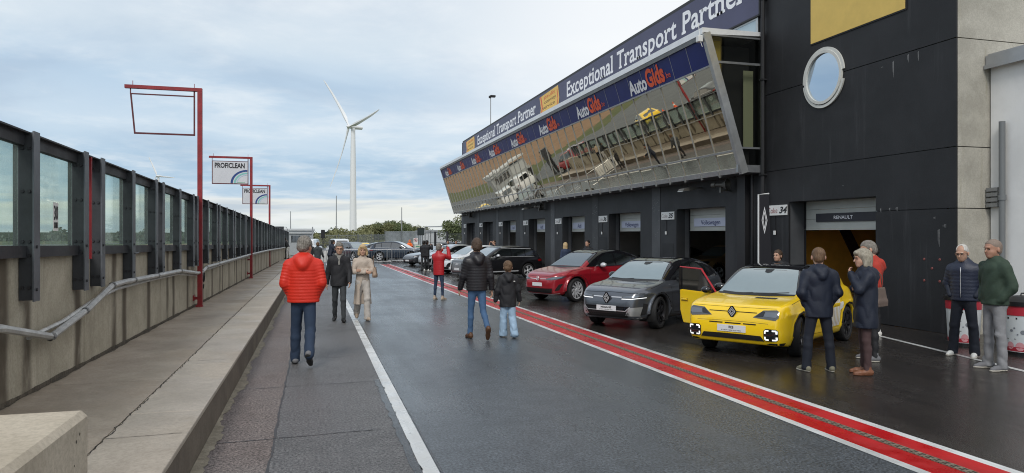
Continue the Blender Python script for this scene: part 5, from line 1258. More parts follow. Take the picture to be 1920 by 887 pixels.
# ---- black suv and the others, with shared front details
def suv(kind, paint, loc, yaw, label, scale=.95, h=.035, roofm=None, rimm=M_rimS, sp2={}, front='grille', black_roof=False, group='cars on show before the garages', det=True):
    sp = shape(kind); sp.update(name='parked_car', loc=(*loc, 0), yaw=yaw, scale=scale, h=h, paint=paint, spokes=5, rim='split', rimmat=rimm, label=label, group=group); sp.update(sp2)
    c = Car(sp); L = sp['L']
    low = kind == 'low'; van = kind == 'van'
    dz = -.22 if low else (.10 if van else 0); b = sp['belt']+.02; H = sp['H']; g = sp['green']
    top = lambda x: np.interp(x, [p[0] for p in g], [max(p[1], b) for p in g])
    x0, x1, x2 = (1.75, 2.75, 3.75) if low else ((1.45, 2.35, 3.2) if van else (1.65, 2.62, 3.45)); x3 = 4.35 if low else (3.3 if van else (4.02 if kind == 'suv' else 3.9)); 
    def pane(a, c_, m=.10, bb=b): n = 5; return [(a, bb+.01), (c_, bb+.02)]+[(x, max(bb+.04, top(x)-m)) for x in np.linspace(c_, a, n)]
    out = [(x0-.25, b-.02), (x3+.1, b+.0)]+[(x, max(b+.02, top(x)-.075)) for x in np.linspace(x3+.12, x0-.25, 10)]
    c.both('pillar_trim', out, 'side', .004, M_gloss)
    c.both('side_window', pane(x0, x1), 'side', .009, M_win); c.both('side_window', pane(x1+.05, x2), 'side', .009, M_win); c.both('side_window', pane(x2+.05, x3-.03, .13), 'side', .009, M_win)
    c.patch('windscreen', mir([(-.72, b+.01), (-.64, b+(H-b)*.5), (-.55, H-.14), (-.3, H-.12)]), 'front', .01, M_scr2 if paint is not P_nav else M_scr2)
    c.patch('rear_window', mir([(-.62, b+.04), (-.55, H-.2), (-.3, H-.18)]), 'rear', .01, M_win)
    if black_roof: c.patch('roof', [(2.0, -.54), (2.0, .54), (2.8, .56), (L-.75, .5), (L-.75, -.5), (2.8, -.56)], 'top', .006, M_gloss, step=.08)
    for sg in (1, -1):
        P = lambda l: [(sg*a, q+dz) for a, q in l][::(1 if sg > 0 else -1)]
        hl = c.patch('headlight', P([(.48, .78), (.70, .76), (.84, .80), (.87, .88), (.72, .89), (.5, .85)]), 'front', .008, M_lampglass)
        c.patch('reflector', P([(.52, .80), (.70, .785), (.81, .82), (.81, .85), (.6, .84)]), 'front', .014, M_lampchrome, hl)
        if front == 'grille':
            c.patch('side_intake', P([(.52, .34), (.80, .36), (.84, .60), (.60, .62)]), 'front', .008, M_arch)
            c.patch('side_blade', P([(.50, .33), (.78, .35), (.80, .42), (.66, .44), (.62, .60), (.56, .60), (.58, .42)]), 'front', .013, M_rimS)
        elif front == 'bz': 
            c.patch('arch_front', P([(.72, .30), (.88, .34), (.90, .66), (.74, .56)]), 'front', .010, M_gloss)
            c.patch('side_intake', P([(.45, .38), (.70, .42), (.72, .66), (.60, .60)]), 'front', .010, M_gloss)
    if front == 'grille':
        gr = c.patch('grille', [(-.42, .40+dz), (.42, .40+dz), (.50, .56+dz), (.42, .84+dz), (-.42, .84+dz), (-.50, .56+dz)], 'front', .007, M_alud if paint is P_blk else M_arch)
        c.lines('grille_bar', [[(-.36+.09*i, .42+dz), (-.36+.09*i, .82+dz)] for i in range(9)], 'front', .014, M_rimS, .012)
        if kind == 'suv': ring_badge(c, 0, .74, .045, M_chrome, 4, 1.35)
        c.lines('lip_trim', [[(-.75, .30+dz), (-.45, .27+dz), (0, .265+dz), (.45, .27+dz), (.75, .30+dz)]], 'front', .03, M_rimS, .006)
        plate(c, .50+dz, .48, .11)
    else:
        c.patch('lower_grille', mir([(-.60, .27+dz*.3), (-.66, .42+dz*.5), (-.2, .40+dz*.5)]), 'front', .008, M_arch); plate(c, .50+dz*.6, .48, .11)
        if front == 'bz': c.lines('nose_line', [[(-.8, .80+dz), (0, .78+dz), (.8, .80+dz)]], 'front', .05, M_gloss, .006)
    c.lines('panel_gap', [[(x0-.2, b-.04), (x0-.22, .6), (x0-.12, .33), (x1, .32), (x1+.03, .6), (x1+.02, b)], [(x1+.02, .33), (x2-.4, .34), (x2-.15, .8), (x2, b)]], 'side', .008)
    c.lines('sill_trim', [[(1.4, .27), (L-1.45, .27)]], 'side', .11, M_trim, .006)
    if paint is P_blk: c.lines('sill_blade', [[(1.45, .36), (3.0, .38)]], 'side', .05, M_rimS, .010)
    if not low and not van:
        for xx in (sp['wf'], sp['wr']): c.lines('arch_trim', [[(xx+(sp['ra']+.035)*math.cos(t), sp['rw']+(sp['ra']+.035)*math.sin(t)) for t in np.linspace(-.15, math.pi+.15, 13)]], 'side', .05, M_trim if paint is not P_blk else P_blk, .006)
    c.lines('window_trim', [[(x0-.2, b-.015), (x3, b+.005)]], 'side', .018, M_chrome, .008)
    c.both('tail_lamp', [(L-.38, .84+dz*.5), (L-.08, .86+dz*.5), (L-.1, .98+dz*.5), (L-.38, .94+dz*.5)], 'side', .006, M_tail)
    if kind == 'suv' and paint is P_blk: c.lines('roof_rail', [[(2.1, H-.10), (3.9, H-.16)]], 'side', .03, M_chrome, .012)
    c.mirrors(x0+.15, b+.05, M_rimS if paint is P_blk else None)
    return c
suv('suv', P_blk, (8.45, 33.1), 197, 'black suv with silver wheels and a chrome window line, left of the crimson coupe')
suv('coupesuv', P_wht, (8.65, 38.6), 200, 'white car with a dark glasshouse parked beyond the black suv', sp2=dict(spokes=5), front='bz')
suv('cross', P_sil, (8.5, 45.2), 203, 'silver car with black nose corners and dark side glass, beyond the white one', scale=1.02, front='bz')
suv('low', P_dgr, (8.5, 51.2), 203, 'low dark sports saloon, last in the row of cars on show', scale=.98, front='plain')
suv('suv', P_nav, (7.0, 62.3), -24, 'dark navy suv parked across the lane end behind the steel barriers', scale=1.03, front='grille', group='cars parked behind the barriers')
suv('suv', P_grey, (3.35, 64.6), -62, 'grey blue suv with a pale windscreen behind the barriers, left of the navy one', scale=1., front='plain', group='cars parked behind the barriers')
suv('coupesuv', P_dgr, (6.6, 70.5), 5, 'dark grey car mostly hidden behind the navy suv', scale=.98, front='plain', group='cars parked behind the barriers', h=.045)
suv('hatch', P_yel, (5.0, 77.5), -85, 'tiny looking yellow hatchback far behind the barriers under the turbine mast', scale=1., front='plain', group='cars parked behind the barriers', h=.045)
suv('van', P_wht, (2.35, 76.0), 98, 'white van with a blue bar on its roof, seen from behind', scale=.98, front='plain', group='cars parked behind the barriers', h=.045)
suv('van', P_wht, (-.4, 79), 80, 'white van left of the one with the blue bar', scale=.98, front='plain', group='cars parked behind the barriers', h=.045)
suv('suv', P_dgr, (11.8, 66), 170, 'dark suv beyond the end of the show row near the gate', scale=.98, front='plain', group='cars parked behind the barriers', h=.045)
suv('suv', P_gold, (18.4, 28.9), 192, 'gold car inside the garage under the blue name board', scale=1., front='plain', group='cars inside the garages', h=.04, black_roof=False)
suv('coupesuv', P_dgr, (17.2, 32.6), 190, 'dark car inside the garage hall behind the gold one', scale=.98, front='plain', group='cars inside the garages', h=.045)
# cars out on the track, seen only in the mirror glass
suv('low', P_yel, (-10.6, 63.5), 105, 'yellow sports car out on the track beyond the screen', front='plain', group='cars on the track', h=.045)
suv('low', P_dgr, (-11.0, 53.0), 80, 'dark sports car out on the track beyond the screen', front='plain', group='cars on the track', h=.045)
suv('van', P_red, (-4.2, 69), 70, 'red van parked beyond the far end of the screen', front='plain', group='cars on the track', h=.045)
# ================================================================== people
M_skin = mat('skin', (.50, .29, .20), .5, var=.08, vscale=12); M_skin2 = mat('skin_tan', (.40, .21, .14), .5, var=.08, vscale=12)
M_eye = mat('eye', (.02, .016, .014), .2); M_lip = mat('lip', (.33, .12, .10), .5); M_spec = mat('spectacles', (.015, .012, .012), .3)
HAIR = dict(grey=mat('hair_grey', (.085, .072, .06), .7, col2=(.30, .275, .24), vscale=55, stretch=(1, 1, .3), bump=1., bscale=70), brown=mat('hair_brown', (.045, .026, .015), .65, col2=(.085, .05, .03), vscale=55, stretch=(1, 1, .3), bump=1., bscale=70),
            blond=mat('hair_blond', (.42, .28, .13), .6, col2=(.62, .46, .26), vscale=55, stretch=(1, 1, .3), bump=1., bscale=70), white=mat('hair_white', (.42, .40, .36), .6, col2=(.72, .70, .66), vscale=55, stretch=(1, 1, .3), bump=1., bscale=70),
            dark=mat('hair_dark', (.014, .011, .010), .6, bump=.5), chest=mat('hair_chestnut', (.07, .038, .02), .6, col2=(.19, .11, .055), vscale=55, stretch=(1, 1, .3), bump=1., bscale=70),
            ash=mat('hair_ash', (.19, .165, .125), .6, col2=(.42, .38, .30), vscale=55, stretch=(1, 1, .3), bump=1., bscale=70), crop=mat('hair_crop', (.20, .15, .12), .7, col2=(.26, .20, .16), vscale=50))
def cloth(name, c, rough=.8, var=.12, b=.35, sc=60., sheen=0): return mat('cloth_'+name, c, rough, 0, var=var, vscale=9, bump=b, bscale=sc)
def rotm(yaw=0, pitch=0, roll=0): return Matrix.Rotation(R(yaw), 4, 'Z') @ Matrix.Rotation(R(pitch), 4, 'Y') @ Matrix.Rotation(R(roll), 4, 'X')
def V3(*a): return np.array(a, float)
WV = [(rng.normal(size=3)*V3(1, 1, 1.1), rng.uniform(0, 6)) for _ in range(7)]
WV = [(a/np.linalg.norm(a)*k, p) for (a, p), k in zip(WV, (16, 22, 27, 33, 40, 47, 55))]
def creases(x, y, z, amp, off=0.):
    n = 0
    for (a, p), w_ in zip(WV, (1., 1., .9, .8, .7, .5, .4)): n = n+w_*np.sin(a[0]*x+a[1]*y+a[2]*z+p+off)
    return amp*(np.abs(n)*.9-1.1)
class Person:
    """faces +x; z up; sizes for a 1.75 m adult, then scaled"""
    def __init__(s, label, loc, yaw, height=1.75, vox=.011, lean=0., group=None, cat='person', skin=None, kid=False, build=1.):
        s.root = empty('person', loc, R(yaw), label, cat, group); k = height/1.75; s.root.scale = (k, k, k); s.vox = vox; s.skin = skin or M_skin; s.kid = kid; s.w = build
        s.lean = lean
        s.hip = {1: V3(0, .083, .90), -1: V3(0, -.083, .90)}; s.leg = {}; s.arm = {}
        s.head_rot = rotm(); s.drop = 0.
    def legs(s, L=(2, 4, 4), Rr=(2, 4, 4)):
        """thigh pitch forward, knee bend, outward angle in degrees"""
        for sd, (a, b, o) in ((1, L), (-1, Rr)):
            a, b, o = R(a), R(b), R(o); h = s.hip[sd]
            kn = h+.42*V3(math.sin(a), sd*math.sin(o), -math.cos(a)*math.cos(o)); an = kn+.40*V3(math.sin(a-b), sd*math.sin(o)*.6, -math.cos(a-b))
            s.leg[sd] = [h, kn, an]
        low = min(s.leg[q][2][2] for q in (1, -1)); s.drop = low-.085
        for q in (1, -1): s.leg[q] = [p-V3(0, 0, s.drop) for p in s.leg[q]]
        l = R(s.lean); s.up = V3(math.sin(l), 0, math.cos(l)); s.base = V3(0, 0, .92-s.drop)
        return s
    def T(s, x, y, z):
        """a torso point given for an upright body"""
        l = R(s.lean); dz = z-.92
        return s.base+V3(x*math.cos(l)+dz*math.sin(l), y, dz*math.cos(l)-x*math.sin(l))
    def arms(s, L=(0, 8, 12, 0), Rr=(0, 8, 12, 0)):
        """shoulder pitch forward, abduction, elbow bend, inward turn - or explicit elbow and wrist points"""
        for sd, A_ in ((1, L), (-1, Rr)):
            sh = s.T(-.01, sd*.172*s.w, 1.385)
            if len(A_) == 2: el, wr = [s.T(q[0], sd*q[1], q[2]) for q in A_]
            else:
                p, q, e, t = [R(v) for v in A_]
                el = sh+.285*V3(math.sin(p)*math.cos(q), sd*math.sin(q), -math.cos(p)*math.cos(q))
                wr = el+.25*V3(math.sin(p+e)*math.cos(t), sd*(math.sin(q)*.6-math.sin(t)), -math.cos(p+e)*math.cos(t*.5))
            s.arm[sd] = [sh, el, wr]
        return s
    def head(s, yaw=0, pitch=0, roll=0): s.head_rot = rotm(yaw, pitch, roll); return s
    def hc(s): return s.T(.02, 0, 1.475)+V3(.01, 0, .15)
    def H(s, x, y, z):
        n = s.T(.0, 0, 1.49); k = 1.22 if s.kid else 1.09; v = s.head_rot @ Vector((x*k+.025, y*k, z*k+.125*k)); return n+np.array(v)
    def body(s, hands=('down', 'down'), beard=False):
        h = s.vox*.72; pts = [s.leg[q][2] for q in (1, -1)]+[s.arm[q][2] for q in (1, -1)]+[s.arm[q][1] for q in (1, -1)]+[s.H(0, 0, .2), s.T(0, 0, 1.2)]
        lo = np.min(pts, 0)-.25; hi = np.max(pts, 0)+.25; lo[2] = max(0., lo[2]+.1)
        v = Vol(lo, hi, h); f = ((1, 0, 0), .7)
        for q in (1, -1):
            a, b, c = s.leg[q]; v.cone(a, b, .062, .040, .02); v.cone(b, c, .040, .028, .02)
            a, b, c = s.arm[q]; v.cone(a, b, .042, .034, .02); v.cone(b, c, .034, .024, .02)
        v.cone(s.T(0, 0, .93), s.T(0, 0, 1.2), .125, .115, .04, flat=f); v.cone(s.T(0, 0, 1.2), s.T(0, 0, 1.38), .125, .11, .04, flat=f)
        v.cone(s.T(-.01, 0, 1.40), s.H(-.02, 0, -.06), .064, .056, .02)
        Rm = np.array(s.head_rot.to_3x3()).T; k = 1.22 if s.kid else 1.09
        E = lambda c, r, kk=.015, sub=False: v.ell(s.H(*c), np.array(r)*k, kk, Rm, sub)
        E((-.012, 0, .035), (.096, .074, .088)); E((.022, 0, -.03), (.070, .060, .078), .02); E((.055, 0, -.078), (.030, .034, .028), .02)
        E((.030, .033, -.025), (.045, .026, .03), .015); E((.030, -.033, -.025), (.045, .026, .03), .015)
        E((.078, 0, .034), (.018, .05, .012), .012)
        v.cone(s.H(.085, 0, .022), s.H(.108, 0, -.018), .008, .0125, .008)
        for q in (1, -1):
            E((-.008, q*.080, -.004), (.019, .011, .031), .006); E((.086, q*.030, .014), (.012, .014, .010), .006, True)
        for i, q in enumerate((1, -1)): s.hand(v, q, hands[i])
        s.bodyo = vol_object(v, 'body', s.skin, s.root, 1, 1)
        if s.vox < .016:
            Rq = s.head_rot.to_3x3().to_4x4()
            for q in (1, -1): MB().ell(s.H(.0795, q*.030, .012), (.008*k, .010*k, .0055*k), 8, Rq).local('eye', M_eye, s.root, 'all')
            MB().ell(s.H(.0875, 0, -.052), (.007, .021, .0055), 8, Rq).local('mouth', M_lip, s.root, 'all')
            m = MB(); [m.ell(s.H(.088, q*.032, .036), (.006, .018, .004), 8, Rq) for q in (1, -1)]; m.local('eyebrows', s.hairm if hasattr(s, 'hairm') else HAIR['brown'], s.root, 'all')
        return s
    def hand(s, v, q, mode):
        if mode is None: return
        if mode == 'pocket': v.ell(s.arm[q][2], (.03, .03, .04), .01); return
        el, wr = s.arm[q][1], s.arm[q][2]; d = (wr-el)/np.linalg.norm(wr-el)
        # palm faces the body for hanging arms
        pn = V3(0, -q, 0); 
        if mode in ('chest', 'chin', 'grip'): pn = V3(-1, 0, 0) if mode != 'grip' else V3(.2, -q, .1)
        pn = pn-d*(pn@d); pn /= np.linalg.norm(pn)+1e-9; sd = np.cross(d, pn)     # across the palm
        if sd[0] < 0 and mode not in ('chest',): sd = -sd                          # the thumb side points ahead
        r = s.vox/.011*.0003+.0088
        pc = wr+d*.045; v.cone(wr+d*.005, wr+d*.075, .024, .030, .012, flat=(pn, .55)); v.cone(pc+sd*.012, pc+d*.03+sd*.018, .02, .018, .01, flat=(pn, .6))
        cl = {'down': .45, 'fist': 1.3, 'grip': 1.1, 'chest': .2, 'chin': 1.0, 'pocket': .2}[mode]
        for i, (o, L_) in enumerate(((.028, .068), (.010, .077), (-.009, .072), (-.027, .056))):
            p = wr+d*.080+sd*o; dd = d
            for j in range(3):
                a = cl*(.5 if j == 0 else .9); dd = dd*math.cos(a)+pn*math.sin(a)*1.; dd /= np.linalg.norm(dd); n = p+dd*L_*(.42, .33, .25)[j]; v.cone(p, n, r*(1-.07*j), r*(.93-.07*j), .004); p = n
        p = wr+d*.02+sd*.022; a = d*.55+sd*.65+pn*.25; a /= np.linalg.norm(a); n = p+a*.042; v.cone(p, n, .0115, .0105, .008); a2 = d*.8+sd*.25+pn*.4; a2 /= np.linalg.norm(a2); v.cone(n, n+a2*.032, .0102, .0088, .004)
    def hair(s, m, style='short', bald=0.):
        s.hairm = m = HAIR[m] if isinstance(m, str) else m; k = 1.22 if s.kid else 1.09
        c = s.H(-.02, 0, -.02); v = Vol(c-.26, c+V3(.26, .26, .26), max(.0065, s.vox*.6)); Rm = np.array(s.head_rot.to_3x3()).T
        E = lambda c_, r, kk=.01, sub=False: v.ell(s.H(*c_), np.array(r)*k, kk, Rm, sub)
        g = .004 if style == 'crop' else (.006 if style == 'thin' else .013)
        E((-.016, 0, .042), (.096+g, .073+g*.6, .088+g)); E((-.045, 0, -.01), (.066+g, .064+g*.6, .070), .02)
        if style in ('bob', 'long', 'lob'):
            dn = {'bob': -.10, 'lob': -.12, 'long': -.26}[style]
            for q in (1, -1): v.cone(s.H(-.0, q*.070, .03), s.H(.005, q*.082, dn*.8), .034, .030, .03); v.cone(s.H(-.05, q*.045, .02), s.H(-.055, q*.05, dn), .045, .036, .03)
            v.cone(s.H(-.07, 0, .03), s.H(-.075, 0, dn), .055, .045, .03)
            E((.068, .0, .085), (.035, .06, .035), .02)
            E((.075, 0, -.035), (.060, .062, .085), .012, True)
        else:
            E((.090, 0, -.040), (.080, .13, .122), .008, True); [E((-.002, q*.088, -.012), (.022, .022, .034), .006, True) for q in (1, -1)]
            E((.0, 0, -.155), (.16, .16, .095), .008, True)
            if style == 'quiff': E((.05, .0, .125), (.055, .055, .028), .02)
            if bald: E((.09, 0, .10), (.09*bald, .06, .09), .01, True)
        # light tufting
        x, y, z = v.ax[0][:, None, None], v.ax[1][None, :, None], v.ax[2][None, None, :]
        v.F = v.F+(.0012*np.sin(y*260+x*120+2*np.sin(z*25)) if style in ('bob', 'long', 'thin') else .0040*np.sin(x*130+5*np.sin(z*45+y*30))*np.sin(y*150+4*np.sin(x*50))+.0025*np.sin(y*310+x*90+2*np.sin(z*80)) if style != 'crop' else 0)
        vol_object(v, 'hair', m, s.root, 1, 1); return s
    def torso_vol(s, hem, extra=.35):
        pts = [s.arm[q][i] for q in (1, -1) for i in (0, 1, 2)]+[s.T(0, 0, hem), s.T(0, 0, 1.55)]
        return Vol(np.min(pts, 0)-V3(.26, .2, .16), np.max(pts, 0)+V3(.26, .2, .16), s.vox)
    def top(s, m, hem=.86, thick=.03, quilt=None, hood=0, flare=0., sleeve=1., name='jacket', collar=.0, open_=0., belly=0., folds=.004, quv=None, shoulder=1.):
        v = s.torso_vol(hem); f = ((1, 0, 0), .72); qz = quilt and (.0075*quilt[0], quilt[1]); w = s.w
        v.cone(s.T(-.005, 0, hem), s.T(-.01, 0, 1.33), (.145+thick+flare)*w, (.150+thick)*w, .04, quilt=qz, flat=f)
        v.cone(s.T(-.01, .085*w, 1.325), s.T(-.01, -.085*w, 1.325), .10+thick*.8, .10+thick*.8, .05, flat=((1, 0, 0), .82))
        v.cone(s.T(-.012, 0, 1.37), s.T(-.015, 0, 1.475), .090+thick, .062+thick*.5, .07)
        if belly: v.ell(s.T(.07, 0, 1.03), (.12+belly, .15+belly*.5, .16), .05)
        for q in (1, -1):
            a, b, c = s.arm[q]; e = (c-b)*sleeve
            v.cone(a, b, .056*shoulder+thick*.55, .046+thick*.55, .05, quilt=qz); v.cone(b, b+e, .046+thick*.55, .036+thick*.5, .025, quilt=qz)
        if collar: 
            v.cone(s.T(-.015, 0, 1.45), s.T(-.01, 0, 1.45+collar), .068+thick*.4, .070+thick*.4, .015)
            v.cone(s.T(-.0, 0, 1.47), s.T(.0, 0, 1.60+collar), .055, .062, .004, sub=True)
        if hood:
            for q in (1, -1): v.cone(s.T(-.03, q*.085, 1.47), s.T(-.115, q*.035, 1.41), .035*hood, .045*hood, .03)
            v.cone(s.T(-.095, .035, 1.44), s.T(-.13, .0, 1.37), .06*hood, .055*hood, .03); v.cone(s.T(-.095, -.035, 1.44), s.T(-.13, 0, 1.37), .06*hood, .055*hood, .03)
        x, y, z = v.ax[0][:, None, None], v.ax[1][None, :, None], v.ax[2][None, None, :]
        if folds: v.F = v.F-creases(x, y, z, folds, s.root.location.x*3)
        o = s.T(0, 0, hem); u = s.up if hasattr(s, 'up') else V3(0, 0, 1)
        # clean hem below, leaving sleeves alone
        zz = (x-o[0])*u[0]+(z-o[2])*u[2]; inner = (np.abs(y)-.27*w-flare)
        v.F = smax(v.F, np.maximum(-zz, inner*1.) if False else np.where(inner < 0, -zz, -1.).astype(np.float32)+0*v.F, .004) if min(s.arm[1][2][2], s.arm[-1][2][2]) > o[2]+.05 else smax(v.F, -zz-0*v.F, .004) if s.arm[1][2][2] > o[2]-.02 and s.arm[-1][2][2] > o[2]-.02 else s._hem(v, zz, x, y, z)
        s.topo = vol_object(v, name, m, s.root, 1, 1); return s
    def _hem(s, v, zz, x, y, z):
        """cut the skirt of the garment but keep sleeves that hang below it"""
        keep = np.full(v.F.shape, 1., np.float32)
        for q in (1, -1):
            b, c = s.arm[q][1], s.arm[q][2]; d = c-b; t = np.clip(((x-b[0])*d[0]+(y-b[1])*d[1]+(z-b[2])*d[2])/(d@d), 0, 1)
            keep = np.minimum(keep, np.sqrt((x-b[0]-t*d[0])**2+(y-b[1]-t*d[1])**2+(z-b[2]-t*d[2])**2)-.085)
        return np.where(keep < 0, v.F, smax(v.F, (-zz).astype(np.float32)+0*v.F, .004))
    def coat(s, m, hem=.5, thick=.02, flare=.06, name='coat', split=0.):
        """a long coat skirt over a top"""
        v = Vol(s.T(-.36, -.36, hem-.05), s.T(.36, .36, 1.2), s.vox); f = ((1, 0, 0), .8)
        v.cone(s.T(-.04, 0, hem-.1), s.T(-.01, 0, 1.1), .15+flare, .132+thick, .03, flat=f)
        x, y, z = v.ax[0][:, None, None], v.ax[1][None, :, None], v.ax[2][None, None, :]; o = s.T(0, 0, hem)
        v.F = v.F+.008*np.sin(np.arctan2(y, x)*9+2)*np.clip((1.0-z)/.5, 0, 1)
        v.F = smax(v.F, (o[2]-z)+0*v.F, .004)
        if split: 
            cut = -(np.abs(y-.02)-split*np.clip((1.08-z)/.35, 0.02, 1)); v.F = smax(v.F, np.minimum(cut, x+.02)*1.+0*v.F, .01)
        vol_object(v, name, m, s.root, 1, 1); return s
    def trousers(s, m, wide=.0, cuff=.0, name='trousers', folds=.004):
        pts = [s.leg[q][i] for q in (1, -1) for i in (1, 2)]+[s.T(0, 0, 1.08)]
        v = Vol(np.min(pts, 0)-V3(.2, .17, .06), np.max(pts, 0)+V3(.2, .17, .06), s.vox); f = ((1, 0, 0), .78)
        v.cone(s.T(0, 0, .90), s.T(0, 0, 1.05), .142, .132, .04, flat=((1, 0, 0), .70))
        for q in (1, -1):
            a, b, c = s.leg[q]; v.ell(a+V3(-.03, 0, .0), (.076, .080, .10), .03)
            v.cone(a+V3(0, -q*.006, 0), b, .087+wide*.35, .058+wide, .03); m_ = b+(c-b)*.3+V3(-.012, 0, 0); v.cone(b, m_, .058+wide, .056+wide, .02); v.cone(m_, c+(c-b)*(.08), .056+wide, .046+wide+cuff, .02)
        x, y, z = v.ax[0][:, None, None], v.ax[1][None, :, None], v.ax[2][None, None, :]
        k = .4+np.clip((.35-z)/.2, 0, 1)+.8*np.exp(-((z-.48)/.06)**2)
        v.F = v.F-k*creases(x, y, z*1.3, folds*.8, s.root.location.x*5)
        s.tro = vol_object(v, name, m, s.root, 1, 1); return s
    def shoes(s, m, sole=None, L=(0, 0), Rr=(0, 0), boot=0.):
        for q, (yw, pt) in ((1, L), (-1, Rr)):
            an = s.leg[q][2]; M = rotm(q*8+yw, pt); D = lambda x, y, z: an+np.array(M @ Vector((x, y, z)))
            c = D(.05, 0, -.04); v = Vol(c-V3(.19, .16, .19), c+V3(.19, .16, .19+boot), s.vox*.75)
            v.cone(D(-.045, 0, -.038), D(.10, 0, -.048), .040, .038, .02); v.cone(D(.10, 0, -.052), D(.165, 0, -.060), .040, .028, .02); v.cone(D(-.01, 0, .03+boot), D(0, 0, -.03), .042, .045, .03)
            nz = np.array(M.to_3x3() @ Vector((0, 0, -1))); o = D(0, 0, -.083); x, y, z = v.ax[0][:, None, None], v.ax[1][None, :, None], v.ax[2][None, None, :]
            dist = (x-o[0])*nz[0]+(y-o[1])*nz[1]+(z-o[2])*nz[2]
            F0 = v.F.copy(); v.F = smax(v.F, (dist+.016).astype(np.float32), .003); sh = vol_object(v, 'shoe', m, s.root, 1, 1)
            v.F = smax(smax(F0-.006, (dist).astype(np.float32), .003), (-dist-.018).astype(np.float32), .003); vol_object(v, 'sole', sole or m, sh, 0, 1)
        return s
    def glasses(s, m=None):
        mb = MB()
        for q in (1, -1):
            mb.tube([s.H(.100-.0*abs(math.cos(t)), q*.033+.024*math.cos(t), .012+.017*math.sin(t)) for t in np.linspace(0, 2*math.pi, 13)], .0020, 5, False)
            mb.tube([s.H(.098, q*.057, .016), s.H(.05, q*.082, .018), s.H(-.01, q*.085, .012)], .0025, 5)
        mb.tube([s.H(.101, -.01, .016), s.H(.101, .01, .016)], .003, 5); mb.local('glasses', m or M_spec, s.root, 'all'); return s
    def zip(s, m, z0=.9, z1=1.45, off=.172, y=0.):
        P = [s.T(off*.72+.006, y, z) for z in np.linspace(z0, z1, 6)]; MB().tube(P, .006, 5).local('zip', m, s.root, 'all'); return s
def finish(p): return p
K_or = cloth('orange', (.64, .024, .008), .55, .05, .2); K_den = cloth('denim_dark', (.020, .038, .075)); K_blk = cloth('black', (.014, .014, .017), .7); K_char = cloth('charcoal', (.045, .050, .055))
K_jean = cloth('denim', (.055, .115, .22)); K_light = cloth('denim_light', (.30, .42, .55)); K_beige = cloth('beige', (.50, .42, .35), .75, .08); K_beige2 = cloth('beige_trousers', (.50, .46, .42)); K_redj = cloth('red', (.42, .012, .018), .5, .08, .2)
K_navy = cloth('navy', (.008, .013, .028), .65); K_navy2 = cloth('navy_trousers', (.007, .010, .019)); K_brn = cloth('brown', (.065, .035, .035)); K_green = cloth('green', (.032, .055, .036)); K_grey = cloth('grey', (.24, .24, .25))
K_rust = cloth('rust_red', (.40, .035, .02)); K_hiv = cloth('hivis', (.95, .16, .01), .6); K_scarf = cloth('scarf', (.25, .24, .22), .9, .5, .4, 30); K_bag = cloth('tan_bag', (.34, .24, .17), .6); K_bag2 = cloth('taupe_bag', (.15, .11, .09), .6)
K_puff = cloth('black_puffer', (.016, .014, .017), .42, .1, .2); K_vest = cloth('navy_vest', (.016, .022, .045), .5); K_blu = cloth('blue_top', (.03, .045, .09)); K_whiteT = cloth('white', (.7, .68, .66))
S_brn = cloth('brown_leather', (.10, .045, .02), .5); S_tan = cloth('tan_leather', (.20, .08, .04), .45); S_wh = cloth('white_leather', (.75, .74, .70), .5); S_blk = cloth('black_leather', (.012, .012, .013), .4); S_gry = cloth('grey_suede', (.16, .16, .17)); S_olv = cloth('olive_suede', (.18, .17, .12)); S_bei = cloth('beige_suede', (.42, .33, .25)); S_sol = cloth('pale_sole', (.62, .58, .50)); S_dk = cloth('dark_sole', (.03, .03, .03)); S_nav = cloth('navy_shoe', (.02, .03, .06))
W = 90.   # facing straight down the lane
def bag(name, loc, pts, m, label, w, h, t, yaw=0):
    b = empty(name, loc, R(yaw), label, 'bag')
    v = Vol((-w, -t*1.6, -h*.3), (w, t*1.6, h*1.3), .010); v.cone((-w*.42, 0, h*.25), (w*.42, 0, h*.25), t*.5, t*.5, .02, flat=None); v.put((-w, -t*2, -h), (w, t*2, h*2), lambda x, y, z: np.maximum(np.maximum(np.abs(x)-(w*.5-.10*z), np.abs(y)-(t*.5-.12*z)), np.abs(z-h*.5)-h*.5)+0*x*y*z, .02)
    vol_object(v, 'pouch', m, b, 1, 1); MB().tube(pts, .008, 6).local('strap', m, b, 'all'); return b
# 1 orange puffer, walking away
p = Person('man in a bright orange quilted hooded jacket and blue jeans walking away', (-.16, 10.95, 0), W-4, 1.88, .0095, group='people walking on the pit lane', build=1.14)
p.legs((9, 6, 3), (-12, 34, 2)).arms(((-.05, .250, 1.13), (.045, .175, .955)), ((-.05, .250, 1.13), (.045, .175, .955))).head(-38, 3); p.hair('grey'); p.body(('pocket', 'pocket')); p.top(K_or, .86, .034, (1.25, .043), 1.25, .010, 1.1, name='jacket', collar=.03, folds=.002); p.trousers(K_den, .012, .006); p.shoes(S_gry, S_dk, (0, 0), (0, 42))
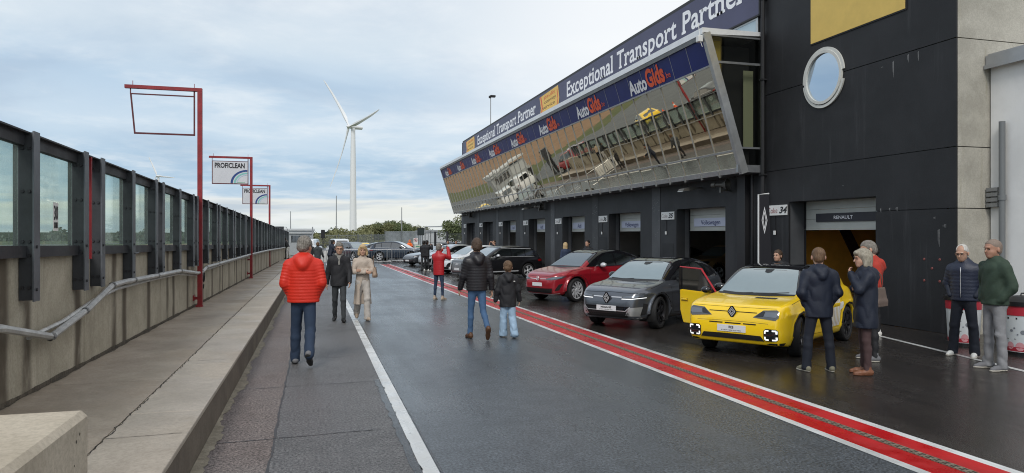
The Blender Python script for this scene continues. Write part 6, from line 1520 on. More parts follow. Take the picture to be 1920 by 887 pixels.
# 2 man in black coat, towards us
p = Person('man in a black coat and patterned scarf with glasses walking towards the camera', (.53, 16.4, 0), -W-2, 1.78, .0105, group='people walking on the pit lane')
p.legs((15, 12, 1), (-12, 14, 1)).arms((12, 10, 18, 5), (-14, 12, 14, 0)).head(4, 10); p.hair('grey'); p.body(('down', 'down')); p.top(K_blk, .80, .026, None, 0, .02, name='coat', collar=.03); p.trousers(K_char, .0); p.shoes(S_blk, S_dk, (0, -8), (0, 12)); p.glasses()
v = Vol(p.T(-.2, -.2, 1.2), p.T(.25, .2, 1.6), .009); v.cone(p.T(.02, .06, 1.50), p.T(.085, .0, 1.44), .032, .034, .02); v.cone(p.T(.02, -.06, 1.50), p.T(.085, 0, 1.44), .032, .034, .02); v.cone(p.T(-.06, .0, 1.50), p.T(.02, .065, 1.50), .03, .03, .02); v.cone(p.T(-.06, .0, 1.50), p.T(.02, -.065, 1.50), .03, .03, .02); v.cone(p.T(.09, 0, 1.44), p.T(.125, .0, 1.28), .035, .02, .02)
vol_object(v, 'scarf', K_scarf, p.root, 1, 1)
# 3 woman in beige, arms crossed
p = Person('woman with blonde hair in a long beige coat and arms crossed walking towards the camera', (1.06, 16.55, 0), -W+4, 1.72, .0105, group='people walking on the pit lane', build=.92)
p.legs((12, 10, 1), (-12, 26, 1)).arms(((.07, .235, 1.15), (.17, -.03, 1.17)), ((.08, .235, 1.14), (.19, -.02, 1.13))).head(-8, 2); p.hair('blond', 'bob'); p.body(('chest', 'chest')); p.top(K_beige, .95, .020, None, 0, .0, name='coat', collar=.02); p.coat(K_beige, .38, .018, .06, 'coat_skirt', .10); p.trousers(K_beige2, .018, .012, folds=.006); p.shoes(S_bei, S_bei, (0, -6), (0, 20))
bag('handbag', (1.33, 16.5, .98), [(-.1, 0, .22), (-.13, .03, .45), (-.16, .02, .50)], K_bag, 'tan shoulder bag carried by the woman in the beige coat', .26, .24, .10, 80)
# 4 red puffer, photographing
p = Person('person in a red quilted jacket and jeans taking a photo with raised arms', (3.66, 21.5, 0), 52, 1.70, .012, group='visitors among the show cars')
p.legs((1, 3, 5), (1, 3, 5)).arms(((.16, .25, 1.30), (.36, .10, 1.56)), ((.18, .28, 1.32), (.34, .14, 1.62))).head(0, -3); p.hair('grey'); p.body(('grip', 'grip')); p.top(K_redj, .78, .034, (.9, .055), 0, .0, collar=.05, folds=.001); p.trousers(K_den, -.008); p.shoes(S_bei, S_sol)
ph = empty('phone', tuple(p.root.matrix_basis @ Vector((0, 0, 0))), 0, 'dark phone held up by the person in the red jacket', 'phone')
hx, hy = math.cos(R(52)), math.sin(R(52)); ph.location = (3.66+.42*hx, 21.5+.42*hy, 1.60); ph.rotation_euler = (0, 0, R(52)); MB().box(-.006, .006, -.085, .085, -.04, .04, .004).local('case', S_blk, ph); MB().box(-.0075, -.006, -.075, .075, -.035, .035).local('screen', mat('phone_screen', (.2, .3, .35), .2), ph)
# 5 black puffer, walking away
p = Person('man in a black quilted jacket and blue jeans walking away beside a boy', (2.92, 12.95, 0), W+2, 1.84, .0098, group='people walking on the pit lane', build=1.06)
p.legs((7, 4, 2), (-10, 36, 2)).arms((10, 12, 12, 0), (-6, 12, 14, 0)).head(-14, 0); p.hair('brown', 'quiff'); p.body(('down', 'down')); p.top(K_puff, .85, .030, (.9, .05), 1.15, .006, name='jacket', collar=.03, folds=.002); p.trousers(K_jean, -.004); p.shoes(S_brn, S_brn, (0, 0), (0, 55))
# 6 boy
p = Person('boy in a black hooded coat and pale baggy jeans walking beside the man in black', (3.52, 12.95, 0), W-3, 1.40, .0105, group='people walking on the pit lane', kid=True, build=.98)
p.legs((6, 6, 2), (-6, 22, 2)).arms((-2, 16, 18, 0), (2, 16, 14, 0)).head(-22, 0); p.hair('chest'); p.body(('down', 'down')); p.top(K_blk, .72, .040, None, 1.2, .02, name='coat', collar=.03, folds=.006); p.trousers(K_light, .030, .02, folds=.009); p.shoes(S_nav, S_sol, (0, 0), (0, 20))
MB().box(-.004, 0, -.02, .02, -.008, .008).local('badge', S_wh, p.root).location = tuple(p.T(-.165, -.12, 1.33))
# 7, 8 two people in black by the silver car
p = Person('person in black taking a photo at the nose of the silver car', (6.30, 41.2, 0), 40, 1.78, .016, group='visitors among the show cars')
p.legs((1, 3, 6), (1, 3, 6)).arms(((.15, .26, 1.28), (.34, .10, 1.48)), ((.15, .26, 1.28), (.34, .10, 1.48))).hair('dark'); p.body(('grip', 'grip')); p.top(K_blk, .84, .04); p.trousers(K_blk); p.shoes(S_wh, S_wh)
p = Person('person in a dark cap standing half behind the one photographing the silver car', (6.25, 42.1, 0), 60, 1.76, .016, group='visitors among the show cars')
p.legs().arms((20, 8, 60, 10), (0, 8, 12, 0)).hair('dark'); p.body(); p.top(K_blk, .84, .03); p.trousers(K_char); p.shoes(S_blk)
# 9 hi vis marshal
p = Person('marshal in a bright orange hooded suit behind the bonnet of the navy suv', (8.6, 66.8, 0), -80, 1.78, .02, group='visitors among the show cars')
p.legs().arms((30, 10, 80, 30), (20, 10, 70, 25)).hair(K_hiv, 'bob'); p.body(); p.top(K_hiv, .8, .04, None, 1.3); p.trousers(K_hiv); p.shoes(S_blk)
# 10, 11 leaning on the wall
p = Person('person with a black jacket and pale trousers leaning on the end of the pit wall', (-1.95, 56.5, .36), 165, 1.70, .016, lean=28, group='people leaning on the pit wall')
p.legs((8, 10, 6), (-4, 4, 6)).arms(((.22, .25, 1.2), (.42, .12, 1.18)), ((.22, .25, 1.2), (.42, .12, 1.18))).hair('dark'); p.body(('fist', 'fist')); p.top(K_blk, .92, .04); p.trousers(K_whiteT, .01); p.shoes(S_blk)
p = Person('person in a cream top and dark trousers leaning on the pit wall, farther one', (-2.05, 57.6, .36), 150, 1.74, .016, lean=22, group='people leaning on the pit wall')
p.legs((6, 8, 6), (-4, 4, 6)).arms(((.22, .25, 1.2), (.42, .12, 1.18)), ((.22, .25, 1.2), (.42, .12, 1.18))).hair('dark'); p.body(('fist', 'fist')); p.top(cloth('cream', (.5, .36, .26)), .95, .02); p.trousers(K_navy2); p.shoes(S_blk)
# 12.. people by the barriers
for (x, y, yw, hgt, hr, tp, tr, lab) in ((-.25, 50.5, 80, 1.62, 'dark', K_blk, K_blk, 'person in a dark top and cap in front of the white vans'),
        (.15, 40.5, 75, 1.68, 'chest', K_char, K_blk, 'person with chestnut hair and a dark jacket beyond the man in orange'),
        (.85, 42.5, 25, 1.84, 'dark', K_navy, K_navy2, 'tall person in navy bending towards the barrier beyond the man in black')):
    p = Person(lab, (x, y, 0), yw, hgt, .016, group='visitors among the show cars', lean=18 if 'bending' in lab else 3)
    p.legs((2, 4, 5), (2, 4, 5)).arms((25, 14, 50, 10), (10, 14, 30, 0)).hair(hr); p.body(('down', 'down')); p.top(tp, .84, .035, hood=.8); p.trousers(tr); p.shoes(S_blk)
# near the garages
for (x, y, yw, hgt, hr, st_, tp, tr, lab, arm_) in ((10.35, 56.5, -100, 1.74, 'dark', 'short', K_blk, K_blk, 'dark haired person in black by the gate beyond the show cars', 0),
        (9.75, 50.0, -100, 1.76, 'dark', 'short', K_blk, K_blk, 'person in black behind the roof of the silver car', 0),
        (9.85, 44.6, 215, 1.78, 'brown', 'short', K_blk, K_blk, 'person facing the camera behind the roof of the white car', 0),
        (9.95, 39.6, 225, 1.78, 'brown', 'short', K_navy, K_blk, 'person with bare forearms raised to take a photo over the white car', 1),
        (10.55, 29.2, 95, 1.70, 'blond', 'long', K_blu, K_jean, 'woman with long blonde hair and a blue top seen from behind near the garages', 0),
        (10.95, 27.6, 215, 1.80, 'dark', 'short', K_blk, K_navy2, 'young man in a black sweatshirt standing at the garage door behind the red car', 0)):
    p = Person(lab, (x, y, 0), yw, hgt, .014, group='visitors among the show cars')
    p.legs((1, 3, 4), (1, 3, 4)).arms(*(((( .14, .27, 1.38), (.30, .10, 1.62)), ((.14, .27, 1.38), (.30, .10, 1.62))) if arm_ else ((2, 8, 16, 0), (2, 8, 16, 0)))).hair(hr, st_); p.body(('grip', 'grip') if arm_ else ('down', 'down')); p.top(tp, .86, .024, sleeve=.35 if arm_ else 1.); p.trousers(tr); p.shoes(S_blk)
# crouching between the cars
p = Person('dark haired person in a black jacket bending down between the grey and yellow cars', (10.35, 13.9, 0), 200, 1.72, .014, lean=32, group='visitors among the show cars')
p.legs((30, 38, 5), (26, 34, 5)).arms((35, 10, 40, 10), (35, 10, 40, 10)).hair('brown'); p.body(); p.top(K_blk, .86, .035, (.8, .06)); p.trousers(K_blk); p.shoes(S_blk)
# man and woman beside the yellow car
p = Person('man in a navy hooded jacket and navy trousers with his back to the camera', (6.80, 8.42, 0), 72, 1.72, .0095, group='visitors beside the yellow car', build=1.06)
p.legs((2, 4, 8), (2, 4, 8)).arms(((-.05, .250, 1.13), (.045, .175, .955)), ((-.05, .250, 1.13), (.045, .175, .955))).head(-16, 0); p.hair('chest', 'crop'); p.body(('pocket', 'pocket')); p.top(K_navy, .78, .034, None, 1.1, .0, name='jacket', collar=.02, folds=.006); p.trousers(K_navy2, .008, .01); p.shoes(S_olv, S_sol, (10, 0), (5, 0))
v = Vol(p.T(-.15, -.15, 1.4), p.T(.15, .15, 1.6), .008); v.cone(p.T(-.03, .06, 1.495), p.T(-.09, 0, 1.475), .018, .018, .02); v.cone(p.T(-.03, -.06, 1.495), p.T(-.09, 0, 1.475), .018, .018, .02); vol_object(v, 'collar', cloth('pale_grey', (.42, .43, .45)), p.root, 1, 1)
p = Person('woman with short ash hair in a navy parka touching her chin', (7.28, 8.08, 0), 150, 1.70, .0095, group='visitors beside the yellow car', build=1.08)
p.legs((1, 3, 2), (1, 3, 2)).arms(((.12, .22, 1.20), (.185, .03, 1.40)), ((.06, .22, 1.16), (.15, -.02, 1.20))).head(12, 6); p.hair('ash', 'bob'); p.body(('chin', 'chest')); p.top(K_navy, .66, .040, None, 1.05, .02, name='parka', folds=.006); p.trousers(K_brn, .0); p.shoes(S_tan, S_tan, (0, 0), (6, 0))
# man in rust jacket behind them and his companion
p = Person('man with grey hair and a rust red hooded jacket behind the woman in the parka', (8.22, 8.98, 0), 150, 1.82, .0105, group='visitors beside the yellow car')
p.legs((2, 4, 5), (2, 4, 5)).arms((0, 6, 10, 0), (0, 6, 10, 0)).head(5, 14); p.hair('grey', 'thin'); p.body(); p.top(K_rust, .84, .03, None, 1., name='jacket'); p.trousers(K_blk); p.shoes(S_gry, S_sol); p.glasses()
bag('handbag', (8.02, 8.62, .86), [(-.11, 0, .22), (-.03, .02, .48), (.0, .02, .52), (.05, 0, .46), (.11, 0, .22)], K_bag2, 'taupe handbag hanging behind the woman in the navy parka', .34, .28, .12, 25)
p = Person('person in dark blue mostly hidden behind the man in the rust jacket', (10.42, 11.35, 0), 170, 1.74, .013, group='visitors beside the yellow car')
p.legs((2, 4, 5), (2, 4, 5)).arms((10, 10, 30, 10), (0, 10, 20, 0)).hair('dark'); p.body(); p.top(K_navy, .84, .03); p.trousers(K_blk); p.shoes(S_wh, S_wh)
# two men at the right
p = Person('man with white hair and glasses in a quilted navy vest by the dark wall', (9.92, 8.92, 0), 205, 1.76, .0100, group='men talking by the white building', build=1.06)
p.legs((1, 3, 6), (1, 3, 6)).arms(((-.05, .250, 1.13), (.045, .175, .955)), ((-.05, .250, 1.13), (.045, .175, .955))).head(-4, 16); p.hair('white', 'thin', .9); p.body(('pocket', 'pocket')); p.top(K_navy, .90, .012, None, 0, name='shirt', folds=.004, shoulder=.9); p.top(K_vest, .87, .036, (.8, .055), 0, .0, 0.02, name='vest', collar=.05, belly=.0, folds=.001, shoulder=.9); p.zip(mat('zip', (.5, .5, .52), .4, .5), .93, 1.40, .20); p.trousers(K_navy2, .012, .014); p.shoes(S_wh, S_sol, (0, 0), (0, 0)); p.glasses()
p = Person('man with cropped hair in a green hooded sweatshirt and grey trousers', (9.32, 7.88, 0), 168, 1.83, .0100, group='men talking by the white building', skin=M_skin2, build=1.08)
p.legs((1, 3, 4), (1, 3, 4)).arms(((-.05, .250, 1.13), (.045, .175, .955)), ((-.05, .250, 1.13), (.045, .175, .955))).head(8, 4); p.hair('crop', 'crop'); p.body(('pocket', 'pocket')); p.top(K_green, .88, .034, None, 1.1, .0, name='sweatshirt', belly=.0, folds=.006); p.trousers(K_grey, .004, .012, folds=.007); p.shoes(S_gry, S_sol)
# ================================================================== gantry signs
def gpos(u, d):
    a = (u-960)/FPX; s_, c_ = math.sin(R(YAW)), math.cos(R(YAW)); return d*(s_+a*c_), d*(c_-a*s_)

def gantry(y, zt, boardp, lab):
    x = XL(y)+.13 if y < 20 else (-2.34 if y < 35 else -2.38)
    t = empty('gantry_sign', (x, y, .36), 0, lab, 'sign pole', 'red poles reaching out over the concrete wall')
    m = MB(); m.box(x-.048, x+.048, y-.048, y+.048, .36, zt); m.box(x-.08, x+.06, y-.06, y+.06, .36, .40); 
    m.build('pole', M_redp, t)
    m = MB()
    for z in (.52, 1.05, 1.62): m.box(XL(y)+.01, x-.049, y-.03, y+.03, z, z+.06)
    m.box(XL(y)+.002, XL(y)+.02, y-.12, y+.12, .5, .62); m.build('bracket', M_redp, t)
    m = MB(); m.box(x-1.50, x+.048, y-.045, y+.045, zt+.002, zt+.075); m.box(x-1.35, x-1.34, y-.01, y+.01, zt+.076, zt+.17); m.box(x-.12, x-.11, y-.01, y+.01, zt+.076, zt+.17); m.build('arm', M_redp, t)
    m = MB(); z1, z0 = zt-.10, zt-.98; a, b = x-1.40, x-.10
    m.box(a, b, y-.015, y+.015, z1-.025, z1); m.box(a+.08 if not boardp else a, b, y-.02, y+.02, z0, z0+.035)
    m.prism([(a, z1), (a+.03, z1), (a+.11, z0), (a+.08, z0)] if not boardp else [(a, z1), (a+.03, z1), (a+.03, z0), (a, z0)], 'y', y-.016, y+.016); m.box(b-.03, b, y-.017, y+.017, z0, zt)
    m.box(a, a+.02, y-.012, y+.012, z1, zt+.01)
    m.build('hanging_frame', mat('red_dark', (.10, .012, .016), .5), t)
    if boardp:
        B = MB().box(a+.03, b-.03, y-.018, y+.012, z0+.035, z1-.025); bo = B.build('board', mat('board_white', (.62, .63, .66), .5, var=.04), t)
        w_ = b-a-.06
        text('PROFICLEAN', lambda s_, q: (a+.10+s_, y-.022, z1-.26+q), w_*.86, .19, .035).build('lettering', M_black, bo)
        for r0, r1, mm in ((.52, .60, mat('arc_navy', (.02, .06, .22), .5)), (.42, .48, mat('arc_mint', (.22, .55, .50), .5)), (.36, .39, mat('arc_pale', (.45, .60, .75), .5))):
            m = MB(); cx_, cz_ = b-.04, z0+.04
            for i in range(12):
                t0, t1 = math.pi/2*(1+i/12), math.pi/2*(1+(i+1)/12); m.quad(*[(cx_+rr_*math.cos(tt), y-.022-.001*(r0 < .5), cz_+rr_*.86*math.sin(tt)) for rr_, tt in ((r0, t0), (r1, t0), (r1, t1), (r0, t1))])
            m.build('arc', mm, bo)
        MB().box(b-.42, b-.12, y-.022, y-.020, z0+.06, z0+.075).build('green_line', mat('line_green', (.10, .40, .20), .5), bo)
gantry(17.0, 5.12, False, 'red gantry pole with an empty hanging frame, nearest of the three')
gantry(28.85, 4.93, True, 'red gantry pole with a white board, the middle one of three')
gantry(41.0, 4.75, True, 'red gantry pole with a white board, the farthest of three')

t = empty('cable_hook', (XL(17.6)+.1, 17.9, 1.0), 0, 'black cable hook hanging on the concrete wall just past the nearest red pole', 'hook'); m = MB(); x_ = XL(17.9)+.05
m.tube([(x_, 17.75, 1.2), (x_, 17.75, .75), (x_+.03, 17.8, .72), (x_+.03, 17.85, .8)], .015, 6); m.tube([(x_+.03, 17.85+.11*math.cos(a), .98+.11*math.sin(a)) for a in np.linspace(0, 6.283, 15)], .018, 5, False); m.tube([(x_+.03, 17.85+.07*math.cos(a), .95+.08*math.sin(a)) for a in np.linspace(0, 6.283, 15)], .014, 5, False)
m.build('hook', M_black, t, True)
# ================================================================== turbines, masts and lamps
M_turb = mat('turbine_white', (.76, .77, .78), .5, var=.04)
def turbine(x, y, hub, D, L, ph, m_, cone, lab, s=1.):
    """ph: first blade angle; the rotor axis is turned so that the disc is seen obliquely"""
    t = empty('wind_turbine', (x, y, 0), 0, lab, 'wind turbine', 'wind turbines on the horizon')
    MB().lathe([(3.0*s, -2), (2.8*s, hub*.25), (2.4*s, hub*.6), (1.8*s, hub-1.5*s), (0, hub-1.4*s)], Matrix.Translation((x, y, 0)), 24).build('tower', M_turb, t, True)
    view = Vector((x, y, 0)).normalized(); right = Vector((view.y, -view.x, 0)); ax = (right*-math.sqrt(1-m_*m_)-view*m_).normalized(); side = Vector((-ax.y, ax.x, 0))
    if side.dot(right) < 0: side = -side
    c = Vector((x, y, hub)); f = c+ax*4.2*s
    n = MB(); n.tube([c-ax*9*s, c-ax*8.6*s, c-ax*2*s, c+ax*2.4*s, c+ax*3*s], [.4*s, 1.5*s, 1.9*s, 1.8*s, 1.2*s], 14); n.build('nacelle', M_turb, t, True)
    n = MB(); n.tube([c+ax*3.05*s, c+ax*4*s, c+ax*5.6*s, c+ax*6.4*s], [1.6*s, 1.7*s, 1.1*s, .1], 14); n.build('hub', M_turb, t, True)
    for k in range(3):
        a = R(ph+120*k); d = side*math.sin(a)+Vector((0, 0, math.cos(a))); e = ax.cross(d)
        b = MB(); V = []; F = []
        prof = [(.0, 1.2, 1.1), (.05, 1.4, 1.0), (.14, 2.7, .7), (.22, 2.9, .6), (.4, 2.3, .45), (.7, 1.9, .4), (.93, 1.3, .3), (1., .6, .2)]
        for q, w_, th in prof:
            p = f+d*(1.2*s+q*L)+ax*(cone*q*q*L); tw = R(35*(1-q)); ee = e*math.cos(tw)+ax*math.sin(tw); aa = -e*math.sin(tw)+ax*math.cos(tw)
            V += [tuple(p+ee*w_*.35*s), tuple(p+aa*th*s+ee*-.1*s), tuple(p-ee*w_*.75*s), tuple(p-aa*th*s+ee*-.1*s)]
        for i in range(len(prof)-1):
            for j_ in range(4): F.append((4*i+j_, 4*i+(j_+1) % 4, 4*i+4+(j_+1) % 4, 4*i+4+j_))
        F.append((0, 1, 2, 3)); b.add(V, F); b.build('blade', M_turb, t, True)
turbine(*gpos(662, 600), 97., 600, 53., -37., .52, .10, 'big white wind turbine standing beyond the wooded mound')
turbine(*gpos(297, 1500), 136., 1500, 42., -24., .80, .05, 'small pale wind turbine far away above the safety screen', 1.15)
M_mast = mat('mast_grey', (.30, .31, .32), .5, .3)
def mast(x, y, h, r, lab, name='mast', cat='mast', top=None):
    t = empty(name, (x, y, 0), 0, lab, cat); MB().tube([(x, y, 0), (x, y, h)], [r, r*.6], 8).build('pole', M_mast, t); 
    if top: top(t, x, y, h)
    return t
def lamp_top(t, x, y, h):
    m = MB(); m.box(x-.05, x+.42, y-.15, y+.15, h-.02, h+.16, .03); m.build('lamp_head', M_black, t); m = MB(); m.box(x-.16, x-.02, y-.1, y+.1, h-.1, h+.1, .02); m.build('sensor', M_black, t)
mast(*gpos(920, 62), 14.3, .06, 'thin lamp post rising behind the roof of the pit building', 'lamp_post', 'lamp post', lamp_top)
mast(20., 170., 9.5, .15, 'thin mast standing in front of the wooded mound')
mast(12., 420., 27., .35, 'thin mast far behind the wooded mound')
mast(-15., 480., 20., .35, 'faint thin mast over the distant woods')

# ================================================================== trees
LEAF = [mat('leaf_green', (.085, .115, .045), .8, col2=(.15, .175, .075), vscale=.6), mat('leaf_olive', (.13, .14, .055), .8, col2=(.20, .195, .09), vscale=.6), mat('leaf_autumn', (.18, .125, .06), .8, col2=(.25, .19, .09), vscale=.6)]
M_bark = mat('bark', (.06, .05, .04), .9)
def crown_mesh(n, lobes, leaf, seed):
    rr = random.Random(seed); mb = MB(); L_ = []
    for _ in range(lobes):
        a = rr.uniform(0, 6.28); d = rr.uniform(0, .65); L_.append((math.cos(a)*d, math.sin(a)*d, rr.uniform(-.45, .55), rr.uniform(.28, .48)))
    for i in range(n):
        c = rr.choice(L_); v = Vector((rr.gauss(0, 1), rr.gauss(0, 1), rr.gauss(0, 1))).normalized()*c[3]*rr.uniform(.55, 1.05)
        p = Vector(c[:3])+v; u = Vector((rr.gauss(0, 1), rr.gauss(0, 1), rr.gauss(0, 1))).normalized(); w_ = u.cross(Vector((rr.gauss(0, 1), rr.gauss(0, 1), rr.gauss(0, 1)))).normalized(); s_ = leaf*rr.uniform(.6, 1.4)
        mb.quad(tuple(p-u*s_), tuple(p-w_*s_*.7), tuple(p+u*s_), tuple(p+w_*s_*.7))
    return mb
PROTO = []
for i in range(5):
    mb = crown_mesh(2600, 15, .055, 100+i); me = bpy.data.meshes.new('crown'); me.from_pydata(mb.v, [], mb.f); me.materials.append(LEAF[(0, 1, 0, 1, 2)[i]]); PROTO.append(me)
def tree(x, y, h, w_, k, lab, group=None, z=0., name='tree'):
    t = empty(name, (x, y, z), random.uniform(0, 6), lab, 'tree', group)
    tk = MB(); tk.tube([(0, 0, 0), (.02*h, 0, h*.35), (0, .01*h, h*.7)], [h*.028, h*.02, h*.008], 6)
    for a in (0, 2, 4.2): tk.tube([(0, 0, h*.35), (math.cos(a)*w_*.3, math.sin(a)*w_*.3, h*.65)], [h*.012, h*.004], 5)
    tk.local('trunk', M_bark, t, True)
    c = bpy.data.objects.new('crown', PROTO[k]); COL.objects.link(c); c.parent = t; c.location = (0, 0, h*.60); c.scale = (w_*.5, w_*.5, h*.42); return t
# the wooded mound: an earth bank with separate trees on it
x_, y_ = gpos(752, 230)
def mound(mb, cx, cy, rx, ry, h, n=28):
    for i in range(7):
        q = i/6
        for j_ in range(n): t = 2*math.pi*j_/n; mb.v.append((cx+rx*(1-q)*math.cos(t), cy+ry*(1-q)*math.sin(t), h*math.sin(q*math.pi/2)-.02))
    k = len(mb.v)-7*n
    for i in range(6):
        for j_ in range(n): a = k+i*n+j_; b = k+i*n+(j_+1) % n; mb.f.append((a, b, b+n, a+n))
    return mb
structure(mound(MB(), x_, y_, 24, 14, 3.0), 'hill', M_grass, True)
ii = 0
for row, (dd, hh) in enumerate(((222, 5.6), (229, 6.6), (237, 7.4))):
    for k in range(11 if row else 10):
        u = 676+12.*k+random.uniform(-4, 4)+row*4; env = math.sin(max(0, min(1, (u-655)/155))*math.pi)**.6
        x, y = gpos(u, dd+random.uniform(-2, 2)); tree(x, y, .88*hh*(.55+.45*env)+random.uniform(-.6, .6), random.uniform(4.5, 6.5), random.choice((0, 0, 1, 2, 1, 3)), 'leafy tree in the autumn wood on the mound behind the grey panel fence', 'trees on the mound', z=2.2*env-.3); ii += 1
for u, d_, h_, w_, k, lab in ((852, 112, 5.5, 5.2, 0, 'bright green bushy tree at the corner of the pit building'), (868, 118, 6.0, 5.5, 1, 'green tree half hidden by the far corner of the pit building'), (800, 135, 4.4, 4.4, 1, 'pale green tree behind the gate')):
    x, y = gpos(u, d_); tree(x, y, h_, w_, k, lab)
# low scrub bank on the left horizon, reads as one mass
def wood(name, pts, n, leaf, m, seed):
    rr = random.Random(seed); mb = MB()
    for _ in range(n):
        u, d0, d1, z0, z1 = pts(rr); x, y = gpos(u, rr.uniform(d0, d1)); p = Vector((x, y, rr.uniform(z0, z1))); a = Vector((rr.gauss(0, 1), rr.gauss(0, 1), rr.gauss(0, 1))).normalized(); b = a.cross(Vector((rr.gauss(0, 1), rr.gauss(0, 1), rr.gauss(0, 1)))).normalized(); s_ = leaf*rr.uniform(.5, 1.5)
        mb.quad(tuple(p-a*s_), tuple(p-b*s_*.7), tuple(p+a*s_), tuple(p+b*s_*.7))
    return tag(mb.build(name, m), kind='stuff')
hN = lambda u, s_: .55+.25*math.sin(u*.11+s_)+.2*math.sin(u*.037+2*s_)
def sc1(rr): u = rr.uniform(560, 700); return u, 150, 215, 0, 5.2*(.55+.45*hN(u, 1))*rr.random()**.5
wood('undergrowth', sc1, 26000, .21, LEAF[1], 5)
def sc2(rr): u = rr.uniform(-900, 1000); return u, 700, 800, 0, 15*hN(u, 2)*rr.random()**.5
wood('forest', sc2, 26000, 2.0, mat('far_leaf', (.10, .125, .10), .9, col2=(.14, .16, .12), vscale=.02), 6)
def sc3(rr): u = rr.uniform(640, 900); return u, 160, 175, 0, 1.6*rr.random()
wood('shrubbery', sc3, 6000, .17, LEAF[2], 8)
structure(MB().box(-700, 900, 818, 822, -1, 9), 'terrain', mat('far_bank', (.055, .07, .045), .9))
def meadow(): pass
# ================================================================== fences, cabins, gate
M_panel = mat('fence_panel', (.28, .30, .31), .5, .3, var=.25, vscale=1.2); M_fpost = mat('fence_post', (.11, .12, .12), .6)
def fence(pts, h, lab, name='fence', pitch=.14, th=.035, step=2.5, m=M_panel, posts=True, rails=(.1, .95), group=None, solid=False):
    t = empty(name, (*pts[0], 0), 0, lab, 'fence', group); sl = MB(); po = MB()
    for (xa, ya), (xb, yb) in zip(pts, pts[1:]):
        L_ = math.hypot(xb-xa, yb-ya); d = Vector((xb-xa, yb-ya, 0))/L_
        for q in rails: sl.tube([(xa, ya, h*q), (xb, yb, h*q)], .03, 4)
        n = int(L_/pitch)
        for i in range(n):
            x, y = xa+d.x*i*pitch, ya+d.y*i*pitch; zt = h*random.uniform(.985, 1.)
            w_ = pitch*.40 if solid else th/2
            sl.quad((x-d.x*w_, y-d.y*w_, .05), (x+d.x*w_, y+d.y*w_, .05), (x+d.x*w_, y+d.y*w_, zt), (x-d.x*w_, y-d.y*w_, zt))
        for i in range(int(L_/step)+1): x, y = xa+d.x*i*step, ya+d.y*i*step; posts and MB().box(x-.05, x+.05, y-.05, y+.05, 0, h*1.04).build('post', M_fpost, t)
    sl.build('slat_panel', m, t)
    return t
g = lambda u, d: gpos(u, d)
fence([g(722, 112), g(792, 108)], 3.15, 'tall grey corrugated panel fence in front of the wooded mound', pitch=.22, solid=True, step=3.4)
fence([g(672, 122), g(724, 114)], 2.7, 'grey mesh fence left of the corrugated panels', pitch=.10, th=.03, rails=(.1, .5, .95))
fence([g(600, 128), g(672, 122)], 2.7, 'thin mesh fence in front of the scrub, behind the white vans', pitch=.16, th=.025, rails=(.1, .5, .95))
fence([g(792, 104), g(815, 101)], 2.9, 'dark wire fence beside the black display board', pitch=.11, th=.03, rails=(.1, .5, .95), m=M_fpost)
t = empty('gate', (*g(815, 100), 0), 0, 'dark double gate of thin bars beside the pit building', 'gate')
for (ua, ub) in ((817, 838), (839, 868)):
    xa, ya = g(ua, 100); xb, yb = g(ub, 97); m = MB()
    for q in (.1, 1.4, 2.6): m.tube([(xa, ya, q), (xb, yb, q)], .035, 5)
    for i in range(15): q = i/14; m.tube([(xa+(xb-xa)*q, ya+(yb-ya)*q, .1), (xa+(xb-xa)*q, ya+(yb-ya)*q, 2.6)], .015, 4)
    m.build('gate_leaf', M_fpost, t)
for u in (816, 838.5): x, y = g(u, 99); MB().box(x-.14, x+.14, y-.14, y+.14, 0, 2.95).build('gate_post', M_black, t)
# overhead bar and white hall behind the gate
x, y = g(830, 125); t = empty('white_hall', (x, y, 0), 0, 'low white hall seen through the gate', 'building'); MB().box(x-3.5, x+9, y, y+8, 0, 3.2).build('wall', mat('hall_white', (.6, .62, .63), .6), t); MB().box(x-3.7, x+9.2, y-.2, y+8.2, 3.2, 3.5).build('roof', M_alu, t)
m = MB(); xa, ya = g(797, 118); xb, yb = g(868, 112); t = empty('overhead_pipe', (xa, ya, 0), 0, 'pale overhead pipe crossing above the gate', 'pipe'); m.tube([(xa, ya, 3.95), (xb, yb, 3.95)], .10, 6); m.tube([(xa, ya, 0), (xa, ya, 3.95)], .09, 6); m.tube([(xb, yb, 0), (xb, yb, 3.95)], .09, 6); m.build('pipe', M_alu, t)
# display board and prohibition sign
x, y = g(789, 86); t = empty('display_board', (x, y, 0), 0, 'black square display board on a post by the corrugated fence', 'board'); MB().box(x-.04, x+.04, y-.04, y+.04, 0, 2.5).build('post', M_fpost, t); MB().box(x-.42, x+.42, y-.08, y+.08, 2.35, 3.25, .02).build('housing', M_black, t); MB().box(x-.36, x+.36, y-.09, y-.081, 2.42, 3.18).build('screen', mat('screen_off', (.03, .04, .04), .3), t); MB().tube([(x+.42, y, 3.2), (x+.8, y, 3.2), (x+.9, y, 3.0), (x+.9, y, 0)], .04, 6).build('bracket', M_alud, t, True)
x, y = g(779.5, 72); t = empty('prohibition_sign', (x, y, 0), 0, 'white notice with a red crossed circle behind the navy suv', 'sign')
MB().box(x-.22, x+.22, y-.01, y+.01, 1.35, 2.0).box(x-.02, x+.02, y+.011, y+.04, 0, 1.9).build('board', M_wplas, t)
m = MB(); m.tube([(x+.16*math.cos(a), y-.015, 1.78+.16*math.sin(a)) for a in np.linspace(0, 6.283, 17)], .018, 4, False); m.tube([(x-.11, y-.015, 1.89), (x+.11, y-.015, 1.67)], .018, 4); m.build('red_ring', mat('sign_red', (.5, .02, .02), .5), t); MB().box(x-.06, x+.06, y-.014, y-.011, 1.72, 1.84).build('pictogram', M_black, t)
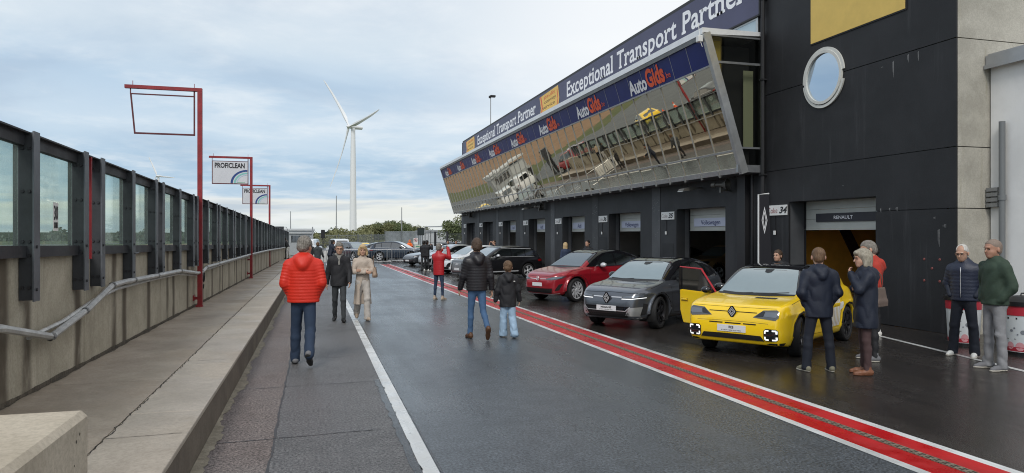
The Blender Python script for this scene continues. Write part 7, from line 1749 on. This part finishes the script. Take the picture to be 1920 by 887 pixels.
x, y = g(784, 74); t = empty('notice_board', (x, y, 0), 0, 'low cream notice board under the crossed circle sign', 'sign'); MB().box(x-.38, x+.24, y-.01, y+.01, .95, 1.3).build('board', mat('cream_board', (.6, .6, .5), .6), t); MB().box(x-.30, x+.15, y-.014, y-.011, 1.06, 1.17).build('lettering', mat('line_green2', (.1, .3, .2), .5), t); MB().box(x-.3, x-.26, y+.011, y+.04, 0, 1.3).box(x+.1, x+.14, y+.011, y+.04, 0, 1.3).build('leg', M_fpost, t)
# steel crowd barriers across the lane end
M_galv = mat('galvanised', (.42, .43, .44), .35, .7)
def barrier_mesh():
    m = MB(); w_ = 2.3; h_ = 1.08; r_ = .12
    pts = [(-w_/2, 0, .02), (-w_/2, 0, h_-r_), (-w_/2+.035, 0, h_-.035), (-w_/2+r_, 0, h_), (w_/2-r_, 0, h_), (w_/2-.035, 0, h_-.035), (w_/2, 0, h_-r_), (w_/2, 0, .02)]
    m.tube(pts, .024, 6); m.tube([(-w_/2, 0, .17), (w_/2, 0, .17)], .02, 6)
    bars = MB(); n = 12
    for i in range(1, n): x = -w_/2+w_*i/n; bars.tube([(x, 0, .17), (x, 0, h_)], .012, 4)
    ft = MB(); 
    for x in (-w_/2+.25, w_/2-.25): ft.box(x-.02, x+.02, -.28, .28, 0, .02)
    return m, bars, ft
bm_, bb2, bf = barrier_mesh()
proto = None
for (u, d, rz) in ((592, 50.5, 20), (617, 50.2, 5), (663, 54, -12), (706, 54.5, -16), (754, 55.5, -14)):
    x, y = g(u, d)
    lab = {592: 'steel crowd barrier hung with white sheets beyond the man in orange', 617: 'steel crowd barrier behind the person with chestnut hair', 663: 'steel crowd barrier in front of the grey blue suv', 706: 'steel crowd barrier before the rear wheel of the navy suv', 754: 'steel crowd barrier before the front wheel of the navy suv'}[u]
    if proto is None:
        t = proto = empty('crowd_barrier', (x, y, 0), R(rz), lab, 'barrier', 'steel crowd barriers across the lane end'); bm_.local('frame', M_galv, t, True); bb2.local('bars', M_galv, t); bf.local('feet', M_galv, t)
    else:
        t = copy_tree(proto); t.location = (x, y, 0); t.rotation_euler = (0, 0, R(rz)); t['label'] = lab
x, y = g(592, 50.3); t = empty('white_sheet', (x, y, 0), R(20), 'white printed sheet hung on the barrier beyond the man in orange', 'banner'); MB().box(-.95, .95, -.045, -.035, .25, 1.04).local('cloth', M_wplas, t); MB().box(-.55, -.45, -.05, -.046, .3, 1.0).box(.1, .16, -.05, -.046, .3, 1.0).local('print', M_black, t)
# cabins and a lookout at the far end of the wall
x, y = g(556, 84); t = empty('site_cabin', (x, y, 0), 0, 'pale grey flat roofed cabin with a window band beyond the end of the pit wall', 'cabin')
MB().box(x-3.2, x+1.9, y, y+3, 0, 2.55).build('wall', mat('cabin_wall', (.34, .36, .37), .6, var=.1), t); MB().box(x-3.4, x+2.1, y-.4, y+3.2, 2.9, 3.12).box(x-.9, x+2.0, y-.2, y+3, 2.55, 2.9).build('roof', mat('cabin_roof', (.55, .57, .58), .5), t)
w_ = MB().box(x-.6, x+1.5, y-.02, y-.002, 1.5, 2.3).build('window', M_win, t); MB().box(x-.7, x-.6, y-.04, y-.002, 1.45, 2.35).box(x+1.5, x+1.6, y-.04, y-.002, 1.45, 2.35).box(x+.4, x+.46, y-.04, y-.021, 1.5, 2.3).build('frame', M_alu, w_)
MB().box(x-3.0, x-1.2, y-.03, y-.002, 1.3, 2.35).build('panel', mat('cabin_panel', (.45, .47, .48), .5), t)
x, y = g(530, 70); t = empty('lookout_box', (x, y, 0), 0, 'dark metal box with a hoop rail above the end of the pit wall', 'box'); MB().box(x-.62, x+.1, y-.5, y+.5, 1.9, 3.12).box(x-.5, x-.4, y-.4, y+.4, 0, 1.9).box(x-.05, x+.05, y-.4, y+.4, 0, 1.9).build('housing', M_steel, t); MB().tube([(x+.1, y, 3.08), (x+.35, y, 3.06), (x+.45, y, 2.85), (x+.45, y, 1.2)], .03, 6).build('hoop', M_alud, t, True)
x, y = g(586, 76); mast(x, y, 3.2, .10, 'thick grey post at the right of the pale cabin', 'post', 'post')
x, y = g(605.5, 66); t = empty('traffic_light', (x, y, 0), 0, 'black signal lamp head on a pole between the white vans', 'signal'); MB().box(x-.04, x+.04, y-.04, y+.04, 0, 2.2).build('pole', M_black, t); MB().box(x-.18, x+.18, y-.15, y+.15, 1.95, 2.75, .04).build('housing', M_black, t)
# beyond the screen: fence line, cones and a barrier wall seen through the glass and in the mirror glass
fence([(-62, 60), (-66, 330)], 3.5, 'green wire fence along the far side of the gravel trap', pitch=1.4, th=.06, step=9, m=mat('green_fence', (.04, .10, .05), .6), rails=(.05, .3, .6, .95))
t = empty('guard_rail', (-40, 150, 0), 0, 'low steel guard rail on the far side of the track', 'guard rail'); m = MB(); pp = [(-58, 20), (-60, 110), (-62, 330)]
for (xa, ya), (xb, yb) in zip(pp, pp[1:]): m.add([(xa, ya, .35), (xb, yb, .35), (xb, yb, .75), (xa, ya, .75)], [(0, 1, 2, 3)])
m.build('rail', M_galv, t)
conep = None
for (x, y) in ((-12.4, 65.2), (-12.8, 61.8), (-12.6, 63.6)):
    lab = 'orange traffic cone with a white band out on the track'
    if conep is None:
        t = conep = empty('traffic_cone', (x, y, -.01), 0, lab, 'cone', 'traffic cones on the track')
        M_cone = mat('cone_orange', (.75, .10, .02), .5); MB().lathe([(.17, .03), (.03, .62), (0, .62)], None, 14).box(-.2, .2, -.2, .2, 0, .03).local('cone', M_cone, t); MB().lathe([(.118, .26), (.083, .40)], None, 14).local('band', M_wplas, t)
    else: t = copy_tree(conep); t.location = (x, y, -.01)
# ================================================================== ice tubs at the white building
M_tubw = mat('tub_white', (.62, .66, .68), .35); M_tubr = mat('tub_red', (.45, .03, .05), .35); M_tubp = mat('tub_pink', (.62, .30, .33), .4); M_lid = mat('tub_lid', (.015, .015, .017), .35)
def tub(x, y, yaw, lab, s=1.):
    t = empty('drinks_tub', (x, y, 0), R(yaw), lab, 'drinks tub', 'tall printed drinks tubs'); r = .27*s
    MB().lathe([(r*.86, .06), (r*.88, .10), (r, .70)], None, 28).local('body', M_tubw, t, True)
    MB().lathe([(r+.003, .64), (r+.012, .78), (r+.012, .80)], None, 28).local('red_band', M_tubr, t, True); MB().lathe([(r*.86+.003, .07), (r*.90+.002, .14)], None, 28).local('foot_band', M_tubr, t, True)
    MB().lathe([(0, .0), (r*.8, .0), (r*.8, .06), (0, .06)], None, 20).local('base', M_lid, t)
    MB().lathe([(r+.03, .79), (r+.035, .86), (r*.95, .885), (r*.7, .93), (r*.3, .95), (0, .95)], None, 28).local('lid', M_lid, t, True); MB().tube([(-.08, 0, .95), (-.07, 0, .985), (.07, 0, .985), (.08, 0, .95)], .012, 6).local('handle', M_lid, t, True)
    def on(a, z): rr_ = r*(.88+.12*(z-.1)/.6)+.004; return (rr_*math.cos(a), rr_*math.sin(a), z)
    m = MB(); [m.quad(on(a0, z0), on(a0+dw, z0), on(a0+dw, z0+dh), on(a0, z0+dh)) for a0, z0, dw, dh in ((3.0, .58, .5, .03), (2.9, .26, .5, .012))]; m.local('lettering', M_black, t)
    m = MB()
    for a0, z0, q in ((3.1, .16, .06), (3.6, .15, .07), (4.1, .16, .06), (2.6, .15, .06), (4.5, .15, .05)): m.add([on(a0, z0)]+[on(a0+q*3.2*math.cos(b), z0+q*math.sin(b)) for b in np.linspace(0, 6.283, 13)[:-1]], [(0, 1+i, 1+(i+1) % 12) for i in range(12)])
    m.local('bubbles', M_tubp, t)
    m = MB()
    for a0, z0, q in ((3.2, .40, .022), (3.35, .44, .014), (3.75, .38, .035), (3.5, .34, .012), (4.1, .42, .018)): m.add([on(a0, z0)]+[on(a0+q*3.6*math.cos(b), z0+q*math.sin(b)) for b in np.linspace(0, 6.283, 11)[:-1]], [(0, 1+i, 1+(i+1) % 10) for i in range(10)])
    m.local('spots', mat('tub_grey', (.2, .22, .25), .4), t)
tub(11.0, 8.78, 0, 'drinks tub with a black lid at the right edge beside the green sweatshirt man', 1.15)
tub(10.95, 9.85, 20, 'drinks tub half hidden behind the two talking men', 1.0)
